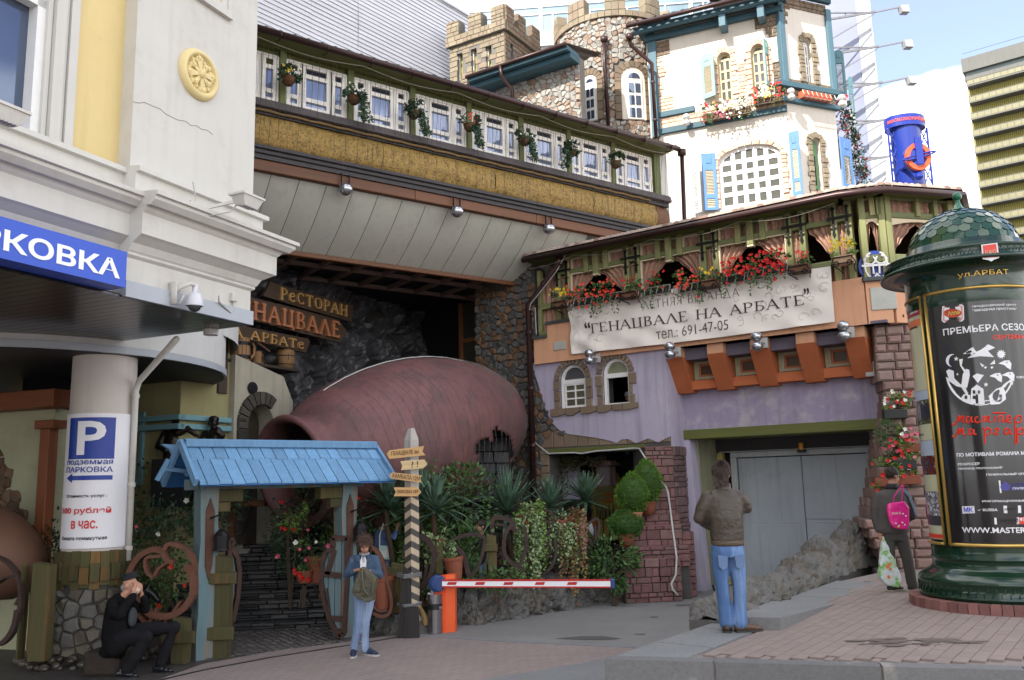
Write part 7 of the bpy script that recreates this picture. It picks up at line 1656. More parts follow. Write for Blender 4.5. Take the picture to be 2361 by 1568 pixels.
b=B(); b.add([(xE0,yR,zR-.01),(xE1,yR,zR-.01),(xE1,-.35,zE-.03),(xE0,-.35,zE-.03),(xE1,2*yR+.35,zE-.03),(xE0,2*yR+.35,zE-.03)],[(0,3,2,1),(0,1,4,5)]); b.v=[(x,y,z-.02) for x,y,z in b.v]; ob('roof_board',b,BDK,gc)
b=B(); b.cbox(xE0-.02,xE1+.02,yR-.14,yR-.06,zR-.05,zR+.06); b.box(xE0-.02,xE1+.02,yR-.09,yR+.1,zR+.035,zR+.07); ob('ridge_board',b,BSH,gc)
dist=(gr_-gl_).length
for x in (0,dist):
 b=B(); w2=.13; P=[]
 for k in range(9): z=k/8*(zE+.15); wj=w2*(1+.1*math.sin(k*2.1+x)); P.append((x-wj,z)); 
 Q=[(x+w2*(1+.1*math.sin(k*1.7+x)),k/8*(zE+.15)) for k in range(9)][::-1]; b.prism(P+Q,-.02,.24); ob('post',b,BPW,gc)
 b=B(); b.cbox(x+.12 if x==0 else x-.5,x+.5 if x==0 else x-.12,-.0,.2,zE-.28,zE-.1); b.cbox(x+.12 if x==0 else x-.32,x+.32 if x==0 else x-.12,.02,.18,zE-.42,zE-.28); ob('corbel',b,POSTW,gc)
 b=B(); pr=[(x-.06,zE-.9),(x+.06,zE-.9),(x+.06,zE-.45),(x,zE-.3),(x-.06,zE-.45)]; b.prism([(x,zE-1.35),(x+.05,zE-1.15),(x+.06,zE-.4),(x,zE-.22),(x-.06,zE-.4),(x-.05,zE-1.15)],-.045,-.02); ob('rusty_plate',b,M('rust',(.07,.03,.018),.8,.3,8,.4),gc)
 b=B(); b.lathe([(.04,-.02),(.1,0),(.11,.2),(.07,.26),(.02,.3)],10,(x+.14,-.12,zE-.95)); b.tube([(x,-.05,zE-.5),(x+.1,-.16,zE-.45),(x+.14,-.14,zE-.62)],.015,5); b.lathe([(.12,.0),(.115,.02)],10,(x+.14,-.12,zE-.95)); ob('lantern',b,IRON,gc)
b=B(); b.cbox(-.3,dist+.3,.05,.2,zE-.1,zE+.05); ob('cross_beam',b,BPW,gc)
b=B()
for s_ in (-.25,2*yR+.25): pass
yq=[-.3,2*yR+.3]
b.bar((xE0-.05,yR,zR+.02),(xE0-.05,-.33,zE),.05,.12); b.bar((xE0-.05,yR,zR+.02),(xE0-.05,2*yR+.33,zE),.05,.12); b.bar((xE1+.03,yR,zR+.02),(xE1+.03,-.33,zE),.05,.12); ob('gable_board',b,BSH,gc)
P=[GC.px(t9(*p),yR+.3) for p in ((1525,895),(1740,905),(1790,1050),(1660,1040),(1610,950))]
b=B(); b.prism(P,yR+.25,yR+.33); ob('finial_board',b,BSH,gc)
for p,q in (((1600,1040),(1490,1240)),((1700,930),(1610,1130)),((1570,1130),(1870,1165)),((1840,1110),(1760,1190))): a=GC.px(t9(*p),yR+.3);c=GC.px(t9(*q),yR+.3); b=B(); b.bar((a[0],yR+.3,a[1]),(c[0],yR+.3,c[1]),.05,.06); ob('brace',b,BSH,gc)
a=GC.px(t10(1690,345),yR+.3);c=GC.px(t10(1745,350),yR+.3);e=GC.px(t10(1715,400),yR+.3); b=B(); b.prism([a,c,e,(a[0]-.05,e[1])],yR+.25,yR+.33); ob('finial_board',b,BSH,gc)
def gleaf(fr,pts,y,label,straps):
 P=[fr.px(p,y) for p in pts]; o=thing('gate_leaf',label,'gate leaf',fr.W(P[0][0],y,0),fr.a,'jug shaped gate leaves'); x0=P[0][0]; P=[(a-x0,z) for a,z in P]
 xs=[p[0] for p in P]; zs_=[p[1] for p in P]; pin_=inpoly(P); a0,a1=min(xs),max(xs); n=4
 for k in range(n):
  xa_,xb_=a0+(a1-a0)*k/n+.004,a0+(a1-a0)*(k+1)/n-.004; zz_=[z for z in [min(zs_)+(max(zs_)-min(zs_))*j/60 for j in range(61)] if pin_((xa_+xb_)/2,z)]
  if len(zz_)<3: continue
  b=B(); b.box(xa_,xb_,0,.05,min(zz_),max(zz_)); ob('plank',b,BPW,o)
 b=B()
 for p,q in zip(P,P[1:]+P[:1]): b.bar((p[0],-.02,p[1]),(q[0],-.02,q[1]),.07,.07,up=(0,1,0))
 ob('iron_rim',b,M('rusty_iron',(.045,.022,.016),.6,.3,6,.4,metal=.3),o)
 for (p,q) in straps: a=fr.px(p,y);c=fr.px(q,y); b=B(); b.bar((a[0]-x0,-.03,a[1]),(c[0]-x0,-.03,c[1]),.02,.08); ob('iron_strap',b,M('rusty_iron'),o)
YG=F(0,13.9,0)
gleaf(YG,[t15(*p) for p in ((1490,215),(1635,215),(1625,300),(1630,620),(1600,1120),(1555,1150),(1470,1000),(1410,800),(1385,620),(1395,450),(1430,350),(1500,300))],0,'blue plank gate leaf shaped like half a jug beside the woman with a handbag',[(t15(1370,550),t15(1575,570)),(t15(1440,690),t15(1470,960)),(t15(1510,330),t15(1440,560)),(t15(1440,970),t15(1600,980)),(t15(1540,1140),t15(1560,1070))])
YG2=F(-3.95,13.3,50.)
gleaf(YG2,[t15(*p) for p in ((500,240),(540,240),(520,300),(575,400),(595,540),(580,760),(530,1010),(500,1020))],0,'open blue and iron gate leaf seen edge on behind the left blue post',[(t15(500,560),t15(590,560))])
# ---------- mossy fence posts, rails
def posts(label,lst,Y,name='fence'):
 a=atY(lst[0][0],Y); o=thing(name,label,'fence',(a.x,Y,0),0,'mossy wooden fence pieces')
 for (p,q,kind) in lst:
  A_=atY(p,Y);C_=atY(q,Y); x0,x1=sorted((A_.x-a.x,C_.x-a.x)); z0,z1=sorted((A_.z,C_.z)); b=B()
  if kind=='p': b.prism([(x0,z0),(x1,z0),(x1+.01,(z0+z1)/2),(x1,z1-.04),(x0,z1),(x0-.01,(z0+z1)/2)],-.08,.1); ob('post',b,POSTW,o)
  else: b.cbox(x0,x1,-.14,-.085,z0,z1); ob('rail',b,POSTW,o)
 return o
posts('mossy posts and rails between the blue gate post and its open leaf',[(t15(395,375),t15(505,1345),'p'),(t15(340,545),t15(600,640),'r'),(t15(330,1050),t15(575,1165),'r')],12.75)
posts('mossy rail and post at the seated man side of the blue gate',[(t15(0,960),t15(120,1395),'p'),(t15(-90,1090),t15(215,1195),'r')],12.4)
posts('dark mossy posts at the far left of the picture',[(t14(250,460),t14(180,1370),'p'),(t14(345,450),t14(450,1380),'p')],12.1)
posts('low mossy post and rails beside the striped signpost',[(t15(2050,450),t15(2160,920),'p'),(t15(2010,490),t15(2130,580),'r'),(t15(2060,745),t15(2110,820),'r')],14.7)
# ---------- left plaster hut with timber post
hut=F(*atY(t9(500,1000),13.6).xy,-20.); ht=th(hut,'plaster_hut','pale plaster hut with cobble inlay and brown timber post at the left edge','hut')
xl=-4.; zt=hut.px(t9(300,575))[1]
b=B(); b.box(xl,0,0,.3,0,zt); ob('wall',b,M('hut_plaster',(.36,.36,.24),.9,.15,2.5,.5,20),ht)
HUTB=M('hut_timber',(.19,.06,.022),.6,.2,3,.3,20,grain='x'); 
q=hut.px(t9(550,590),-.2),hut.px(t9(550,510),-.2); b=B(); b.cbox(xl,q[0][0]+.05,-.35,.1,zt,zt+.27); ob('beam',b,HUTB,ht)
a=hut.px(t9(400,1000),-.15)[0]; c=hut.px(t9(500,1000),-.15)[0]; zc_=hut.px(t9(480,750),-.15)[1]
b=B(); b.cbox(a,c-.02,-.22,-.05,0,zc_); ob('post',b,M('hut_timber_v',(.19,.06,.022),.6,.2,3,.3,20,grain='z'),ht); b=B(); b.cbox(a-.06,c+.1,-.28,.0,zc_,zc_+.13); ob('post_cap',b,HUTB,ht)
P=[hut.px(t9(*p)) for p in ((-20,900),(50,950),(110,1100),(80,1200),(160,1300),(230,1420),(210,1500),(280,1568))]+[hut.px(t14(330,60)),(xl+1,hut.px(t14(330,60))[1]),(xl+1,hut.px(t9(0,900))[1])]
ip=inpoly(P); xs=[p[0] for p in P]; zs_=[p[1] for p in P]
pieces([stone(c,p,0,.05,.9) for c,p in voro(min(xs),max(xs),min(zs_),max(zs_),.16,keep=ip)],ht,'cobble',M('hut_cobble',(.13,.08,.05),.7,.3,6,.4,rnd=.35))
b=B(); b.cbox(xl,a-.05,-.06,0,hut.px(t14(300,160))[1],hut.px(t14(300,95))[1]); ob('sill_beam',b,HUTB,ht)
jl=atY(t14(60,330),12.6); o=thing('clay_jug','rounded end of a second big clay jug cut by the left picture edge','jug',(jl.x,jl.y,jl.z))
b=B(); b.ell((-.55,.3,.02),(1.0,.8,.62),24,mat=Matrix.Rotation(R(32),3,'Y')); ob('jug_body',b,M('clay_brown',(.14,.07,.045),.7,.2,2,.3,20),o,smooth=True)
def arcbar(pts,w_,d_,b):
 n=len(pts); Lf=[];Rt=[]
 for i in range(n):
  p=pts[max(i-1,0)]; q=pts[min(i+1,n-1)]; dx,dz=q[0]-p[0],q[1]-p[1]; l=math.hypot(dx,dz) or 1; ww_=(w_[i] if isinstance(w_,list) else w_)*.38
  Lf.append((pts[i][0]-dz/l*ww_,pts[i][1]+dx/l*ww_)); Rt.append((pts[i][0]+dz/l*ww_,pts[i][1]-dx/l*ww_))
 vs=[(x,0,z) for x,z in Lf]+[(x,0,z) for x,z in Rt]+[(x,d_,z) for x,z in Lf]+[(x,d_,z) for x,z in Rt]; fs=[]
 for i in range(n-1): fs+=[(i,i+1,n+i+1,n+i),(2*n+i,3*n+i,3*n+i+1,2*n+i+1),(i,2*n+i,2*n+i+1,i+1),(n+i,n+i+1,3*n+i+1,3*n+i)]
 fs+=[(0,n,3*n,2*n),(n-1,3*n-1,4*n-1,2*n-1)]
 b.add(vs,fs)
def sm(pts,k=6):
 out=[]; 
 for i in range(len(pts)-1):
  p0=pts[max(i-1,0)];p1=pts[i];p2=pts[i+1];p3=pts[min(i+2,len(pts)-1)]
  for j in range(k):
   t=j/k; out.append(tuple(.5*((2*p1[m])+(-p0[m]+p2[m])*t+(2*p0[m]-5*p1[m]+4*p2[m]-p3[m])*t*t+(-p0[m]+3*p1[m]-3*p2[m]+p3[m])*t**3) for m in range(2)))
 out.append(pts[-1]); return out
RUST=M('rust_brown',(.115,.045,.026),.75,.3,5,.5,25,col2=(.07,.035,.025),c2=.4,c2s=5); RUSTD=M('rust_dark',(.036,.02,.016),.7,.3,5,.5,25)
def iron(label,Y,curves,tile,mat,depth=.12,rz=0.):
 p0=atY(tile(*curves[0][0][0]),Y); o=thing('iron_sculpture',label,'sculpture',(p0.x,Y,p0.z),0,'cut iron scroll sculptures')
 for pts,w_ in curves:
  P=[atY(tile(*p),Y)-p0 for p in pts]; b=B(); arcbar(sm([(p.x,p.z) for p in P]),w_*.85,depth,b); k_=len(o.children)+random.randint(1,40); b.v=[(x,y-.0023*k_,z) for x,y,z in b.v]; ob('iron_band',b,mat,o)
 return o
iron('rusty ring shaped iron scroll by the seated man',12.45,[
([(1560,345),(1450,330),(1330,390),(1240,520),(1220,640),(1260,780),(1340,880)],.12),([(1340,800),(1400,900),(1500,950),(1640,950),(1760,880),(1840,760),(1850,640),(1830,540),(1780,480)],.13),
([(1560,345),(1600,280),(1700,290),(1790,350),(1840,440),(1850,560)],.09),([(1560,350),(1600,420),(1670,450)],.09),([(1550,385),(1430,400),(1400,450),(1420,540),(1480,590)],.06),([(1480,580),(1530,500),(1620,440)],.06),
([(1320,940),(1400,1030),(1520,1070),(1640,1070),(1720,1000)],.09),([(1720,820),(1620,960),(1540,1050)],.06),([(1500,890),(1440,1000),(1360,1060)],.06)],t14,RUST)
iron('black iron loops on a post at the far left edge',12.0,[([(-60,390),(60,440),(150,540),(190,640),(200,760),(160,850)],.05),([(190,600),(120,580),(40,600),(-30,650)],.045),([(180,900),(150,1050),(90,1160),(20,1220),(-60,1240)],.09),([(200,760),(200,850),(180,950)],.07)],t14,RUSTD)
iron('dark iron arc with a square hole behind the striped post',14.9,[([(150,1100),(200,1060),(280,1110),(320,1200),(320,1320),(280,1450),(200,1560)],.12),([(60,1300),(40,1180),(90,1080),(160,1050)],.08),([(180,1560),(240,1450),(260,1320)],.06)],t11,RUSTD)
iron('large dark iron arch with crossing bars between the fence posts',15.2,[([(440,1190),(480,1110),(600,1050),(720,1040),(810,1070)],.09),([(440,1190),(430,1320),(460,1450)],.07),([(470,1150),(560,1180),(620,1280),(650,1400),(690,1470)],.13),([(810,1070),(790,1200),(740,1350),(650,1470),(600,1500)],.08)],t11,RUSTD)
iron('tall S shaped iron scroll hung with ivy',15.8,[([(880,1030),(880,900),(960,880),(1060,920),(1090,1000)],.12),([(1060,950),(1000,1040),(990,1200),(1040,1290),(1110,1340),(1180,1390)],.11),([(900,940),(1010,960),(1090,1010)],.06),([(1170,960),(1200,1050),(1190,1200),(1140,1320),(1090,1370)],.09),([(950,1200),(1010,1330)],.06)],t11,RUSTD)
iron('iron keyhole shaped scroll right of the ivy pots',16.3,[([(1420,940),(1370,880),(1380,820),(1430,820),(1460,880),(1440,980),(1380,1040)],.06),([(1380,1040),(1350,1120),(1380,1220),(1430,1240)],.09),([(1470,1070),(1480,1200),(1450,1320),(1380,1400),(1340,1420)],.08),([(1410,1110),(1400,1230)],.06)],t11,RUSTD)
iron('curved iron rib near the yellow door',16.8,[([(1750,1000),(1800,930),(1870,890),(1890,950),(1870,1060),(1840,1110)],.07),([(1760,1060),(1800,1090),(1830,1150)],.07),([(1850,950),(1855,1090)],.05)],t11,RUSTD)
iron('rusty oval iron hoop behind the woman with a handbag',14.2,[([(1820,290),(1900,330),(1970,450),(2010,620),(2050,800),(2030,920),(1950,950),(1880,920)],.08),([(1880,860),(1940,900),(2010,890)],.05)],t15,RUST)
# ---------- terrace behind the barrier: rocks, soil, posts
base=[g(t16(500,1020)),g(t16(800,1010)),g(t16(1150,960)),g(t16(1530,900)),g(t16(1880,832)),g(t16(2276,775))]
def path_pt(P,u): x=u*(len(P)-1); i=min(int(x),len(P)-2); return P[i].lerp(P[i+1],x-i),(P[i+1]-P[i]).normalized()
rt=thing('retaining_rocks','low craggy rock wall holding the plant terrace behind the barrier','rock wall')
def rfn2(u,v):
 p,d=path_pt(base,u); n=Vector((-d.y,d.x,0)); h=(.52+.1*math.sin(u*19)+.06*math.sin(u*47)-.22*max(0,u-.6)); a=PI*.5*min(1,v*1.35); w_=max(0,v-.74)*2.2
 return p+n*(.28*(1-math.cos(a))+w_)+Vector((0,0,h*math.sin(a))), (n*-math.cos(a)+Vector((0,0,math.sin(a)*.6)))
b=B(); rockpatch(b,rfn2,150,26,.15,9,2.2); ob('rock_face',b,ROCK,rt)
ter=[path_pt(base,k/8)[0]+Vector((-.28,.4,0)) for k in range(9)]
flat('terrace_soil',[(p.x,p.y) for p in ter]+[(3.2,19.5),(1.5,20.5),(-2.3,20.5),(-2.6,15.4)],.5,SOIL,z0=-.05)
lw2=[g(t15(1850,1060)),g(t15(1950,1140)),g(t15(2150,1135)),g(t16(60,1110)),g(t16(330,1100))]
def rfn3(u,v):
 p,d=path_pt(lw2,u); n=Vector((-d.y,d.x,0)); a=PI*v; return p+n*(.3*(1-math.cos(a)))+Vector((0,0,.22*math.sin(a)*(1+.3*math.sin(u*17)))),(n*-math.cos(a)+Vector((0,0,math.sin(a))))
b=B(); rockpatch(b,rfn3,50,14,.1,4,3); tag(ob('kerb_rocks',b,ROCK),'flat dark rocks at the foot of the striped signpost','rocks')
flat('bed_soil',[(lw2[0].x,lw2[0].y+.2),(lw2[-1].x+.2,lw2[-1].y+.3),(-1.2,16),(-2.4,16),(-2.6,14.6)],.12,SOIL,z0=-.02)
posts('tall mossy post with a crossbar left of the iron S scroll',[(t11(825,1035),t11(920,1480),'p'),(t11(800,1130),t11(930,1195),'r'),(t11(805,1290),t11(838,1460),'p')],15.6)
posts('mossy post under the variegated ivy pot',[(t11(1240,880),t11(1298,1460),'p'),(t11(1195,1020),t11(1240,1300),'p')],16.1)
posts('mossy post and rails below the red tinted creeper',[(t11(1530,960),t11(1590,1400),'p'),(t11(1625,950),t11(1690,1420),'p'),(t11(1470,1195),t11(1700,1245),'r'),(t11(1560,1045),t11(1700,1090),'r')],16.6)
posts('mossy post behind the blue barrier hub',[(t11(340,1100),t11(412,1410),'p')],15.1)
# ---------- plants
def yucca(p,Y,label,r=.62,n=46,trunk=.7,droop=.5,base_z=.5,mat=None):
 c=atY(p,Y); o=thing('yucca',label,'plant',(c.x,c.y,base_z),0,'spiky yuccas')
 r*=1.2; n=int(n*1.2); h=c.z-base_z; b=B(); b.tube([(.06*math.sin(k),0,h*k/5-.02) for k in range(6)],[.055,.05,.05,.045,.045,.05],7); ob('trunk',b,STEM,o)
 lm=[]
 for v_ in range(4):
  b=B(); L_=r*(.8+.13*v_); P=[]; 
  for k in range(6): t=k/5; P.append((L_*t*(1-.12*t*t*droop), -L_*droop*.55*t**2.6*(v_%3)/2))
  wd=[.018,.03,.034,.03,.018,.002]
  for k in range(5):
   (x0,z0),(x1,z1)=P[k],P[k+1]; b.add([(x0,-wd[k],z0+.008),(x1,-wd[k+1],z1+.008),(x1,0,z1),(x0,0,z0),(x1,wd[k+1],z1+.008),(x0,wd[k],z0+.008)],[(0,1,2,3),(3,2,4,5)])
  lm.append(b.mesh('leaf',mat or M('yucca_leaf',(.065,.12,.075),.45,.2,5,0,rnd=.4,spec=.5)))
 for k in range(n):
  az=k*2.39996; el=R(88-105*(k/n)**.9+random.uniform(-8,8)); l=link('leaf',lm[(k*3)%4] if el<R(40) else lm[0],o,(0,0,h+.04*math.sin(el)))
  l.rotation_euler=(0,-el,az)
 return o
yucca(t11(1020,830),17.2,'broad yucca in front of the jug hole',.95,60,droop=.5)
yucca(t11(1425,800),17.6,'dark spiky yucca right of the downpipe foot',.7,50,droop=.3)
yucca(t11(1765,720),17.9,'compact yucca on a stem before the dark doorway',.62,60,droop=.4)
yucca(t11(350,830),15.4,'drooping yucca just right of the striped post',.75,40,droop=1.)
yucca(t11(210,770),16.,'tall yucca behind the upper wooden arrows',.9,36,droop=.8)
yucca(t10(1800,800),15.6,'yucca on a bare trunk behind the photographing woman',.75,40,droop=1.)
yucca(t10(1560,660),16.3,'yucca with upright leaves beside the right blue post',.8,34,droop=.8)
def shrub(p,Y,r,n,size,mat,label,name='shrub',flowers=(),z0=None,stems=3):
 c=atY(p,Y); o=thing(name,label,'plant',(c.x,c.y,z0 if z0 is not None else .3)); cz=c.z-(z0 if z0 is not None else .3)
 ob('foliage',foliage((0,0,cz),r,n,size),mat,o)
 b=B(); 
 for k in range(stems): b.tube([(random.uniform(-.1,.1),0,0),(random.uniform(-.3,.3)*r[0],0,cz*.6),(random.uniform(-.8,.8)*r[0],random.uniform(-.3,.3),cz+.4*r[2])],[.02,.014,.006],5)
 ob('stem',b,STEM,o)
 for m,m_n in flowers: ob('flowers',blossoms([Vector((0,0,cz))+Vector((random.uniform(-.9,.9)*r[0],-r[1]*random.uniform(.6,1),random.uniform(-.9,.9)*r[2])) for _ in range(m_n)],.05),m,o)
 return o
shrub(t11(590,790),16.7,(.75,.35,.85),1500,.1,LEAF,'bushy green creeper climbing below the jug belly')
shrub(t10(1720,900),16.4,(1.1,.5,1.4),2400,.11,LEAFL,'bright green vine wall behind the photographing woman','vine')
shrub(t11(120,900),16.3,(.8,.5,1.2),1300,.1,LEAF,'leafy green bush behind the striped signpost')
shrub(t10(1130,1000),15.9,(.95,.6,.95),1900,.075,LEAFD,'dark rose bush with single pink bloom under the blue roof','rose_bush',((FPNK,4),(FRED,4)))
shrub(t10(870,850),15.4,(.28,.2,.3),300,.07,LEAFL,'light green shoot with a red rose beside the plank door','rose_bush',((FRED,4),))
shrub(t14(1380,330),14.6,(1.3,.6,.9),2200,.08,LEAFD,'dark rose bushes behind the rusty iron ring','rose_bush',((FPNK,5),(FYEL,3),(FWHT,6)))
shrub(t14(1550,620),13.4,(.75,.4,.5),900,.07,LEAF,'green bush with orange blooms inside the rusty ring','rose_bush',((FORG,3),(FYEL,3)),z0=0)
shrub(t9(1600,1400),16.,(1.5,.6,.7),1800,.09,LEAFD,'dark shrubs below the bronze busts')
shrub(t14(470,380),13.6,(.35,.3,.7),500,.07,LEAFD,'dark conifer sprig between the timber post and the column',z0=0)
shrub(t11(700,1180),15.5,(.38,.25,.55),420,.1,LEAF,'broad leaved climber on the iron arch')
shrub(t11(900,1420),15.2,(.75,.25,.28),420,.09,LEAF,'low leafy creeper along the terrace edge')
shrub(t11(1950,1260),17.0,(.66,.4,.42),1000,.1,LEAF,'rampant green climber below the ball topiary')
shrub(t11(2040,1420),16.9,(.3,.2,.35),300,.09,LEAF,'creeper tips hanging beside the barrier tip',z0=.0)
shrub(t11(1620,1350),16.8,(.8,.4,.35),600,.08,LEAFD,'shadowy ground plants under the fence rails')
shrub(t11(240,1300),15.3,(.45,.3,.5),500,.075,VARI,'pale leafed plant behind the striped post foot')
def hangpot(p,Y,label,mat,w_,h,n=300,two=None):
 c=atY(p,Y); o=thing('ivy_pot',label,'potted plant',(c.x,c.y,c.z-.12),0,'ivy pots on the fence posts')
 ob('pot',potm(.11,.17),TERR,o); b=foliage((0,0,.2),(w_*.8,.2,.16),n//2,.065)
 for s in range(int(n/14)):
  q=Vector((random.uniform(-w_,w_),random.uniform(-.2,0),.15)); L_=random.uniform(.3,1)*h
  k=0
  while k*.035<L_: q+=Vector((random.uniform(-.012,.012),0,-.035)); leaf(b,q,rv(),(0,-1,.3),.055,.045); k+=1
 ob('foliage',b,mat,o)
hangpot(t11(1190,880),16.,'terracotta pot spilling variegated ivy over the left fence post',VARI,.24,1.3,420)
hangpot(t11(1240,830),16.3,'upper terracotta pot with light green trailing ivy',LEAFL,.3,1.5,420)
hangpot(t11(1530,930),16.5,'pot of pale cream edged ivy between two mossy posts',VARI,.26,.8,380)
hangpot(t11(1640,890),16.6,'pot with reddish green creeper trailing to the ground',M('leaf_reddish',(.16,.13,.04),.55,.25,8,0,rnd=.4,col2=(.22,.07,.05),c2=.4,rep='rnd'),.26,1.6,460)
hangpot(t11(380,1110),15.2,'pot with fine variegated creeper above the orange barrier post',VARI,.28,1.0,380)
c=g(t16(555,545),.5); 
def tpot(p,Y,r,h,label,z=None,tilt=0):
 c=atY(p,Y); o=thing('terracotta_pot',label,'pot',(c.x,c.y,c.z)); ob('pot',potm(r,h),TERR,o,smooth=False); b=B(); b.lathe([(0,h*.87),(r*.9,h*.88)],14); ob('soil',b,SOIL,o); o.rotation_euler=(0,R(tilt),0); return o
tpot(t11(525,1465),15.,.16,.36,'empty terracotta pot with a slanted rim behind the barrier post',tilt=-6)
tpot(t15(1325,640),14.9,.16,.42,'terracotta pot on a pale stone under the pink roses')
o=tpot(t15(1960,890),14.3,.18,.52,'large terracotta tub seen through the oval iron hoop')
shrub(t10(1130,1190),14.9,(.42,.25,.28),420,.065,LEAF,'pink flowering plant in the pot by the steps','pink_roses',((FPNK,9),(FWHT,3)),z0=.5)
shrub(t15(1220,560),14.7,(.18,.15,.12),120,.06,LEAF,'small red geranium by the steps','geranium',((FRED,6),),z0=.4)
tpot(t15(1215,640),14.7,.14,.2,'small grey pot holding the red geranium')
b=B(); b.lathe([(0,0),(.23,0),(.24,.1),(.22,.3),(.24,.34),(0,.34)],16); c=g(t15(1340,730)); tag(ob('stone_drum',b,M('pale_stone',(.30,.29,.25),.85,.12,5,.4),loc=(c.x,c.y,.35)),'pale round carved stone block under a terracotta pot','stone block')
# ---------- pink stone pier with stepped side and topiaries
pw2=thing('stone_pier','pink and purple quartzite pier stepping down beside the driveway','pier',(3.3,18.47,0),R(8)); PF=F(3.3,18.47,8.)
xs_=lambda X,Y,y=0: PF.px(t12(X,Y),y)
xr0=.015; top=PF.px(t12(800,205))[1]
blk=[(xs_(668,400)[0],xr0,0.0,0,top),(xs_(600,870,-.3)[0],xr0-.02,-.3,0,xs_(700,850,-.3)[1]),(xs_(600,960,-.6)[0]-.12,xr0-.1,-.6,0,xs_(720,955,-.6)[1]),(xs_(478,1160,-.85)[0],xr0-.05,-.85,0,xs_(600,1155,-.85)[1]),(xs_(460,1300,-1.05)[0],xs_(1000,1300,-1.05)[0],-1.05,0,xs_(600,1270,-1.05)[1])]
lst=[]
for x0,x1,y,z0,z1 in blk:
 b=B(); b.box(x0,x1,y+.02,y+.9,z0,z1-.01); ob('core',b,MORTD,pw2)
 prev=0 if y==0 else None
 lo={0.0:blk[1][4]-.3,-.3:blk[2][4]-.2,-.6:blk[3][4]-.2,-.85:blk[4][4]-.2,-1.05:0}[y]
 lst+=rows(x0,x1,max(lo,0),z1,.13,.2,.012,.04,y,None,.02,.5)
 b=B(); b.cbox(x0-.01,x1+.01,y-.04,y+.5,z1-.03,z1,.01); lst.append(b)
for x0,x1,y,z0,z1 in blk[1:]:
 z=0
 while z<z1-.05:
  h=min(random.uniform(.1,.16),z1-z); q=y+.03
  while q<0: w_=random.uniform(.13,.26); b=B(); b.box(x1-.05,x1+.012+random.random()*.015,q,min(q+w_,.02)-.01,z+.005,z+h-.006); lst.append(b); q+=w_
  z+=h
pieces(lst,pw2,'pier_stone',PINKST)
sfx=F(3.3,18.47,54.); sfp=link('side_face',None,pw2,(0.0,0,0),R(46)); 
pieces(rows(0.02,.95,0,top,.13,.2,.012,.04,0,None,.015,.5),sfp,'pier_stone',M('purple_quartzite',(.13,.08,.08),.8,.2,7,.5,rnd=.35))
b=B(); b.box(.0,1.,.01,.3,0,top); ob('core',b,MORTD,sfp)
b=B(); x_=xs_(1010,1050,-.5)[0]; x2_=xs_(1150,1400,-.5)[0]; zt_=PF.px(t12(1070,1015),-.5)[1]
b.box(x_,x2_,-.48,.2,0,zt_); ob('core',b,MORTD,pw2); pieces(rows(x_,x2_,0,zt_,.12,.18,.012,.04,-.5,None,.02,.5),pw2,'pier_stone',PINKST)
TOPM=M('topiary_green',(.075,.16,.012),.6,.2,8,0,rnd=.35); TOPD=M('topiary_core',(.03,.07,.01),.8)
def topiary(p,y,r,zc,label,shape,pr,ph,mat=TOPM,pm=TERR):
 x,z=PF.px(p,y); Wp=PF.W(x,y,z); o=thing('topiary',label,'potted shrub',tuple(Wp),0,'topiaries on the pier steps')
 ob('pot',potm(pr,ph,rim=False),pm,o,smooth=True); b=B(); b.lathe([(pr*1.03,ph-.04),(pr*1.06,ph-.02),(pr*1.03,ph)],18); ob('pot_rim',b,pm,o)
 c=Vector((0,0,ph+zc)); b=B(); b.ell(c,(r[0]*.9,r[0]*.9,r[1]*.92),16); ob('core',b,TOPD,o)
 b=B(); 
 for _ in range(2600):
  q=rv().normalized(); t=(q.z+1)/2; k=1 if shape=='ball' else (1.08*math.sin(PI*min(1,.18+.82*t)) if 0 else (1-.35*max(0,q.z)) )
  P=c+Vector((q.x*r[0]*k,q.y*r[0]*k,q.z*r[1]))*(random.uniform(.9,1.05)+.16*noise.noise(q*2.6+Vector((y,0,0)))); leaf(b,P,(q+rv(.4)+Vector((0,0,.35))).normalized(),rv(),random.uniform(.03,.06),.016)
 ob('foliage',b,mat,o); return o
topiary(t12(490,1150),-1.05+.2,(.34,.25),.14,'ball topiary in the lowest clay pot on the pier steps','ball',.19,.27,M('topiary_dark',(.045,.12,.015),.6,.2,8,0,rnd=.35))
topiary(t12(560,950),-.78,(.33,.37),.36,'light green egg shaped thuja in the pale rimmed pot','egg',.18,.25,pm=M('pale_clay',(.36,.17,.09),.7,.1,5,.1))
topiary(t12(700,852),-.45,(.30,.42),.40,'tall thuja topiary in the upper clay pot against the pier','egg',.16,.26)
yd=th(V,'carved_door','yellow arched door covered with black iron fittings in the dark recess','door')
a=V.px(t12(110,1040),2.2);c=V.px(t12(440,460),2.2); zt_=V.px(t12(270,400),2.2)[1]; z0_=.9
b=B(); b.box(dx0-.4,dx1+.6,2.5,2.6,0,zdo+.2); b.box(dx1+.35,dx1+.4,.45,2.5,0,zdo+.2); b.box(dx0-.3,dx0-.25,.45,2.5,0,zdo+.2); b.box(dx0-.4,dx1+.6,.45,2.5,zdo+.05,zdo+.2); ob('recess_wall',b,M('recess_dark',(.03,.026,.024),.9,.3,3,.4),yd)
b=B(); b.prism(arch(a[0],c[0],z0_,zt_,12),2.2,2.3); ob('door_panel',b,M('door_yellow',(.32,.25,.06),.6,.15,3,.2),yd)
OP=M('door_orange',(.5,.16,.03),.6,.1)
for p,q in (((275,640),(370,740)),((150,880),(220,990)),((290,880),(380,1000)),((300,480),(360,560))): A_=V.px(t12(*p),2.17);C_=V.px(t12(*q),2.17); b=B(); b.cbox(A_[0],C_[0],2.17,2.2,C_[1],A_[1]); ob('orange_panel',b,OP,yd)
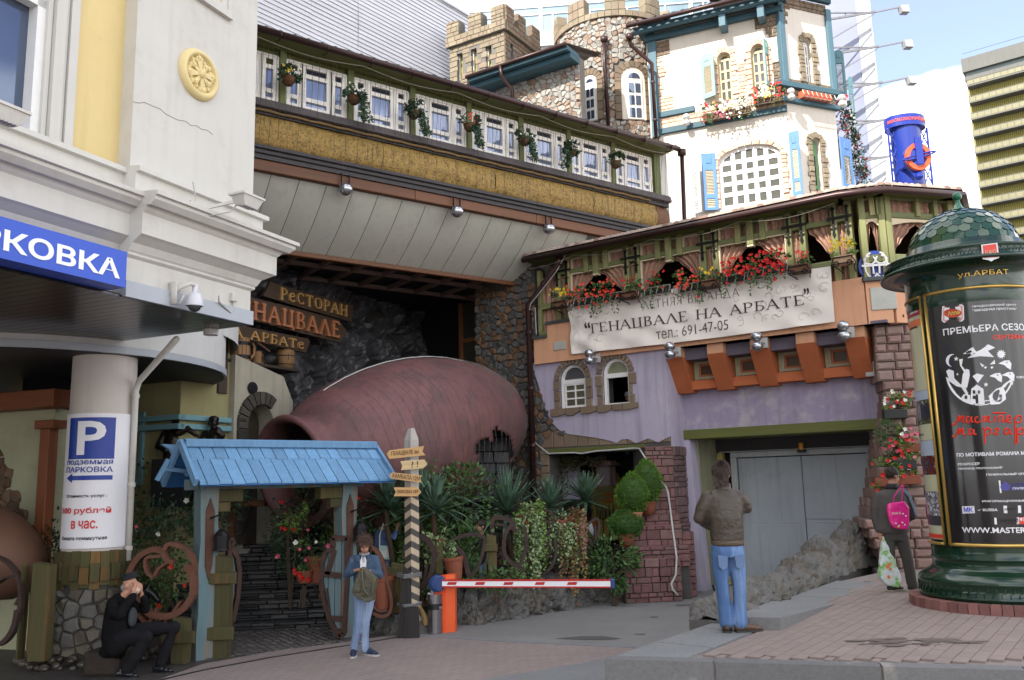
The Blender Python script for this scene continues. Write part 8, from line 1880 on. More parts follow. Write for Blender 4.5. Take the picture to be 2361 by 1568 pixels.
for x in (205,260,320,365):
 A_=V.px(t12(x,760),2.14); b=B(); b.tube([(A_[0],2.14,A_[1]),(A_[0],2.14,A_[1]-.75)],.014,5); b.tube([(A_[0]-.12,2.14,A_[1]-.1),(A_[0]-.1,2.14,A_[1]-.3),(A_[0],2.14,A_[1]-.35),(A_[0]+.1,2.14,A_[1]-.3),(A_[0]+.12,2.14,A_[1]-.1)],.013,5); b.prism([(A_[0]-.03,A_[1]-.75),(A_[0],A_[1]-.68),(A_[0]+.03,A_[1]-.75),(A_[0],A_[1]-.85)],2.13,2.15); ob('iron_fitting',b,IRON,yd)
q0=V.px(t20(580,1400),1.2); b=B(); P=[V.px(t20(*p),.9) for p in ((600,1270),(700,1240),(790,1250),(800,1568),(590,1568),(575,1400))]; b.prism(P+[(P[3][0],.5),(P[4][0],.5)] if 0 else P,.9,1.0); ob('lilac_jamb',b,LIL,yd)
x,z=V.px(t12(290,400),.6); o=thing('hanging_lantern','square glass lantern with a flat dark roof hanging in the doorway','lantern',V.W(x,.6,z),V.a)
b=B(); b.box(-.26,.26,-.2,.2,.03,.09); b.box(-.2,.2,-.15,.15,.09,.14); 
for sx in (-1,1):
 for sy in (-1,1): b.bar((sx*.17,sy*.12,.03),(sx*.17,sy*.12,-.42),.02,.02)
b.box(-.18,.18,-.13,.13,-.44,-.41); b.tube([(0,0,.14),(0,0,.3)],.015,5); ob('frame',b,M('lantern_iron',(.10,.055,.045),.6,.2),o)
b=B(); b.box(-.16,.16,-.11,.11,-.41,.03); ob('glass',b,M('smoked_glass',(.12,.10,.10),.15,.2,3,0,spec=.8),o)
q=thing('door_vine','dry dark vine fringing the left of the doorway','vine',V.W(dx0+.2,.25,zdo-.3),V.a); b=B()
for k in range(26): x_=random.uniform(-.15,1.0); L_=random.uniform(.15,.5)*(1.6 if x_<.15 else .6)*(2.2 if x_<.0 else 1); foliage((x_,.1,.2-L_*.5),(.1,.1,L_*.6),34,.06,b=b)
ob('foliage',b,M('dry_leaf',(.06,.055,.025),.8,.3,8,0,rnd=.4),q)
# ---------- right stone planter pier with geraniums
PP=F(*atZ(D(2000,1300),UZ).xy,-12.); 
base_=atZ(D(2100,1312),UZ); PP=F(base_.x,base_.y,-12.)
pp=th(PP,'planter_pier','rosy stone block pier stepping down with planted ledges right of the gate','pier')
def ppx(p,y=0): return PP.px(p,y)
lev=[]; prof_=[(t8(980,1150),t8(1250,1150)),(t8(1000,1568),t8(1270,1568)),(t13(790,300),t13(1070,300)),(t13(815,420),t13(1090,420)),(t13(790,640),t13(1100,640)),(t13(780,760),t13(1110,760)),(t13(770,900),t13(1120,900)),(t13(745,1080),t13(1140,1080)),(t13(720,1250),t13(1170,1250)),(t13(668,1440),t13(1190,1440)),(t13(640,1568),t13(1200,1568)),(t18(535,200),t18(1180,200)),(t18(700,560),t18(1200,560))]
steps_=[]
for p,q in prof_: a=ppx(p,.4); c=ppx(q,.4); steps_.append((a[1],a[0],c[0]))
steps_.sort()
zmin=UZ; ztopP=steps_[-1][0]; z=zmin; lst=[]
def ext(z):
 for (z0,a0,c0),(z1,a1,c1) in zip(steps_,steps_[1:]):
  if z0<=z<=z1: t=(z-z0)/(z1-z0+1e-6); return a0+(a1-a0)*t,c0+(c1-c0)*t
 return (steps_[0][1],steps_[0][2]) if z<steps_[0][0] else (steps_[-1][1],steps_[-1][2])
def yoff(z): return .55*(min(1,max(0,(z-1.2)/2.6)))
while z<ztopP+.4:
 h=random.uniform(.15,.21); a,c=ext(z+h/2); y=yoff(z); b=B(); b.box(a+.05,c+.3,y+.02,y+1.3,z,z+h); ob('core',b,MORT,pp)
 for k_ in range(4): b=B(); j_=random.uniform(-.02,.02); b.box(a-.0+j_,a+.1,y+.03+k_*.3,y+.31+k_*.3,z+.006,z+h-.006); lst.append(b)
 x=a
 while x<c+.25:
  w_=random.uniform(.17,.36); b=B(); p_=random.uniform(0,.05)+( .05 if z>ztopP-1.3 else 0); b.cbox(x+.008,min(x+w_,c+.3)-.008,y-.06-p_,y+.05,z+.006,z+h-.006,.035); lst.append(b); x+=w_
 z+=h
pieces(lst,pp,'block',TERRST)
def ger(p,y,label,fl,r=(.34,.2,.26),mat=LEAFL,pot=True,n=420,box=None):
 x,z=PP.px(p,y); o=thing('geranium_pot',label,'potted plant',PP.W(x,y,z),PP.a,'geraniums on the stone planter')
 if pot: b=B(); b.cbox(-.2,.2,-.1,.1,-.16,.0); ob('pot',b,box or TERR,o)
 r=tuple(q*.72 for q in r); ob('foliage',foliage((0,0,r[2]*.7),r,int(n*.62),.06),mat,o)
 for m,k in fl: k=int(k*.8)+1; ob('flowers',blossoms([(random.uniform(-1,1)*r[0],-r[1]*random.uniform(.5,1.3),random.uniform(-.1,1.7)*r[2]) for _ in range(k)],.042),m,o)
ger(t13(905,570),.25,'white and red geraniums in the top niche of the stone pier',[(FWHT,10),(FRED,5)],(.3,.18,.28),box=M('dark_box'))
ger(t13(1020,560),.3,'sparse red geranium hanging in the top niche right side',[(FRED,5)],(.16,.15,.25),n=160,pot=False)
ger(t13(870,990),.12,'dense dark ivy bush on the middle ledge of the stone pier',[(FPNK,3)],(.36,.2,.5),LEAF,False,900)
ger(t13(1040,890),.2,'pink geraniums in an orange pot at the right ledge end',[(FPNK,10),(FWHT,4),(FRED,2)],(.3,.18,.3))
ger(t13(990,1050),.05,'scarlet geraniums in a dark trough under the ivy bush',[(FRED,12),(FPNK,4)],(.42,.2,.3),LEAFL,box=M('dark_box'))
ger(t13(820,1210),.0,'red geraniums leaning out left in orange pots',[(FRED,12)],(.42,.2,.28),LEAFL)
ger(t13(1030,1190),.05,'orange pot with short stems behind the man with the pink bag',[(FRED,3),(FWHT,1)],(.2,.15,.15),LEAFL,n=120)
ger(t13(790,1330),-.1,'low red geranium spilling over the lowest ledge',[(FRED,6)],(.25,.15,.14),LEAFL,False,160)
x_,z_=V.px(t13(720,185),.6); jb=thing('wall_box','small grey electric box under the rightmost orange bracket','junction box',V.W(x_,.45,z_),V.a); b=B(); b.cbox(-.12,.12,-.08,.2,-.15,.13); ob('box',b,GREYP,jb)
# ---------- striped signpost
sp_=g(D(951,1466)); SPF=F(sp_.x,sp_.y,0.); tp=atY(t11(97,32),sp_.y).z
so_=thing('striped_signpost','square wooden post with black chevron stripes and four wooden arrow boards','signpost',(sp_.x,sp_.y,0))
PWD=M('pale_post_wood',(.42,.34,.24),.75,.15,4,.3,20,grain='z'); PBK=M('stripe_black',(.06,.055,.05),.75,.3,6,.3,20,grain='z'); PTP=M('post_top_grey',(.36,.34,.31),.8,.15,4,.3,20,grain='z')
hw=.115; zt=tp; zs_top=atY(t11(97,560),sp_.y).z; st=.098
def pz(z,side): # chevron: low at the sides, high at the front edge
 return z-(.075 if side else 0)
b=B(); k=0; z=zs_top
b2=B(); b3=B()
b3.add([(-hw,0,zs_top-.075),(0,-hw,zs_top),(hw,0,zs_top-.075),(0,hw,zs_top),(-hw,0,zt-.18),(0,-hw,zt-.2),(hw,0,zt-.18),(0,hw,zt-.18),(-.05,0,zt),(0,-.05,zt),(.05,0,zt),(0,.05,zt)],[(0,1,5,4),(1,2,6,5),(2,3,7,6),(3,0,4,7),(4,5,9,8),(5,6,10,9),(6,7,11,10),(7,4,8,11),(8,9,10,11)])
while z>0.02:
 z0=max(z-st,.0); bb=(b2 if k%2 else b)
 bb.add([(-hw,0,z0-.075),(0,-hw,z0),(hw,0,z0-.075),(0,hw,z0),(-hw,0,z-.075),(0,-hw,z),(hw,0,z-.075),(0,hw,z)],[(0,1,5,4),(1,2,6,5),(2,3,7,6),(3,0,4,7)]); z=z0; k+=1
ob('pale_bands',b,PWD,so_); ob('black_stripes',b2,PBK,so_); ob('post_top',b3,PTP,so_)
def arrow(pts,txt,ta,tb,h0,h1,mat,bold=.0,name='arrow_board'):
 P=[SPF.px(t11(*p),-.16) for p in pts]; b=B(); b.prism(P,-.17,-.13); o=ob(name,b,mat,so_); return o
def atxt(s,p0,p1,ph,o,bold=.01):
 a=SPF.px(p0,-.175);c=SPF.px(p1,-.175);h=SPF.px(ph,-.175)[1]-a[1]; ob('lettering',text(s,a[0],c[0],a[1],a[1]+h,-.17,.004,bold,skew=c[1]-a[1]),M('burnt_lettering',(.06,.03,.015),.8,.1),o)
AW=M('arrow_wood',(.50,.30,.13),.7,.12,3,.2,25,grain='x',rnd=.1); AW2=M('arrow_wood_pale',(.56,.42,.22),.7,.1,3,.2,25,grain='x')
c10=lambda x,y:((x-800*0)/1.0,y)
def q10(x,y): # t10 coords into t11 coords
 return (x-1900.5,y)
o=arrow([q10(1775,275),q10(1800,240),q10(2130,200),q10(2112,250),(240,288),q10(1800,322)],'',0,0,0,0,AW); atxt('ГЕНАЦВАЛЕ 6м',t11(-82,300),t11(178,278),t11(-82,252),o)
o=arrow([(5,345),(230,328),(260,372),(222,412),(10,430),(22,390)],'',0,0,0,0,AW2); atxt('? !',t11(108,410),t11(172,400),t11(108,350),o)
o=arrow([q10(1800,480),q10(1825,450),(208,480),(190,510),(205,548),q10(1820,510)],'',0,0,0,0,AW); atxt('КАМБАЛА 12М',t11(-70,500),t11(188,532),t11(-70,458),o)
o=arrow([q10(1840,592),(165,594),(202,638),(165,678),q10(1843,676),q10(1860,635)],'',0,0,0,0,AW); atxt('ПАРКОВКА 10М',t11(-30,650),t11(172,650),t11(-30,615),o)
b=B(); zt_=atY(t16(60,400),sp_.y).z; b.prism([(-.2,0),(.02,0),(.0,zt_*.6),(-.02,zt_-.1),(-.12,zt_),(-.17,zt_*.5)],-.1,-.2); ob('charred_stake',b,M('charred',(.025,.022,.02),.8,.3,5,.5,20,grain='z'),so_)
b=B()
for yy in (485,500,513,785,798): z=atY(t16(95,yy),sp_.y).z; b.tube([(-.22,-.1,z),(-.1,-.23,z-.01),(.06,-.2,z),(.14,0,z),(0,.14,z),(-.2,.05,z),(-.22,-.1,z)],.014,5)
ob('binding_wire',b,M('grey_wire',(.14,.14,.14),.6,.1),so_)
b=B(); b.prism([(-.11,0),(.13,0),(.12,atY(t16(60,815),sp_.y).z),(-.09,atY(t16(60,815),sp_.y).z)],-.135,-.22); ob('dark_foot',b,M('charred'),so_)
# ---------- barrier
bb_=g(t16(440,1094)); BF=F(bb_.x,bb_.y,-4.); ba=th(BF,'parking_barrier','orange parking barrier post with a white and red boom lowered to the right','barrier')
ORB=M('barrier_orange',(.80,.085,.012),.45,.05,3,.03,20)
a=BF.px(t16(335,515));c=BF.px(t16(545,515)); m=BF.px(t16(465,700))[0]
b=B(); b.prism([(a[0]+.14,0),(a[0]+.01,.0),(a[0],a[1]-.01),(m,a[1]),(m,0)],-.0,.22); ob('cabinet',b,ORB,ba)
b=B(); b.add([(m,0,0),(c[0],.09,0),(c[0],.3,0),(m,.22,0),(m,0,a[1]+.01),(c[0],.09,a[1]),(c[0],.3,a[1]),(m,.22,a[1]+.01)],[(0,1,5,4),(1,2,6,5),(2,3,7,6),(4,5,6,7)]); ob('cabinet_side',b,M('barrier_orange2',(.74,.11,.03),.45,.05,3,.03,20),ba)
BLB=M('hub_blue',(.02,.05,.16),.4,.08,4,.05)
h=BF.px(t16(372,595),-.12); r=.135
b=B(); b.lathe([(0,.06),(r*.6,.055),(r*.95,.03),(r,0),(r,-.08)],24); b.v=[(h[0]+x,-.1-z,h[1]+y) for x,y,z in b.v]; b.box(h[0],BF.px(t16(428,600),-.12)[0],-.16,-.06,h[1]-.1,h[1]+.1); ob('hub',b,BLB,ba,smooth=False)
p0=BF.px(t16(428,590),-.12); p1=BF.px(t16(2128,590),-.12); zt0=BF.px(t16(428,553),-.12)[1]; zb0_=BF.px(t16(428,630),-.12)[1]; zt1_=BF.px(t16(2125,550),-.12)[1]; zb1_=BF.px(t16(2125,635),-.12)[1]
BR_=M('boom_red',(.42,.012,.015),.4,.08,3,0); BWH=M('boom_white',(.74,.74,.76),.4,.04,3,0)
def bm(z0a,z1a,z0b,z1b,y0,y1,mat,nm,x0=None,x1=None):
 b=B(); X0=p0[0] if x0 is None else x0; X1=p1[0] if x1 is None else x1; b.add([(X0,y0,z0a),(X1,y0,z0b),(X1,y1,z0b),(X0,y1,z0a),(X0,y0,z1a),(X1,y0,z1b),(X1,y1,z1b),(X0,y1,z1a)],[(0,3,2,1),(4,5,6,7),(0,1,5,4),(1,2,6,5),(2,3,7,6),(3,0,4,7)]); return ob(nm,b,mat,ba)
d=.022
bo=bm(zb0_+d,zt0-d,zb1_+d,zt1_-d,-.15,-.07,BWH,'boom'); bm(zt0-d,zt0,zt1_-d,zt1_,-.155,-.065,BR_,'red_edge'); bm(zb0_,zb0_+d,zb1_,zb1_+d,-.155,-.065,BR_,'red_edge')
b=B(); b.cbox(p1[0],p1[0]+.07,-.165,-.06,zb1_-.01,zt1_+.01); ob('end_cap',b,BLB,ba)
for X in (525,810,1097,1415,1742):
 c=BF.px(t16(X,592),-.155); b=B(); b.prism([(c[0]-.085,c[1]-.022),(c[0]+.06,c[1]-.022),(c[0]+.085,c[1]+.022),(c[0]-.06,c[1]+.022)],-.154,-.1502); ob('red_mark',b,BR_,ba)
# ---------- bin, broom, white bag
bn_=g(t16(357,1100)); bi=thing('steel_bin','dented steel litter bin with a dark slot beside the orange barrier','litter bin',(bn_.x,bn_.y,0))
k_=2034/bn_.y*4.387; r=145/2/k_; H_=(1105-728)/k_
b=B(); b.lathe([(r,0),(r,H_),(r*.88,H_),(r*.85,H_-.04),(0,H_-.04)],24); ob('body',b,M('bin_steel',(.30,.28,.29),.25,.15,3,.08,8,metal=.85),bi,smooth=False)
b=B(); b.lathe([(r*1.01,H_*.62),(r*1.01,H_*.77)],20,a0=-PI*.95,a1=-PI*.08); ob('slot',b,BLK,bi); b=B(); b.lathe([(r,H_*.62),(r*1.05,H_*.64),(r*1.05,H_*.68),(r,H_*.7)],20,a0=-.9,a1=-.0); ob('tray',b,STEEL,bi)
b=foliage((0,0,H_),(r*.7,r*.7,.03),30,.06); ob('litter',b,PAPER,bi)
a=atY(t16(165,735),bn_.y+.15);c=atY(t16(268,980),bn_.y+.1)
br_=thing('broom','straw broom leaning between the striped post and the steel bin','broom',tuple(c)); b=B(); P=[Vector((0,0,-.05)),(a-c)*.25,(a-c)*.5,(a-c)]; b.tube([tuple(p) for p in P],[.055,.045,.028,.014],8); ob('straw',b,M('straw',(.36,.24,.09),.8,.25,12,.5,40,grain='z'),br_)
c=g(t16(225,1080)); b=B(); b.ell((0,0,.13),(.12,.09,.13),9); b.v=[(x*(1+.3*noise.noise((x*9,y*9,z*9))),y,min(z,.23)) for x,y,z in b.v]; wb=thing('white_bag','crumpled white plastic bag at the foot of the striped post','bag',(c.x,c.y,0)); ob('bag',b,M('white_plastic',(.6,.6,.62),.35,.05),wb)
# ---------- advertising column
KC=Vector((6.02,11.24,UZ)); kk=thing('advertising_column','dark green round advertising column with scaled dome and gold framed posters','advertising column',tuple(KC))
KG=M('kiosk_green',(.004,.026,.013),.18,.15,3,.02,30,spec=.45,coat=.25); KGO=M('kiosk_gold',(.55,.36,.10),.3,.08,3,0,metal=.7)
rb=.735
kf=math.atan2(-KC.y,-KC.x)
def kyl(x,y,z,r=rb): t=kf+x/r; rr=r-y; return (rr*math.cos(t),rr*math.sin(t),z-UZ)
def kp(p,r=rb):
 r_=ray(p); dx,dy=r_.x,r_.y; ox,oy=-KC.x,-KC.y; A_=dx*dx+dy*dy; B_=2*(ox*dx+oy*dy); C_=ox*ox+oy*oy-r*r; t=(-B_-math.sqrt(max(B_*B_-4*A_*C_,0)))/(2*A_); an=math.atan2(oy+dy*t,ox+dx*t)-kf; an=(an+PI)%(2*PI)-PI; return (an*rb,CZ+r_.z*t)
def kz(v,u=2222): return CZ+ (hor_v(u)-v)/2034*KC.y-UZ   # height over the pavement at the axis distance
rb=.735
lo=[(.95,.02),(.95,.22),(.97,.24),(.97,.27),(.955,.29),(.955,.50),(.965,.52),(.965,.55),(.95,.60),(.87,.70),(.80,.76),(.77,.82),(.765,.96),(.78,.975),(.78,.99),(.745,1.01),(.745,1.14),(.72,1.16),(.71,1.2)]
lo=[(max(r_*.97,.745),z_*.6) for r_,z_ in lo]
b=B(); b.lathe(lo,72); ob('base',b,KG,kk,smooth=True)
b=B()
for k in range(64):
 a=2*PI*k/64; 
 for s in (0,): 
  P=[((.932)*math.cos(a+da),(.932)*math.sin(a+da),z*.6) for da,z in ((.0,.30),(.0,.36),(.012,.38),(.045,.40),(.045,.45))]; b.tube(P,.0055,4)
  P=[((.932)*math.cos(a+da),(.932)*math.sin(a+da),z*.6) for da,z in ((.03,.49),(.045,.46),(.075,.44))]; b.tube(P,.005,4)
ob('relief_ornament',b,KG,kk,smooth=True)
zc1=kz(668); zb_lo=kz(606,2003)
b=B(); b.lathe([(rb,.65),(rb,zc1+.3)],64); ob('drum',b,KG,kk,smooth=True)
z0=kz(686,2081); br0=kz(632,2003); br1=kz(606,2003)
zt_n=kp(t8(1830,790),.72)[1]-UZ
up_=[(rb,z0-.25),(.76,z0-.1),(.76,z0-.02),(.75,z0),(.75,max(z0+.03,zt_n+.10)),(.77,max(z0+.08,zt_n+.13)),(.86,max(z0+.15,zt_n+.16)),(1.0,max(br0-.02,zt_n+.18)),(1.04,br0),(1.05,br0+.03),(1.03,br0+.05),(.99,br0+.07),(.97,br0+.16),(.985,br0+.18),(.985,br0+.2),(.8,br0+.25),(.72,br0+.28),(.70,br0+.36),(.68,br0+.36)]
b=B(); b.lathe(up_,72); ob('brim',b,KG,kk,smooth=True)
b=B()
for k in range(72):
 a=2*PI*k/72; P=[((.985)*math.cos(a+da),(.985)*math.sin(a+da),br0+z) for da,z in ((0,.085),(.0,.11),(.03,.13),(.03,.155))]; b.tube(P,.006,4); P=[((.985)*math.cos(a+da),(.985)*math.sin(a+da),br0+z) for da,z in ((.03,.085),(.05,.11),(.065,.13))]; b.tube(P,.005,4)
ob('relief_ornament',b,KG,kk,smooth=True)
dz0=br0+.34; dr_=.665; dh=kz(464)-dz0; KS=M('dome_scale',(.006,.05,.022),.12,.1,4,.01,60,spec=.5,coat=.35,rnd=.07)
b=B(); b.lathe([(dr_*math.cos(t*PI/32)*.985,dz0+dh*math.sin(t*PI/32)*.985) for t in range(16)],48); ob('dome',b,KG,kk,smooth=True)
nr=8; lst=[]
for i in range(nr):
 t0=(i)/nr*.95; t1=(i+1.25)/nr*.95; n=30 if i<4 else (22 if i<6 else 12)
 for k in range(n):
  a0=2*PI*(k+.5*(i%2))/n; w_=2*PI/n*.49; b=B(); vs=[]
  for (tt,ww_,o_) in ((t0+.016,.55,.006),(t0+.004,.0,.0065),(t0+.045,1.,.0055),(t1,.95,.0)):
   ph=tt*PI/2; r=(dr_+o_)*math.cos(ph); z=dz0+(dh+o_)*math.sin(ph)
   if ww_==0: vs.append((r*math.cos(a0),r*math.sin(a0),z))
   else: 
    for s in (-1,1): vs.append((r*math.cos(a0+s*w_*ww_),r*math.sin(a0+s*w_*ww_),z))
  b.add(vs,[(2,1,4,6,5,3,0)]); b.add([tuple(Vector(v)*1.0-Vector((v[0]*.02,v[1]*.02,.0)) for v in vs)][0],[(2,0,3,5,6,4,1)]) if 0 else None; lst.append((abs(((a0+PI/2-math.atan2(-KC.y,-KC.x)+PI/2+PI)%(2*PI))-PI),b))
lst.sort(key=lambda q:q[0]); pieces([q[1] for q in lst[:300]],kk,'scale',KS)
j=B()
for q in lst[300:]: j.add(q[1].v,q[1].f)
tag(ob('scale',j,KS,kk),kind='stuff')
zt_=dz0+dh*.985; b=B(); b.lathe([(.14,zt_-.02),(.06,zt_+.05),(.03,zt_+.12),(.022,zt_+.17)],20); b.ell((0,0,zt_+.21),.06,14); ob('finial',b,M('finial_green',(.01,.12,.06),.2,.05,3,0,coat=.4),kk,smooth=True)
lst=[]
for k in range(56):
 a0=2*PI*k/56; b=B(); vs=[]
 for z in (-.01,.115):
  for r,s in ((.92,-1),(1.06,-1),(1.06,1),(.92,1)): a=a0+s*PI/56*.93; vs.append((r*math.cos(a),r*math.sin(a),z))
 b.add(vs,[(0,3,2,1),(4,5,6,7),(0,1,5,4),(1,2,6,5),(2,3,7,6),(3,0,4,7)]); lst.append(b)
pieces(lst,kk,'kerb_brick',M('kerb_brick',(.19,.085,.075),.8,.2,8,.4,40,rnd=.25,col2=(.25,.17,.14),c2=.3,c2s=5))
zpt=kp(t8(1500,920))[1]; zpb=kp(t18(1400,390))[1]; xf=kp(t8(1412,1200))[0]
def kband(x0,x1,z0,z1,o,nm,mat,par=None,n=24):
 b=B(); b.grid(lambda u,v:kyl(x0+(x1-x0)*u,-o,z0+(z1-z0)*v),n,2); return ob(nm,b,mat,par or kk,smooth=True)
po=thing('theatre_poster','black theatre poster with a white round emblem and red handwritten title on the advertising column','poster',tuple(KC))
PBK2=M('poster_black',(.014,.013,.014),.15,.3,2,0,spec=.5,coat=.25)
kband(xf+.03,xf+1.25,zpb+.03,zpt-.03,.014,'sheet',PBK2,po)
po2=thing('city_poster','narrow cream poster with red bands and photographs at the left side of the advertising column','poster',tuple(KC))
xs0=kp(t8(1250,1300))[0]; xs1=xf-.075
kband(xs1-.62,xs1,zpb+.05,zpt-.03,.014,'sheet',M('poster_cream',(.50,.50,.34),.15,.06,2,0,coat=.5),po2)
def ktube(x0,x1,z0,z1,r,mat,nm):
 b=B(); P=[]
 n=14 if abs(x1-x0)>.01 else 1
 P=[kyl(x0+(x1-x0)*k/n,-.02,z0+(z1-z0)*k/n) for k in range(n+1)]; b.tube(P,r,8); ob(nm,b,mat,kk,smooth=True)
ktube(xf,xf,zpb,zpt,.022,KGO,'gold_frame'); ktube(xf,xf+1.3,zpt,zpt,.022,KGO,'gold_frame'); ktube(xf,xf+1.3,zpb,zpb,.022,KGO,'gold_frame')
ktube(xf-.085,xf-.085,zpb,zpt,.018,KGO,'gold_frame'); ktube(xf-.085,xf-.9,zpt,zpt,.018,KGO,'gold_frame'); ktube(xf-.085,xf-.9,zpb,zpb,.018,KGO,'gold_frame')
KW=M('poster_white',(.70,.70,.72),.4,.03,2,0); KRD=M('poster_red',(.62,.03,.012),.4,.05,2,0); KGD=M('gold_lettering',(.55,.33,.07),.35,.05,2,0,metal=.5)
def kt(s,p0,p1,h,mat,par=None,bold=.02,o=.016,r=rb,cut=None):
 a=kp(p0,r);c=kp(p1,r); z=(a[1]+c[1])/2; ob('lettering',text(s,a[0],c[0] if cut is None else a[0]+(c[0]-a[0])*cut,z,z+h,-o,.002,bold,fn=kyl),mat,par or po)
hgt=lambda X,Y0,Y1,t:kp(t(X,Y1))[1]-kp(t(X,Y0))[1]
kt('ПРОДЮСЕРСКИЙ ЦЕНТР',t8(1750,1042),t8(2088,1032),hgt(1750,1042,1022,t8),KW)
kt('"ЗВЕЗДНАЯ ПРИСТАНЬ"',t8(1752,1074),t8(2090,1066),hgt(1752,1074,1054,t8),KW)
kt('ПРЕМЬЕРА СЕЗОНА',t8(1530,1258),t8(2156,1225),hgt(1530,1258,1205,t8),KW,bold=.015,cut=1.16)
kt('СЕНТЯБРЬ',t8(1910,1290),t8(2150,1290),hgt(1910,1290,1255,t8),KRD,bold=.03)
kt('ОВОЩНОЙ',t13(2060,282),t13(2240,270),hgt(2060,282,252,t13),KW)
kt('ПО МОТИВАМ РОМАНА М.',t13(1507,1018),t13(2150,995),hgt(1507,1018,982,t13),KW,bold=.03)
kt('РЕЖИССЕР',t13(1518,1100),t13(1720,1092),hgt(1518,1100,1075,t13),KW); kt('ЛЕОНИД ПОЛОНСКИЙ',t13(1520,1142),t13(1930,1130),hgt(1520,1142,1116,t13),KW)
kt('ГЕНЕРАЛЬНЫЙ СПОНСОР',t13(1780,1193),t13(2138,1188),hgt(1780,1193,1168,t13),KW,cut=1.35); kt('ИНФОРМАЦИОННЫЕ',t13(1745,1450),t13(2138,1446),hgt(1745,1450,1425,t13),KW)
kt('WWW.MASTER',t18(1430,288),t18(1960,282),hgt(1430,288,240,t18),KW,bold=.02,cut=1.02)
kt('ул.АРБАТ',t8(1640,825),t8(2030,785),hgt(1640,805,755,t8),KGD,kk,.0,.03,r=.75)
def stroke_word(lines,par,mat,w_,t):
 b=B()
 for pts in lines:
  P=sm([kp(t(*p)) for p in pts],5); b.tube([kyl(x,-.017,z) for x,z in P],w_,4)
 ob('lettering',b,mat,par)
M1=[[(1460,700),(1480,712),(1500,690),(1518,640),(1530,632),(1528,680),(1545,640),(1565,630),(1560,680),(1580,690)],[(1625,640),(1600,640),(1592,675),(1610,690),(1635,660),(1640,632),(1640,680),(1660,685)],[(1705,640),(1680,645),(1675,680),(1700,690),(1725,670)],
[(1740,690),(1750,640),(1770,635),(1768,685),(1785,640),(1805,632),(1800,680),(1820,685)],[(1835,600),(1960,600)],[(1850,690),(1860,630)],[(1890,690),(1895,635),(1930,630),(1925,685),(1950,670)],[(1965,665),(2000,660),(2005,635),(1985,625),(1965,650),(1970,685),(2010,690)],[(2045,640),(2050,900)],[(2050,650),(2080,625),(2105,640),(2095,685),(2060,690)]]
M2=[[(1465,820),(1485,825),(1505,790),(1520,755),(1530,750),(1528,800),(1550,760),(1565,750),(1565,800),(1590,805)],[(1650,760),(1625,755),(1615,795),(1635,805),(1660,770),(1662,755),(1665,800),(1690,800)],[(1745,740),(1762,760),(1765,890)],[(1765,770),(1790,745),(1815,755),(1810,800),(1775,805)],[(1850,760),(1880,745),(1890,760),(1850,800),(1895,800)],[(1985,750),(1955,750),(1945,790),(1970,800),(1995,765),(1998,750),(2000,795),(2020,798)],[(2065,740),(2070,885)],[(2070,770),(2100,745),(2125,760),(2115,800),(2080,800)]]
stroke_word(M1,po,KRD,.0105,t13); stroke_word(M2,po,KRD,.0105,t13)
def kshape(pts,par,mat,t,o=.0165,nm='emblem_shape'):
 P=[kp(t(*p)) for p in pts]; b=B(); b.prism(P,-o-.001,-o+.001); b.v=[kyl(x,y,z) for x,y,z in b.v]; ob(nm,b,mat,par)
def karc(cx_,cy_,r0,r1,a0,a1,t,n=16,taper=False):
 pts=[(cx_+r0*math.cos(R(a0+(a1-a0)*k/n)),cy_+r0*math.sin(R(a0+(a1-a0)*k/n))) for k in range(n+1)]; q=[]
 for k in range(n,-1,-1): rr_=r0+(r1-r0)*(math.sin(PI*k/n) if taper else 1); q.append((cx_+rr_*math.cos(R(a0+(a1-a0)*k/n)),cy_+rr_*math.sin(R(a0+(a1-a0)*k/n))))
 return pts+q
cxE,cyE,RE=1718,210,318
for a0,a1,r0,r1 in ((100,172,RE,RE-120),(60,100,RE,RE-45),(8,60,RE,RE-70)): kshape(karc(cxE,cyE,r0,r1,a0,a1,t13,14,True),po,KW,t13)
kshape(karc(1462,100,60,32,95,290,t13,12,True),po,KW,t13)
def star(cx_,cy_,r,n=5,i=.42): kshape([(cx_+(r if k%2==0 else r*i)*math.cos(PI*k/n-PI/2),cy_+(r if k%2==0 else r*i)*math.sin(PI*k/n-PI/2)) for k in range(2*n)],po,KW,t13)
star(1498,85,24);star(1645,35,22);star(1775,330,24);star(2012,318,22);star(1510,232,12);star(1915,42,46,11,.6);star(1600,410,14)
kshape([(1630,510),(1640,370),(1690,330),(1750,370),(1765,520)],po,KW,t13); kshape([(1820,520),(1800,440),(1870,370),(1930,350),(1955,400),(1960,470),(1900,515)],po,KW,t13); kshape([(1535,470),(1570,420),(1630,430),(1625,500)],po,KW,t13)
for X,Y in ((1665,400),(1710,400),(1665,450),(1880,420),(1910,440),(1590,450)): kshape([(X-12,Y-16),(X+12,Y-16),(X+12,Y+16),(X-12,Y+16)],po,PBK2,t13,.0185)
kshape([(1545,350),(1560,230),(1590,180),(1620,190),(1625,240),(1600,360)],po,KW,t13); kshape([(1525,90),(1560,85),(1550,150),(1590,200),(1570,210),(1535,150)],po,KW,t13); kshape([(1650,250),(1690,225),(1755,240),(1700,315)],po,KW,t13)
kshape([(1405,200),(1430,185),(1475,200),(1480,270),(1560,350),(1600,370),(1500,345),(1440,300)],po,KW,t13)
kshape([(1560,40),(1640,-20),(1800,-50),(1860,-20),(1790,10),(1850,70),(1720,60),(1600,80),(1680,30)],po,KW,t13)
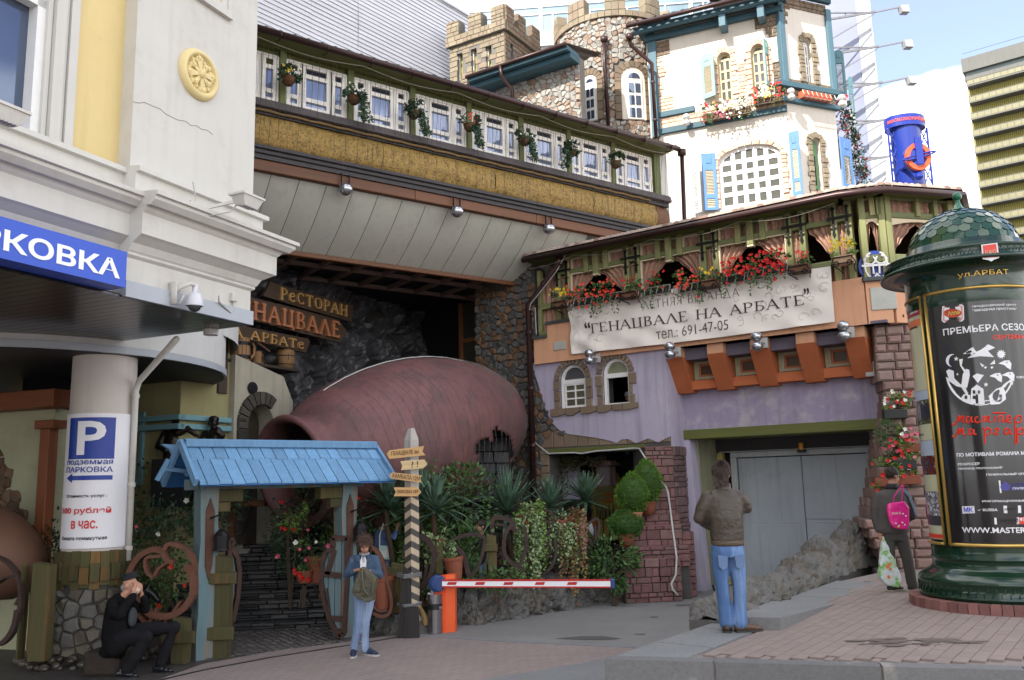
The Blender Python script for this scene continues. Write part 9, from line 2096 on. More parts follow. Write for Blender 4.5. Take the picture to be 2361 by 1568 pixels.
for cx_,cy_ in ((1965,130),(1880,250),(1995,240)): kshape([(cx_-75,cy_),(cx_-20,cy_-28),(cx_+25,cy_-30),(cx_+45,cy_),(cx_+40,cy_+60),(cx_+5,cy_+40),(cx_-20,cy_+15)],po,KW,t13); kshape([(cx_-8,cy_-12),(cx_+10,cy_-14),(cx_+6,cy_-2)],po,PBK2,t13,.0185)
kshape([(1715,120),(1760,150),(1740,165)],po,KW,t13); kshape([(1855,95),(1860,135),(1810,140)],po,KW,t13)
for X in (1770,1830): kshape([(X-14,168),(X,155),(X+14,165),(X,182)],po,KW,t13)
kshape([(1520,1030),(1670,1015),(1685,1030),(1688,1135),(1670,1150),(1530,1158),(1515,1140)],po,KW,t8); kshape([(1530,1038),(1665,1025),(1677,1035),(1678,1130),(1665,1142),(1535,1148),(1525,1138)],po,M('pink_print',(.60,.25,.22),.4),t8,.0172); kshape([(1535,1045),(1660,1032),(1670,1128),(1538,1140)],po,KW,t8,.018)
kshape([(1600+70*math.cos(a),1085+34*math.sin(a)) for a in [2*PI*k/16 for k in range(16)]],po,M('logo_red',(.45,.05,.02),.4),t8,.019); kt('Алла',t8(1565,1105),t8(1655,1092),hgt(1565,1105,1072,t8),M('logo_gold',(.6,.45,.1),.4),o=.021); kt('98.0fm',t8(1590,1136),t8(1665,1130),hgt(1590,1136,1120,t8),BLK,o=.020)
kshape([(1895,1240),(2160,1238),(2160,1352),(1908,1358)],po,KW,t13); kshape([(1908,1300),(1950,1245),(2010,1290),(1990,1335),(1930,1335)],po,M('logo_navy',(.06,.05,.25),.4),t13,.018); kshape([(2015,1300),(2160,1298),(2160,1330),(2015,1332)],po,M('logo_navy'),t13,.018); kt('МДК',t13(2025,1296),t13(2138,1294),hgt(2025,1296,1262,t13),M('logo_navy'),bold=0,o=.018); kt('ГРУПП',t13(2025,1326),t13(2138,1324),hgt(2025,1326,1308,t13),KW,o=.019)
kshape([(1556,1486),(1668,1482),(1676,1550),(1562,1554)],po,KW,t13); kt('МК',t13(1575,1542),t13(1660,1538),hgt(1575,1542,1495,t13),M('logo_blue',(.03,.04,.45),.4),o=.018,bold=.02)
kt('✓ RUSSIA',t13(1702,1533),t13(1888,1530),hgt(1702,1533,1508,t13),KW,o=.017); kshape([(1940,1480),(2102,1478),(2106,1548),(1945,1550)],po,KW,t13); kt('ДНИ.РУ',t13(1948,1525),t13(2045,1523),hgt(1948,1525,1505,t13),BLK,o=.018)
kshape([(1700,155),(1912,150),(1912,210),(1705,212)],po,KW,t18); kt('Ticketland',t18(1728,192),t18(1905,190),hgt(1728,192,158,t18),BLK,o=.018); kshape([(1914,150),(1975,149),(1975,209),(1914,210)],po,KRD,t18); kt('93',t18(1918,185),t18(1962,184),hgt(1918,185,155,t18),KW,o=.018); kt('www.ticketland.ru',t18(1785,206),t18(1905,204),hgt(1785,206,197,t18),BLK,o=.018,bold=0)
CP={'r':M('cp_red',(.50,.05,.035),.4),'w':M('cp_orange',(.65,.18,.08),.4)}
kband(xs1-.6,xs1-.01,kp(t8(1300,1110))[1],zpt-.05,.016,'red_band',M('cp_pink',(.36,.04,.06),.4),po2); kband(xs1-.6,xs1-.01,kp(t8(1300,1195))[1],kp(t8(1300,1140))[1],.016,'orange_band',CP['w'],po2)
for i,(Y0,Y1,t,dk) in enumerate(((380,700,t13,(.05,.06,.03)),(860,1185,t13,(.10,.02,.02)))):
 z1,z0=kp(t(1200,Y0))[1],kp(t(1240,Y1))[1]; xa_=xs1-.5
 m=M('photo_print_%s'%'ab'[i],dk,.2,.6,14,0,col2=(.45,.43,.42),c2=.38,c2s=16); kband(xa_,xs1-.03,z0,z1,.016,'photo_print',m,po2); 
 kband(xa_,xs1-.03,z0+(z1-z0)*(.72 if i==0 else .55),z1-.004,.0172,'photo_sky',M('photo_sky',(.38,.45,.55),.2,.1,6,0),po2)
 b=B()
 for k in range(9 if i==0 else 4): x=xa_+.06+k*(.05 if i==0 else .09); h=(z1-z0)*(.5 if i==0 else .35); b.prism([(x,z0+.06),(x+.03,z0+.06),(x+.034,z0+.06+h*.75),(x+.015,z0+.06+h),(x-.004,z0+.06+h*.75)],-.0184,-.0178)
 b.v=[kyl(x,y,z) for x,y,z in b.v]; ob('photo_people',b,M('photo_people_%s'%'ab'[i],(.03,.03,.06),.3,.5,30,0,rnd=.6,col2=(.5,.5,.5),c2=.3,rep='rnd'),po2)
z1,z0=kp(t13(1200,1340))[1],kp(t18(1200,220))[1]; kband(xs1-.5,xs1-.03,z0,z1,.016,'photo_print',M('photo_print_c',(.12,.12,.14),.2,.6,20,0,col2=(.6,.6,.62),c2=.45,c2s=26),po2); kband(xs1-.5,xs1-.03,z0,z0+.12,.017,'photo_road',M('photo_road',(.05,.05,.06),.3),po2)
kband(xs1-.6,xs1-.02,zpb+.06,kp(t18(1200,295))[1],.016,'red_band',M('cp_red2',(.60,.05,.03),.4),po2)
for s,Y,t in (('ПРАЗДНИК МОСКВЫ',1095,t8),('И МОСКВЫ',1215,t8),('СОЮЗА И',825,t13)): kt(s,t(1275 if t is t8 else 1150,Y),t(1330 if t is t8 else 1195,Y-12),.028,KW if Y==1095 else BLK,po2,0,.0175)
zc0,zc1_=kp(t8(1880,685),.99)[1],kp(t8(1880,548),.99)[1]; cr=thing('crest_plate','small red shield plate on the green brim of the advertising column','plate',tuple(KC))
xa_,xb_=kp(t8(1820,600),.99)[0],kp(t8(1945,600),.99)[0]
def kb(o): return lambda x,y,z:kyl(x,y-(.99-rb)-.03,z)
for P,m,o in (([(xa_,zc1_),(xb_,zc1_+.01),(xb_,zc0+.04),((xa_+xb_)/2+.02,zc0+.02),((xa_+xb_)/2,zc0),((xa_+xb_)/2-.02,zc0+.02),(xa_,zc0+.04)],KW,.0),([(xa_+.012,zc1_-.012),(xb_-.012,zc1_-.002),(xb_-.012,zc0+.05),(xa_+.012,zc0+.05)],M('crest_red',(.62,.05,.03),.35),.004)):
 b=B(); b.prism(P,-o-.006,0); b.v=[kb(0)(*v) for v in b.v]; ob('shield',b,m,cr)
b=text('К&О',xa_+.025,xb_-.02,(zc0+zc1_)/2-.01,(zc0+zc1_)/2+.035,-.011,.003,.0); b.v=[kb(0)(*v) for v in b.v]; ob('lettering',b,M('crest_gold',(.6,.42,.3),.4),cr)
# ---------- figures
def solid(b,vox,sm_=4,disp=0,dsc=8.):
 me=b.mesh('t',[M('tmp_skin',(.5,.5,.5))]); o=bpy.data.objects.new('t',me)
 r=o.modifiers.new('r','REMESH'); r.mode='VOXEL'; r.voxel_size=vox; s=o.modifiers.new('s','SMOOTH'); s.iterations=sm_; s.factor=.5
 m2=ev(o); bpy.data.objects.remove(o); bpy.data.meshes.remove(me)
 if disp:
  for v in m2.vertices:
   n=noise.noise(v.co*dsc)+.5*noise.noise(v.co*dsc*2.3)+.12*math.sin(v.co.z*55+9*noise.noise(v.co*5)); v.co+=v.normal*n*disp
 m2.materials.clear(); m2.polygons.foreach_set('use_smooth',[True]*len(m2.polygons)); return m2
def putm(name,me,mat,par): me.materials.append(mat); me.name=name; return link(name,me,par)
def limb(b,pts,rs,n=12):
 b.tube(pts,rs,n); 
 for p,r in zip(pts,rs): b.ell(p,r,10)
def ringloft(b,rings,n=20):
 vs=[]
 for c,rx,ry,yw in rings:
  for k in range(n):
   a=2*PI*k/n; x=rx*math.cos(a); y=ry*math.sin(a); vs.append((c[0]+x*math.cos(yw)-y*math.sin(yw),c[1]+x*math.sin(yw)+y*math.cos(yw),c[2]))
 m=len(rings); fs=[(i*n+k,i*n+(k+1)%n,(i+1)*n+(k+1)%n,(i+1)*n+k) for i in range(m-1) for k in range(n)]+[tuple(range(n-1,-1,-1)),tuple(range((m-1)*n,m*n))]
 b.add(vs,fs)
def hand(b,wr,d,pal,curl=.6,sc=1.):
 d=Vector(d).normalized(); pal=Vector(pal); s=d.cross(pal).normalized(); pal=s.cross(d).normalized(); wr=Vector(wr)
 c=wr+d*.045*sc; 
 for k in range(5): b.ell(wr+d*(.015+.016*k)*sc,(.026*sc,.026*sc,.02*sc),8)
 b.ell(c+s*.014,.024*sc,8); b.ell(c-s*.014,.024*sc,8)
 for i,l in enumerate((.068,.078,.072,.056)):
  base=wr+d*.08*sc+s*(.03-.02*i)*sc; p1=base+(d*math.cos(curl*.5)+pal*math.sin(curl*.5))*l*.5*sc; p2=p1+(d*math.cos(curl*1.6)+pal*math.sin(curl*1.6))*l*.5*sc; b.tube([wr+d*.05*sc+s*(.02-.014*i),base,p1,p2],[.011*sc,.0105*sc,.010*sc,.007*sc],6)
 th0=wr+d*.02*sc+s*.028*sc; b.tube([wr,th0,th0+(d*.7+s*.5+pal*.3).normalized()*.035*sc,th0+(d*.9+s*.1+pal*.6).normalized()*.06*sc],[.014*sc,.014*sc,.012*sc,.008*sc],6)
SKIN=M('skin',(.42,.22,.145),.55,.08,6,.05,60)
def headm(b,c,yaw,pitch=0,sc=1.):
 rm=Matrix.Rotation(yaw,3,'Z')@Matrix.Rotation(pitch,3,'X'); c=Vector(c)
 def e(off,r): b.ell(c+rm@Vector(off)*sc,tuple(q*sc for q in r),14,mat=rm)
 e((0,0,.03),(.075,.09,.10)); e((0,-.025,-.045),(.058,.068,.07)); e((0,-.055,-.085),(.03,.03,.025)); e((0,-.098,-.01),(.014,.022,.026)); e((0,-.105,-.022),(.017,.014,.012)); e((.03,-.075,-.03),(.028,.025,.025)); e((-.03,-.075,-.03),(.028,.025,.025)); e((0,-.092,-.058),(.024,.012,.010)); e((0,-.085,.03),(.05,.018,.012)); e((.078,.01,-.005),(.012,.022,.032)); e((-.078,.01,-.005),(.012,.022,.032))
 return rm
def face(par,c,rm,sc=1.,lips=(.30,.10,.08),brow=(.06,.035,.02)):
 c=Vector(c)
 for s in (-1,1):
  b=B(); b.ell(c+rm@Vector((s*.031,-.087,.008))*sc,(.012*sc,.007*sc,.006*sc),8); ob('eye',b,M('eye_dark',(.03,.02,.018),.3),par)
  b=B(); b.ell(c+rm@Vector((s*.032,-.092,.028))*sc,(.018*sc,.006*sc,.004*sc),8,mat=rm); ob('eyebrow',b,M('brow',brow,.8),par)
 b=B(); b.ell(c+rm@Vector((0,-.100,-.058))*sc,(.021*sc,.006*sc,.006*sc),8,mat=rm); ob('mouth',b,M('lips',lips,.6),par)
def person(label,loc,rz,group=None): return thing('person',label,'person',loc,rz,group)
def shoe(par,an,yaw,mat,sole,z0=0,L_=.27,w_=.05):
 b=B(); rm=Matrix.Rotation(yaw,3,'Z'); c=Vector((an[0],an[1],z0))
 for t,r,h in ((-.04,.042,.045),(0,.048,.05),(.06,.05,.045),(.12,.048,.036),(.17,.036,.028)): b.ell(c+rm@Vector((0,-t,h+.005)),(r,.05,h),10,mat=rm)
 b.ell(c+Vector((0,0,.085)),(.045,.045,.05),10)
 m=solid(b,.011,3); putm('shoe',m,mat,par)
 b=B(); P=[rm@Vector(p) for p in ((-.042,.075,0),(.042,.075,0),(.052,-.06,0),(.05,-.15,0),(.025,-.215,0),(-.025,-.215,0),(-.05,-.15,0),(-.052,-.06,0))]; b.prism([(c.x+p.x,c.y+p.y) for p in P],z0,z0+.022,ax='z'); ob('sole',b,sole,par)
JEAN=M('jeans_blue',(.075,.14,.29),.85,.25,5,.5,50,grain='z',spec=.15,col2=(.15,.23,.39),c2=.42,c2s=7); JEANL=M('jeans_light',(.17,.235,.36),.85,.2,7,.4,60,grain='z',spec=.15,col2=(.25,.32,.44),c2=.4,c2s=6); DENJ=M('denim_jacket',(.04,.072,.125),.8,.2,8,.35,90,col2=(.10,.16,.25),c2=.35,c2s=9)
LEATH=M('brown_leather',(.05,.038,.027),.36,.25,7,.5,22,col2=(.07,.054,.038),c2=.35,c2s=6)
mb=atZ(D(1693,1460),UZ); P_=person('man in brown leather jacket and blue jeans standing with his back turned',(mb.x,mb.y+.05,UZ),0)
b=B(); hc=Vector((-.012,.02,1.665)); rm=headm(b,hc,R(160),R(6)); limb(b,[(0,.03,1.42),(-.005,.02,1.58)],[.062,.055]); ringloft(b,[((0,.02,.9),.15,.1,0),((0,.02,1.15),.14,.09,0),((0,.02,1.4),.17,.09,0),((0,.03,1.47),.08,.06,0)])
for s,el,wr in ((-1,(-.285,.03,1.2),(-.12,.24,1.12)),(1,(.235,.05,1.29),(.08,.25,1.36))): limb(b,[(s*.17,.03,1.42),el,wr],[.045,.036,.027]); hand(b,wr,(.8*-s,.35,.1),(0,1,.2),.8)
for s,an in ((-1,(-.055,.03,.09)),(1,(.09,.0,.09))): limb(b,[(s*.075,.02,.9),(s*.085,.0,.5),an],[.08,.055,.04])
putm('body',solid(b,.013,3),SKIN,P_)
b=B(); ringloft(b,[((.005,.02,.935),.168,.125,0),((.005,.02,.98),.175,.13,0),((.005,.02,1.08),.178,.132,0),((0,.02,1.2),.185,.135,0),((0,.03,1.32),.2,.135,0),((0,.03,1.42),.2,.12,0),((0,.035,1.475),.14,.09,0),((0,.03,1.53),.07,.065,0)])
for s,el,wr in ((-1,(-.275,.03,1.2),(-.13,.2,1.1)),(1,(.235,.04,1.3),(.1,.2,1.34))): 
 sh_=Vector((s*.165,.03,1.425)); e_=Vector(el); w_=Vector(wr); limb(b,[sh_,sh_.lerp(e_,.5)+Vector((s*.012,0,0)),e_,e_.lerp(w_,.5),w_],[.078,.072,.062,.056,.045])
lj=putm('leather_jacket',solid(b,.016,5,.0028,7.),LEATH,P_)
b=B(); ringloft(b,[((.005,.02,.905),.163,.122,0),((.005,.02,.93),.172,.128,0),((.005,.02,.955),.172,.128,0),((.005,.02,.965),.166,.124,0)],28); ob('waistband',b,M('leather_rib',(.085,.06,.04),.5,.2,30,.5,60,grain='x'),P_,smooth=True)
b=B(); ringloft(b,[((0,.03,1.49),.095,.08,0),((0,.03,1.53),.082,.075,0),((0,.025,1.575),.075,.07,0)]); putm('collar',solid(b,.012,2),LEATH,P_)
b=B(); ringloft(b,[((0,.02,.78),.165,.12,0),((0,.02,.86),.172,.125,0),((0,.02,.94),.16,.115,0)])
limb(b,[(-.08,.02,.82),(-.088,.0,.62),(-.085,-.005,.47),(-.07,.02,.28),(-.058,.03,.09)],[.098,.083,.068,.067,.071]); limb(b,[(.08,.02,.82),(.09,0,.62),(.092,-.005,.47),(.088,.01,.28),(.083,.01,.09)],[.098,.083,.068,.067,.073])
putm('jeans',solid(b,.014,3,.004,10.),JEAN,P_)
b=B()
for s in (-1,1): b.prism([(s*.035,.8),(s*.135,.82),(s*.13,.70),(s*.09,.665),(s*.045,.69)],-.128,-.1)
ob('back_pocket',b,M('jeans_pocket',(.11,.17,.30),.8,.2,8,.3,90),P_)
b=B(); rmh=rm; 
def hair(c,rm,r,n=700,ln=.09,drop=.02,front=.03,b=None,sc=1.):
 b=b or B(); c=Vector(c); b.ell(c+rm@Vector((0,.012,.045))*sc,tuple(q*sc for q in (r[0],r[1],r[2])),14,mat=rm)
 for _ in range(n):
  q=rv().normalized(); 
  if q.y<-.35 and q.z<.45: continue
  if q.z<-.75: continue
  P=c+rm@Vector((q.x*r[0],q.y*r[1]+.012,q.z*r[2]+.045))*sc; dn=Vector((0,-.25,-1)); d=rm@((dn-q*dn.dot(q))+q*.12+rv(.25)); leaf(b,P,d,rm@q,ln*sc*random.uniform(.6,1.1),.007,fold=.3)
 return b
HB_=M('hair_brown',(.042,.026,.018),.55,.25,20,.2,60,rnd=.2); HD=M('hair_dark',(.03,.018,.012),.5,.25,20,.2,60,rnd=.2)
hb=hair(hc,rm,(.088,.104,.099),4200,.045)
for k in range(260): a_=random.uniform(-2.6,.5); q=Vector((.088*math.cos(a_+2.6),.085+.02*math.sin(a_),random.uniform(-.10,.0))); q=Vector((random.uniform(-.075,.075),random.uniform(.03,.095),random.uniform(-.09,.02))); leaf(hb,hc+rm@q,rm@Vector((q.x,.15,-1)),rm@Vector((0,1,0)),.055,.008)
ob('hair',hb,HB_,P_)
P_.scale=(1.05,1.05,1.); shoe(P_,(-.055,.03,0),R(165),M('brown_shoe',(.05,.03,.02),.5),M('shoe_sole',(.03,.028,.025),.7)); shoe(P_,(.1,.01,0),R(100),M('brown_shoe2',(.09,.05,.03),.5,.2,6),M('shoe_sole'))
wf=g(D(836,1511)); P_=person('woman in denim jacket and light jeans looking down into an open handbag',(wf.x,wf.y,0),0)
b=B(); hc=Vector((.035,-.06,1.50)); rm=headm(b,hc,R(8),R(22),.97); limb(b,[(.02,.0,1.32),(.03,-.03,1.44)],[.055,.05]); ringloft(b,[((.02,0,.85),.15,.1,0),((.02,0,1.05),.125,.09,0),((.02,0,1.28),.15,.09,0),((.02,0,1.37),.07,.06,0)])
for s,sh_,el,wr in ((-1,(-.135,.0,1.3),(-.215,-.02,1.08),(-.07,-.2,1.17)),(1,(.175,.0,1.3),(.235,-.02,1.06),(.12,-.2,1.16))): limb(b,[sh_,el,wr],[.04,.033,.024]); hand(b,wr,(-s*.6,-.3,.1),(0,-.2,-1),.9,.95)
for pt in ([(-.05,0,.85),(-.06,-.03,.46),(-.12,0,.08)],[(.09,0,.85),(.04,-.03,.46),(.03,0,.08)]): limb(b,pt,[.075,.05,.036])
putm('body',solid(b,.012,3),SKIN,P_)
face(P_,hc,rm,.97)
b=B(); ringloft(b,[((.02,0,.97),.15,.115,0),((.02,0,1.02),.155,.115,0),((.02,0,1.12),.155,.115,0),((.02,0,1.24),.175,.115,0),((.02,0,1.32),.17,.1,0),((.02,0,1.37),.09,.07,0)])
for s,sh_,el,wr in ((-1,(-.13,.0,1.3),(-.225,-.02,1.09),(-.09,-.17,1.155)),(1,(.17,.0,1.3),(.245,-.02,1.07),(.14,-.17,1.15))): sh_=Vector(sh_);e_=Vector(el);w_=Vector(wr); limb(b,[sh_,sh_.lerp(e_,.5),e_,e_.lerp(w_,.5),w_],[.066,.058,.052,.045,.038])
putm('denim_jacket',solid(b,.014,4,.003,11.),DENJ,P_)
b=B(); b.prism([(-.012,1.05),(.055,1.04),(.075,1.36),(-.02,1.36)],-.135,-.11); ob('white_shirt',b,M('shirt_white',(.62,.62,.66),.8),P_)
for s in (-1,1): b=B(); b.prism([(.03+s*.02,1.37),(.03+s*.105,1.38),(.03+s*.1,1.3),(.03+s*.05,1.27)],-.135,-.115); ob('jacket_collar',b,DENJ,P_)
b=B(); limb(b,[(-.02,-.05,1.38),(.03,-.085,1.36),(.08,-.05,1.38)],[.03,.034,.03]); limb(b,[(.03,-.11,1.35),(.035,-.125,1.28)],[.035,.022]); putm('scarf',solid(b,.011,2),M('scarf_print',(.45,.45,.47),.8,.3,30,.2,60,col2=(.02,.02,.04),c2=.48,c2s=30),P_)
b=B(); ringloft(b,[((.02,0,.80),.155,.115,0),((.02,0,.88),.16,.118,0),((.02,0,.98),.13,.1,0)]); limb(b,[(-.055,0,.82),(-.055,-.02,.62),(-.06,-.035,.45),(-.095,-.01,.25),(-.12,.0,.09)],[.09,.074,.06,.054,.06]); limb(b,[(.095,0,.82),(.075,-.02,.62),(.045,-.03,.45),(.035,.0,.25),(.035,.0,.08)],[.09,.074,.06,.054,.06]); putm('jeans',solid(b,.013,3,.003,11.),JEANL,P_)
hb=hair(hc,rm,(.086,.098,.1),900,.12,sc=.97)
for s in (-1,1):
 for k in range(60): q=Vector((s*random.uniform(.055,.085),random.uniform(-.04,.06),random.uniform(-.02,.06))); leaf(hb,hc+rm@q,rm@Vector((s*.1,.1,-1)),(0,-1,0),.12,.014)
for k in range(40): q=Vector((random.uniform(-.06,.06),-.088,.085)); leaf(hb,hc+rm@q,rm@Vector((q.x,-.25,-.8)),(0,-1,0),.05,.012)
ob('hair',hb,M('hair_auburn',(.07,.035,.022),.5,.25,20,.2,60,rnd=.2),P_)
SNK=M('sneaker_navy',(.02,.03,.06),.5,.2,5); SNW=M('sneaker_sole',(.4,.4,.38),.6)
shoe(P_,(-.12,.0,0),R(5),SNK,SNW); shoe(P_,(.06,.02,0),R(55),SNK,SNW)
hb_=thing('handbag','large olive leather handbag with brass rings held by the woman','handbag',(wf.x+.07,wf.y-.27,.77),R(-8))
BAG=M('olive_leather',(.075,.07,.045),.45,.25,10,.4,50,col2=(.12,.11,.08),c2=.35,c2s=10); BRS=M('brass',(.35,.24,.08),.3,.1,3,0,metal=.8)
b=B(); P=[(-.17,.12),(-.13,.06),(.05,-.02),(.13,.0),(.19,.3),(.12,.36),(-.02,.46),(-.09,.36)]; b.prism(P,-.06,.06); me=solid(b,.012,6,.006,14.); putm('bag_body',me,BAG,hb_)
for q in ((-.08,.17),(.06,.12)): b=B(); b.cbox(q[0]-.045,q[0]+.045,-.085,-.05,q[1]-.05,q[1]+.05); ob('pocket',b,BAG,hb_)
b=B(); b.tube([(-.02,-.07,.43),(-.0,-.1,.3),(.03,-.11,.15),(.09,-.1,.08),(.14,-.09,.14),(.15,-.08,.28)],.014,6); ob('strap',b,BAG,hb_)
b=B()
for c_ in ((-.02,.42),(.16,.27)): b.tube([(c_[0]+.024*math.cos(t*.7),-.085,c_[1]+.024*math.sin(t*.7)) for t in range(10)],.006,5)
ob('ring',b,BRS,hb_)
sf=g(t14(1160,1552)); sc_=775.; P_=person('bearded old man in black coat and flat cap sitting and drinking from both hands',(sf.x+.0,sf.y+.15,0),0)
q_=lambda X,Y,y=0.:Vector(((X-1160)/sc_,y,(1560-Y)/sc_))
b=B(); hc=q_(1138,690,0.02); rm=headm(b,hc,R(82),R(-6)); limb(b,[q_(1060,830),q_(1115,760)],[.06,.055]); limb(b,[q_(1040,1270),q_(1050,1000),q_(1040,870)],[.13,.12,.11])
limb(b,[q_(1020,860,-.12),q_(1120,960,-.2),q_(1205,755,-.05)],[.05,.04,.03]); hand(b,q_(1200,762,-.05),(.25,.1,1),(-1,0,0),.7); limb(b,[q_(1060,850,.18),q_(1240,950,.2),q_(1235,770,.08)],[.05,.04,.03]); hand(b,q_(1238,765,.05),(.1,-.1,1),(-1,0,0),.8)
limb(b,[q_(1080,1230,-.08),q_(1370,1190,-.1),q_(1170,1490,-.12)],[.09,.06,.04]); limb(b,[q_(1100,1210,.1),q_(1570,1120,.15),q_(1430,1480,.15)],[.09,.06,.04]); putm('body',solid(b,.013,3),SKIN,P_)
face(P_,hc,rm,1.,brow=(.3,.3,.3))
CO=M('black_coat',(.007,.007,.008),.9,.2,8,.4,60,spec=.1); TR=M('black_trousers',(.012,.012,.014),.9,.2,8,.3,60,spec=.1)
b=B(); limb(b,[q_(1020,1290),q_(1020,1180),q_(1030,1050),q_(1030,930),q_(1040,850)],[.15,.165,.17,.155,.12],16); limb(b,[q_(960,1330,0),q_(1040,1330,0)],[.12,.12]); limb(b,[q_(1060,1280,-.12),q_(1120,1260,-.12)],[.11,.1])
limb(b,[q_(1020,860,-.12),q_(1060,930,-.18),q_(1130,950,-.2),q_(1170,860,-.15),q_(1205,790,-.07)],[.085,.082,.078,.062,.05]); limb(b,[q_(1060,850,.16),q_(1150,930,.2),q_(1245,940,.2),q_(1260,830,.1)],[.085,.075,.068,.052])
putm('coat',solid(b,.016,4,.005,9.),CO,P_)
b=B(); limb(b,[q_(1090,1200,-.06),q_(1230,1180,-.1),q_(1365,1185,-.11),q_(1290,1330,-.12),q_(1190,1490,-.12)],[.12,.105,.09,.085,.075]); limb(b,[q_(1110,1170,.1),q_(1330,1140,.13),q_(1560,1130,.15),q_(1500,1300,.15),q_(1440,1470,.15)],[.12,.105,.09,.08,.07]); putm('trousers',solid(b,.015,4,.004,9.),TR,P_)
b=B(); b.ell(q_(1185,1000,-.0),(.05,.1,.13),12); putm('grey_shirt',solid(b,.014,3),M('grey_shirt',(.035,.04,.045),.8,.4,9),P_)
b=B(); c_=hc+Vector((.0,0,.085)); b.lathe([(.0,.075),(.085,.075),(.1,.06),(.1,0),(.09,-.01)],20,tuple(c_)); mt=Matrix.Translation(c_)@Matrix.Rotation(R(-14),4,'Y')@Matrix.Translation(-c_); b.v=[tuple(mt@Vector(v)) for v in b.v]; ob('flat_cap',b,M('felt_black',(.012,.013,.016),.9,.2),P_,smooth=False)
b=B(); b.ell(hc+rm@Vector((0,-.06,-.095)),(.055,.05,.05),10); b.ell(hc+rm@Vector((0,.05,-.02)),(.08,.05,.06),10); putm('grey_beard',solid(b,.011,2,.004,30.),M('beard_grey',(.25,.24,.23),.9,.3,30,.5,80),P_)
BS=M('black_leather_shoe',(.012,.013,.016),.25,.1,4,.1,30,coat=.3); shoe(P_,q_(1150,0,-.12).xy,R(80),BS,BS); shoe(P_,q_(1420,0,.15).xy,R(75),BS,BS,0)
cu_=thing('paper_cup','pale paper cup held to the seated man mouth','cup',(sf.x+.115,sf.y+.13,1.04)); b=B(); b.lathe([(0,0),(.03,0),(.042,.09)],12); mt=Matrix.Rotation(R(-55),4,'Y'); b.v=[tuple(mt@Vector(v)) for v in b.v]; ob('cup',b,M('cup_paper',(.5,.38,.3),.6),cu_)
b=B(); b.cbox(-.3,.16,-.15,.3,0,.30,.05); tag(ob('stone_ledge',b,SOIL,loc=(sf.x-.25,sf.y+.2,0)),'low dark stone ledge under the seated old man','stone block')
mp_=atZ(t18(905,800),UZ); sp=605.; P_=person('man in grey jacket and trousers with a pink drawstring bag on his back',(mp_.x,mp_.y+.05,UZ),R(-6))
b=B(); hc=Vector((.035,.03,1.60)); rm=headm(b,hc,R(118),R(10)); limb(b,[(-.01,.03,1.36),(.02,.03,1.5)],[.065,.06]); ringloft(b,[((-.02,.02,.8),.16,.11,0),((-.02,.02,1.1),.15,.1,0),((-.01,.02,1.33),.17,.1,0),((0,.03,1.42),.08,.07,0)])
limb(b,[(-.19,.02,1.3),(-.24,.02,1.02),(-.215,.0,.78)],[.045,.037,.028]); hand(b,(-.215,0,.78),(.0,0,-1),(1,0,0),1.2); limb(b,[(.17,.03,1.3),(.26,.06,1.05),(.16,.2,.98)],[.045,.037,.028]); hand(b,(.16,.2,.98),(-1,.3,0),(0,1,0),.6)
for pt in ([(-.09,.02,.8),(-.12,0,.45),(-.1,.02,.08)],[(.08,.02,.8),(.11,0,.45),(.17,.02,.08)]): limb(b,pt,[.08,.055,.04])
putm('body',solid(b,.013,3),SKIN,P_); face(P_,hc,rm)
GJ=M('grey_jacket',(.065,.06,.055),.75,.15,7,.3,50); GT=M('grey_trousers',(.055,.052,.045),.8,.15,7,.3,50)
b=B(); ringloft(b,[((-.02,.02,.8),.20,.14,0),((-.02,.02,.86),.215,.15,0),((-.02,.02,1.05),.215,.15,0),((-.01,.02,1.22),.225,.15,0),((0,.03,1.34),.21,.13,0),((0,.03,1.42),.1,.09,0)])
limb(b,[(-.18,.02,1.32),(-.235,.02,1.15),(-.25,.02,1.02),(-.23,0,.86)],[.08,.076,.068,.055]); limb(b,[(.17,.03,1.32),(.235,.05,1.18),(.265,.06,1.04),(.2,.17,.97)],[.08,.076,.068,.055]); putm('jacket',solid(b,.016,4,.005,8.),GJ,P_)
b=B(); ringloft(b,[((.01,.03,1.42),.09,.085,0),((.02,.03,1.46),.085,.08,0),((.02,.03,1.5),.08,.075,0)]); ob('collar',b,M('collar_black',(.02,.02,.022),.7),P_,smooth=True)
b=B(); b.tube([(.13,-.03,1.42),(.2,-.05,1.33),(.25,-.03,1.2),(.29,-.02,1.05)],.009,5); b.tube([(.155,-.02,1.43),(.225,-.04,1.34),(.272,-.02,1.2),(.312,-.01,1.05)],.009,5); ob('sleeve_stripe',b,M('stripe_blue',(.2,.27,.35),.7),P_)
b=B(); ringloft(b,[((-.01,.02,.7),.17,.125,0),((-.01,.02,.84),.175,.13,0)]); limb(b,[(-.095,.02,.76),(-.12,0,.58),(-.125,-.01,.44),(-.115,.01,.25),(-.11,.02,.08)],[.1,.088,.078,.074,.075]); limb(b,[(.08,.02,.76),(.1,0,.58),(.12,-.01,.44),(.145,.01,.25),(.165,.02,.08)],[.1,.088,.078,.074,.075]); putm('trousers',solid(b,.015,3,.005,9.),GT,P_)
ob('hair',hair(hc,rm,(.086,.1,.095),700,.04),HD,P_); shoe(P_,(-.11,.04,0),R(120),M('dark_shoe',(.03,.028,.025),.5),M('pale_sole',(.4,.37,.3),.7)); shoe(P_,(.165,.04,0),R(130),M('dark_shoe'),M('pale_sole'))
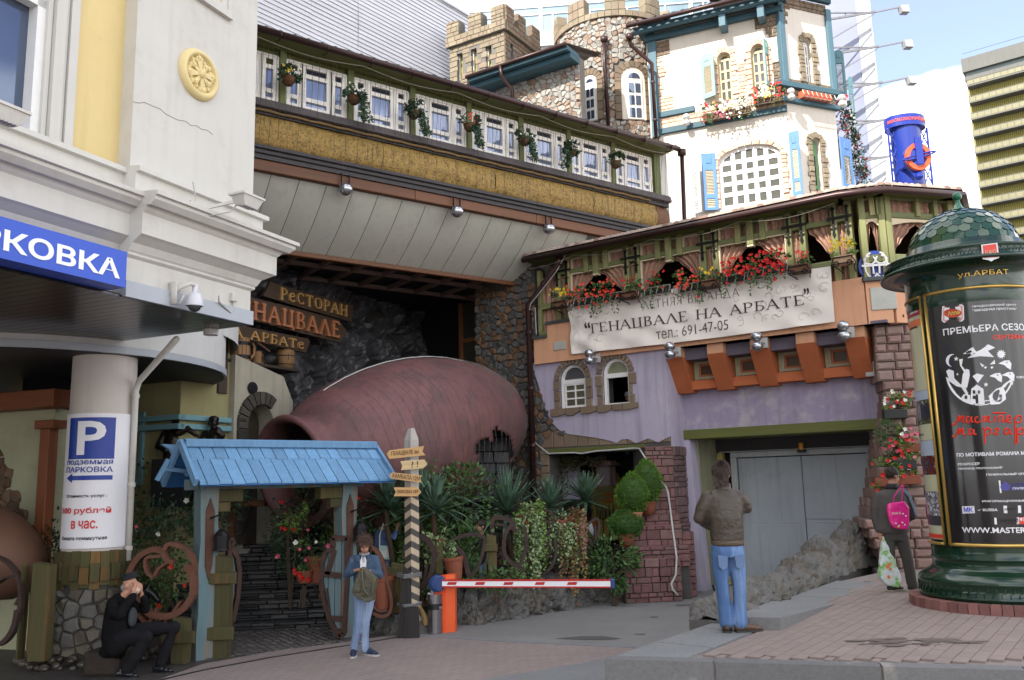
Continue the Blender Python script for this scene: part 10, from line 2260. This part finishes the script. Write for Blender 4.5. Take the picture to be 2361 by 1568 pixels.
b=B(); b.tube([tuple(hc+rm@Vector(p)) for p in ((-.085,.0,.01),(-.07,-.08,.015),(-.03,-.105,.01))],.004,4); b.tube([tuple(hc+rm@Vector((.0+.02*math.cos(t*.9)-.032,-.1,.005+.014*math.sin(t*.9)))) for t in range(8)],.003,4); ob('glasses',b,BRS,P_)
pk=thing('pink_bag','glossy pink drawstring bag with small white lettering and flowers','bag',(mp_.x-.03,mp_.y-.16,UZ+.86),R(-6)); PK=M('pink_plastic',(.80,.03,.28),.25,.1,6,.3,20,coat=.3)
b=B(); b.prism([(-.13,.1),(-.08,.02),(.09,-.0),(.13,.08),(.145,.3),(.09,.39),(-.12,.37),(-.155,.31)],-.045,.03); putm('bag_body',solid(b,.012,5,.004,12.),PK,pk)
b=B(); b.tube([(-.06,-.0,.36),(-.04,-.03,.46),(.04,-.02,.56),(.1,.02,.62)],.008,5); b.tube([(.06,-.0,.37),(.08,-.02,.5),(.11,.02,.62)],.008,5); ob('drawstring',b,PK,pk)
ob('lettering',text('mini',-.10,.02,.215,.25,-.052,.003,.0),FWHT,pk); b=B()
for cx_,cz_ in ((.03,.1),(.06,.07),(-.06,.09),(-.02,.06),(.085,.19),(.05,.22)): b.ell((cx_,-.052,cz_),(.012,.004,.012),6)
ob('flower_print',b,FWHT,pk); b=B(); b.ell((-.03,-.052,.045),(.02,.004,.014),6); ob('flower_print',b,FYEL,pk)
gb=thing('plastic_bag','white plastic carrier bag printed with green leaves and orange flowers','bag',(mp_.x-.2,mp_.y+.03,UZ+.05)); CB=M('carrier_print',(.60,.66,.66),.35,.1,5,.3,20,col2=(.16,.42,.04),c2=.45,c2s=7)
b=B(); b.prism([(-.11,.16),(-.02,.04),(.16,.0),(.2,.15),(.12,.4),(.03,.64),(-.0,.72),(-.02,.64),(-.07,.4)],-.05,.05); putm('bag_body',solid(b,.014,4,.008,11.),CB,gb); b=B(); 
for cx_,cz_ in ((.0,.3),(.03,.33),(.0,.16),(.04,.27)): blossoms([(cx_,-.07,cz_)],.03,b)
ob('flower_print',b,M('print_orange',(.75,.2,.02),.4),gb)
Yw=15.9; a=atY(t10(1745,1000),Yw); P_=person('woman in blue denim jacket photographing the plants with raised arms',(a.x,Yw,.12),R(0)); s5=2034/Yw*4.12
w5=lambda X,Y,y=0.:Vector(((X-1745)/s5,y,CZ-.12-((Y/2.3756+1700)/1.73486-hor_v(900))/2034*Yw))
b=B(); hc=w5(1722,925,.02); rm=headm(b,hc,R(125),0,.97); limb(b,[w5(1725,1010),w5(1722,960)],[.055,.05]); limb(b,[w5(1735,1300),w5(1730,1150),w5(1725,1040)],[.12,.11,.12])
limb(b,[w5(1755,1030,-.08),w5(1850,1060,-.12),w5(1872,975,0.)],[.042,.035,.026]); hand(b,w5(1872,975,0),(.3,.3,1),(0,1,0),.9); limb(b,[w5(1755,1030,.15),w5(1840,1030,.2),w5(1868,960,.1)],[.042,.035,.026]); limb(b,[w5(1720,1290),w5(1725,1480),w5(1730,1640)],[.08,.06,.045]); limb(b,[w5(1765,1290,.05),w5(1775,1480),w5(1780,1640)],[.08,.06,.045]); putm('body',solid(b,.013,3),SKIN,P_); face(P_,hc,rm)
DJ2=M('denim_mid',(.08,.14,.28),.8,.2,8,.35,90); b=B(); limb(b,[w5(1735,1180),w5(1730,1110),w5(1725,1045)],[.135,.14,.135],14); limb(b,[w5(1755,1035,-.08),w5(1800,1050,-.1),w5(1850,1055,-.12),w5(1868,1010,-.03)],[.07,.06,.055,.045]); limb(b,[w5(1755,1030,.13),w5(1840,1035,.2),w5(1860,1000,.12)],[.065,.055,.045]); putm('denim_jacket',solid(b,.014,3,.003,10.),DJ2,P_)
b=B(); limb(b,[w5(1740,1230),w5(1740,1290)],[.14,.15]); limb(b,[w5(1720,1290),w5(1725,1480),w5(1730,1640)],[.1,.08,.07]); limb(b,[w5(1765,1290,.05),w5(1775,1480),w5(1780,1640)],[.1,.08,.07]); putm('jeans',solid(b,.015,3,.003,10.),JEANL,P_)
ob('hair',hair(hc,rm,(.09,.105,.1),700,.13,sc=.97),M('hair_auburn'),P_)
cmr=thing('compact_camera','small dark camera raised by the photographing woman','camera',tuple(w5(1885,950,.08)+Vector((a.x,Yw,.12)))); b=B(); b.cbox(-.05,.05,-.02,.02,-.03,.03); b.lathe([(.018,0),(.018,.03),(0,.03)],12,(0,0.0,0)); ob('body',b,BLK,cmr)
sb=thing('shoulder_bag','mint and white shoulder bag hanging behind the photographing woman','bag',tuple(w5(1775,1190,-.2)+Vector((a.x,Yw,.12)))); b=B(); b.prism([(-.12,-.1),(.12,-.12),(.14,.06),(.08,.12),(-.1,.13)],-.05,.05); putm('bag_body',solid(b,.013,4,.004,12.),M('mint_bag',(.45,.62,.58),.6,.1,5,.2,col2=(.7,.72,.66),c2=.5,c2s=6),sb); b=B(); b.tube([(-.1,0,.12),(-.1,.02,.3),(-.04,.05,.5),(.0,.1,.42),(.05,.05,.12)],.012,5); ob('strap',b,M('bag_strap',(.6,.62,.56),.6),sb)
def bust(label,p,Y,zb,coat,hairm,yaw,seatz=.5,hat=None,low=.55,sc=1.):
 a=atY(p,Y); z0=a.z-1.0*sc+0; P_=person(label,(a.x,Y,a.z-low*sc-.14),0); H_=low*sc+.14; hc=Vector((0,0,H_)); b=B(); rm=headm(b,hc,yaw,0,sc); limb(b,[(0,.02,H_-.2*sc),(0,.01,H_-.09*sc)],[.055*sc,.05*sc]); limb(b,[(0,.02,.1),(0,.02,H_-.28*sc)],[.13*sc,.12*sc]); limb(b,[(-.16*sc,.02,H_-.27*sc),(-.2*sc,.0,H_-.5*sc)],[.045*sc,.04*sc]); limb(b,[(.16*sc,.02,H_-.27*sc),(.2*sc,.0,H_-.5*sc)],[.045*sc,.04*sc]); limb(b,[(-.08*sc,0,.1),(-.09*sc,-.1,-.35*sc),(-.09*sc,0,-.75*sc)],[.07*sc,.055*sc,.04*sc]); limb(b,[(.08*sc,0,.1),(.09*sc,-.1,-.35*sc),(.09*sc,0,-.75*sc)],[.07*sc,.055*sc,.04*sc]); putm('body',solid(b,.014,3),SKIN,P_); face(P_,hc,rm,sc)
 b=B(); limb(b,[(0,.02,.1),(0,.02,H_-.3*sc)],[.15*sc,.14*sc],14); limb(b,[(-.15*sc,.02,H_-.27*sc),(.15*sc,.02,H_-.27*sc)],[.075*sc,.075*sc]); limb(b,[(-.16*sc,.02,H_-.28*sc),(-.21*sc,.0,H_-.5*sc)],[.07*sc,.06*sc]); limb(b,[(.16*sc,.02,H_-.28*sc),(.21*sc,.0,H_-.5*sc)],[.07*sc,.06*sc]); putm('top',solid(b,.015,3,.003,9.),coat,P_)
 b=B(); limb(b,[(-.08*sc,0,.08),(-.09*sc,-.1,-.35*sc),(-.09*sc,0,-.75*sc)],[.1*sc,.075*sc,.06*sc]); limb(b,[(.08*sc,0,.08),(.09*sc,-.1,-.35*sc),(.09*sc,0,-.75*sc)],[.1*sc,.075*sc,.06*sc]); putm('trousers',solid(b,.015,3),JEAN,P_)
 if hat: b=B(); b.lathe([(0,.08),(.09*sc,.075),(.1*sc,.0),(.13*sc,-.01)],16,tuple(hc+Vector((0,0,.07)))); ob('hat',b,hat,P_)
 else: ob('hair',hair(hc,rm,(.088*sc,.103*sc,.098*sc),400,.04),hairm,P_)
 return P_
WC=M('white_coat',(.55,.56,.64),.8,.06)
bust('dark haired man in a black top behind the iron scrolls',t11(770,965),16.6,.5,M('black_top',(.015,.015,.018),.8),HD,R(-60))
bust('child in white shirt and blue shorts standing at the dark doorway',t11(1745,850),18.6,.5,M('white_tee',(.6,.62,.66),.8),HB_,R(170),sc=.8)
def vpt(p,y): x,z=V.px(p,y); w_=V.W(x,y,z); return w_
for lbl,p,ht,yw in (('kitchen worker in white coat bending inside the open arched window',t20(1110,535),None,R(-70)),('kitchen worker with a white cap at the right of the open window',t20(1297,540),WC,R(10))):
 w_=vpt(p,1.0); 
 P_=bust(lbl,(p[0],p[1]),w_.y,.5,WC,HD,yw,hat=ht,sc=.85)
BRZ=M('dark_bronze',(.025,.02,.016),.3,.4,8,.3,30,metal=.6)
def statue(label,tile,Y,hd,sh_,arm,cat='statue',arm2=None):
 a=atY(tile(*sh_),Y); o=thing('bronze_bust',label,cat,tuple(a)); w_=lambda p,y=0:atY(tile(*p),Y)-a+Vector((0,y,0)); b=B(); h=w_(hd); headm(b,h,R(20),R(-10),1.15); b.ell(h+Vector((0,.01,.08)),(.1,.11,.07),12)
 limb(b,[h-Vector((0,0,.12)),Vector((0,.05,-.05)),Vector((0,.05,-.45))],[.07,.17,.2],14); limb(b,[(-.16,.03,.0),(-.24,-.05,-.22),(-.05,-.2,-.3)],[.09,.07,.05]); P=[w_(p,-.05) for p in arm]; limb(b,P,[.08,.065,.05][:len(P)]); hand(b,P[-1],(P[-1]-P[-2]),(0,-1,0),.5); putm('figure',solid(b,.02,3,.006,12.),BRZ,o)
 b=B(); b.cbox(-.3,.3,-.2,.25,-1.3,-.45); ob('plinth',b,DARK,o)
statue('bronze bust with an outstretched arm on the left of the pair above the blue roof',t9,15.9,(1680,705),(1650,800),[(1700,790),(1790,750),(1850,790)])
statue('bronze bust with folded arms in front of the arched door',t19,16.2,(345,1330),(350,1430),[(390,1400),(430,1440),(380,1475)])
a=atY(t14(1400,740),12.9); o=thing('horse_statue','black bronze donkey head looking through the rusty iron ring','statue',tuple(a)); w_=lambda X,Y,y=0:atY(t14(X,Y),12.9)-a+Vector((0,y,0)); b=B()
limb(b,[w_(1300,960),w_(1340,850),w_(1370,750),w_(1400,710)],[.14,.11,.085,.075]); limb(b,[w_(1400,715),w_(1460,760),w_(1505,815)],[.075,.055,.042]); limb(b,[w_(1420,680,-.03),w_(1440,620,-.03)],[.022,.007]); limb(b,[w_(1400,680,.04),w_(1405,625,.04)],[.022,.007]); limb(b,[w_(1300,960),w_(1250,1050)],[.16,.17]); putm('figure',solid(b,.014,3),M('black_bronze',(.012,.012,.013),.3,.2,metal=.4),o)
o=None
for p,q in ((t17(1000,670),t17(992,716)),(t17(1065,660),t17(1085,720))): a=g(q); c=atY(p,a.y); b=B(); b.tube([(0,0,-.02),tuple(c-Vector((a.x,a.y,0)))],.02,5); tag(ob('iron_stake',b,IRON,loc=(a.x,a.y,0)),'rusty iron stub sticking up '+('left' if p==t17(1000,670) else 'right')+' in front of the gate recess','stake')
# ---------- unseen block added behind the camera, sized to shade this corner
def shade_house(name,label,x0,x1,y0,y1,h,mat):
 o=thing(name,label,'building',((x0+x1)/2,(y0+y1)/2,0)); w_,d_=(x1-x0)/2,(y1-y0)/2; b=B(); b.box(-w_,w_,-d_,d_,0,h); ob('wall',b,mat,o); b=B(); b.box(-w_-.4,w_+.4,-d_-.4,d_+.4,h,h+.5); ob('cornice',b,CREAMT,o)
 n=max(2,int(2*w_/3.2)); b=B(); b.box(-.65,.65,0,.06,0,1.9); wm=b.mesh('window',PWHITE); b=B(); b.box(-.55,.55,.06,.08,.08,1.8); pm_=b.mesh('pane',GLASSD)
 for f_ in range(int(h/3.4)):
  for k in range(n): q=link('window',wm,o,(-w_+(k+.5)*2*w_/n,d_,1.2+f_*3.4)); link('pane',pm_,q)
SHB_=M('shade_block_wall',(.55,.52,.46),.85,.1,.5,.1)
def rot_house(*a,q=0,A=0):
 shade_house(*a); o=bpy.data.objects.get('shade_block'); o.location=(.766*q-.643*A,-.643*q-.766*A,0); o.rotation_euler=(0,0,R(-40))
rot_house('shade_block','tall pale block added out of view behind the viewer to shade this corner',-6.5,6.5,-7,7,51.5,SHB_,q=-2,A=39)
bpy.data.scenes.remove(TS)
for o in bpy.data.objects:
 if o.type=='MESH' and o.name.split('.')[0] in ('foliage','flowers','flowers_red','flowers_white'): o['kind']='stuff'
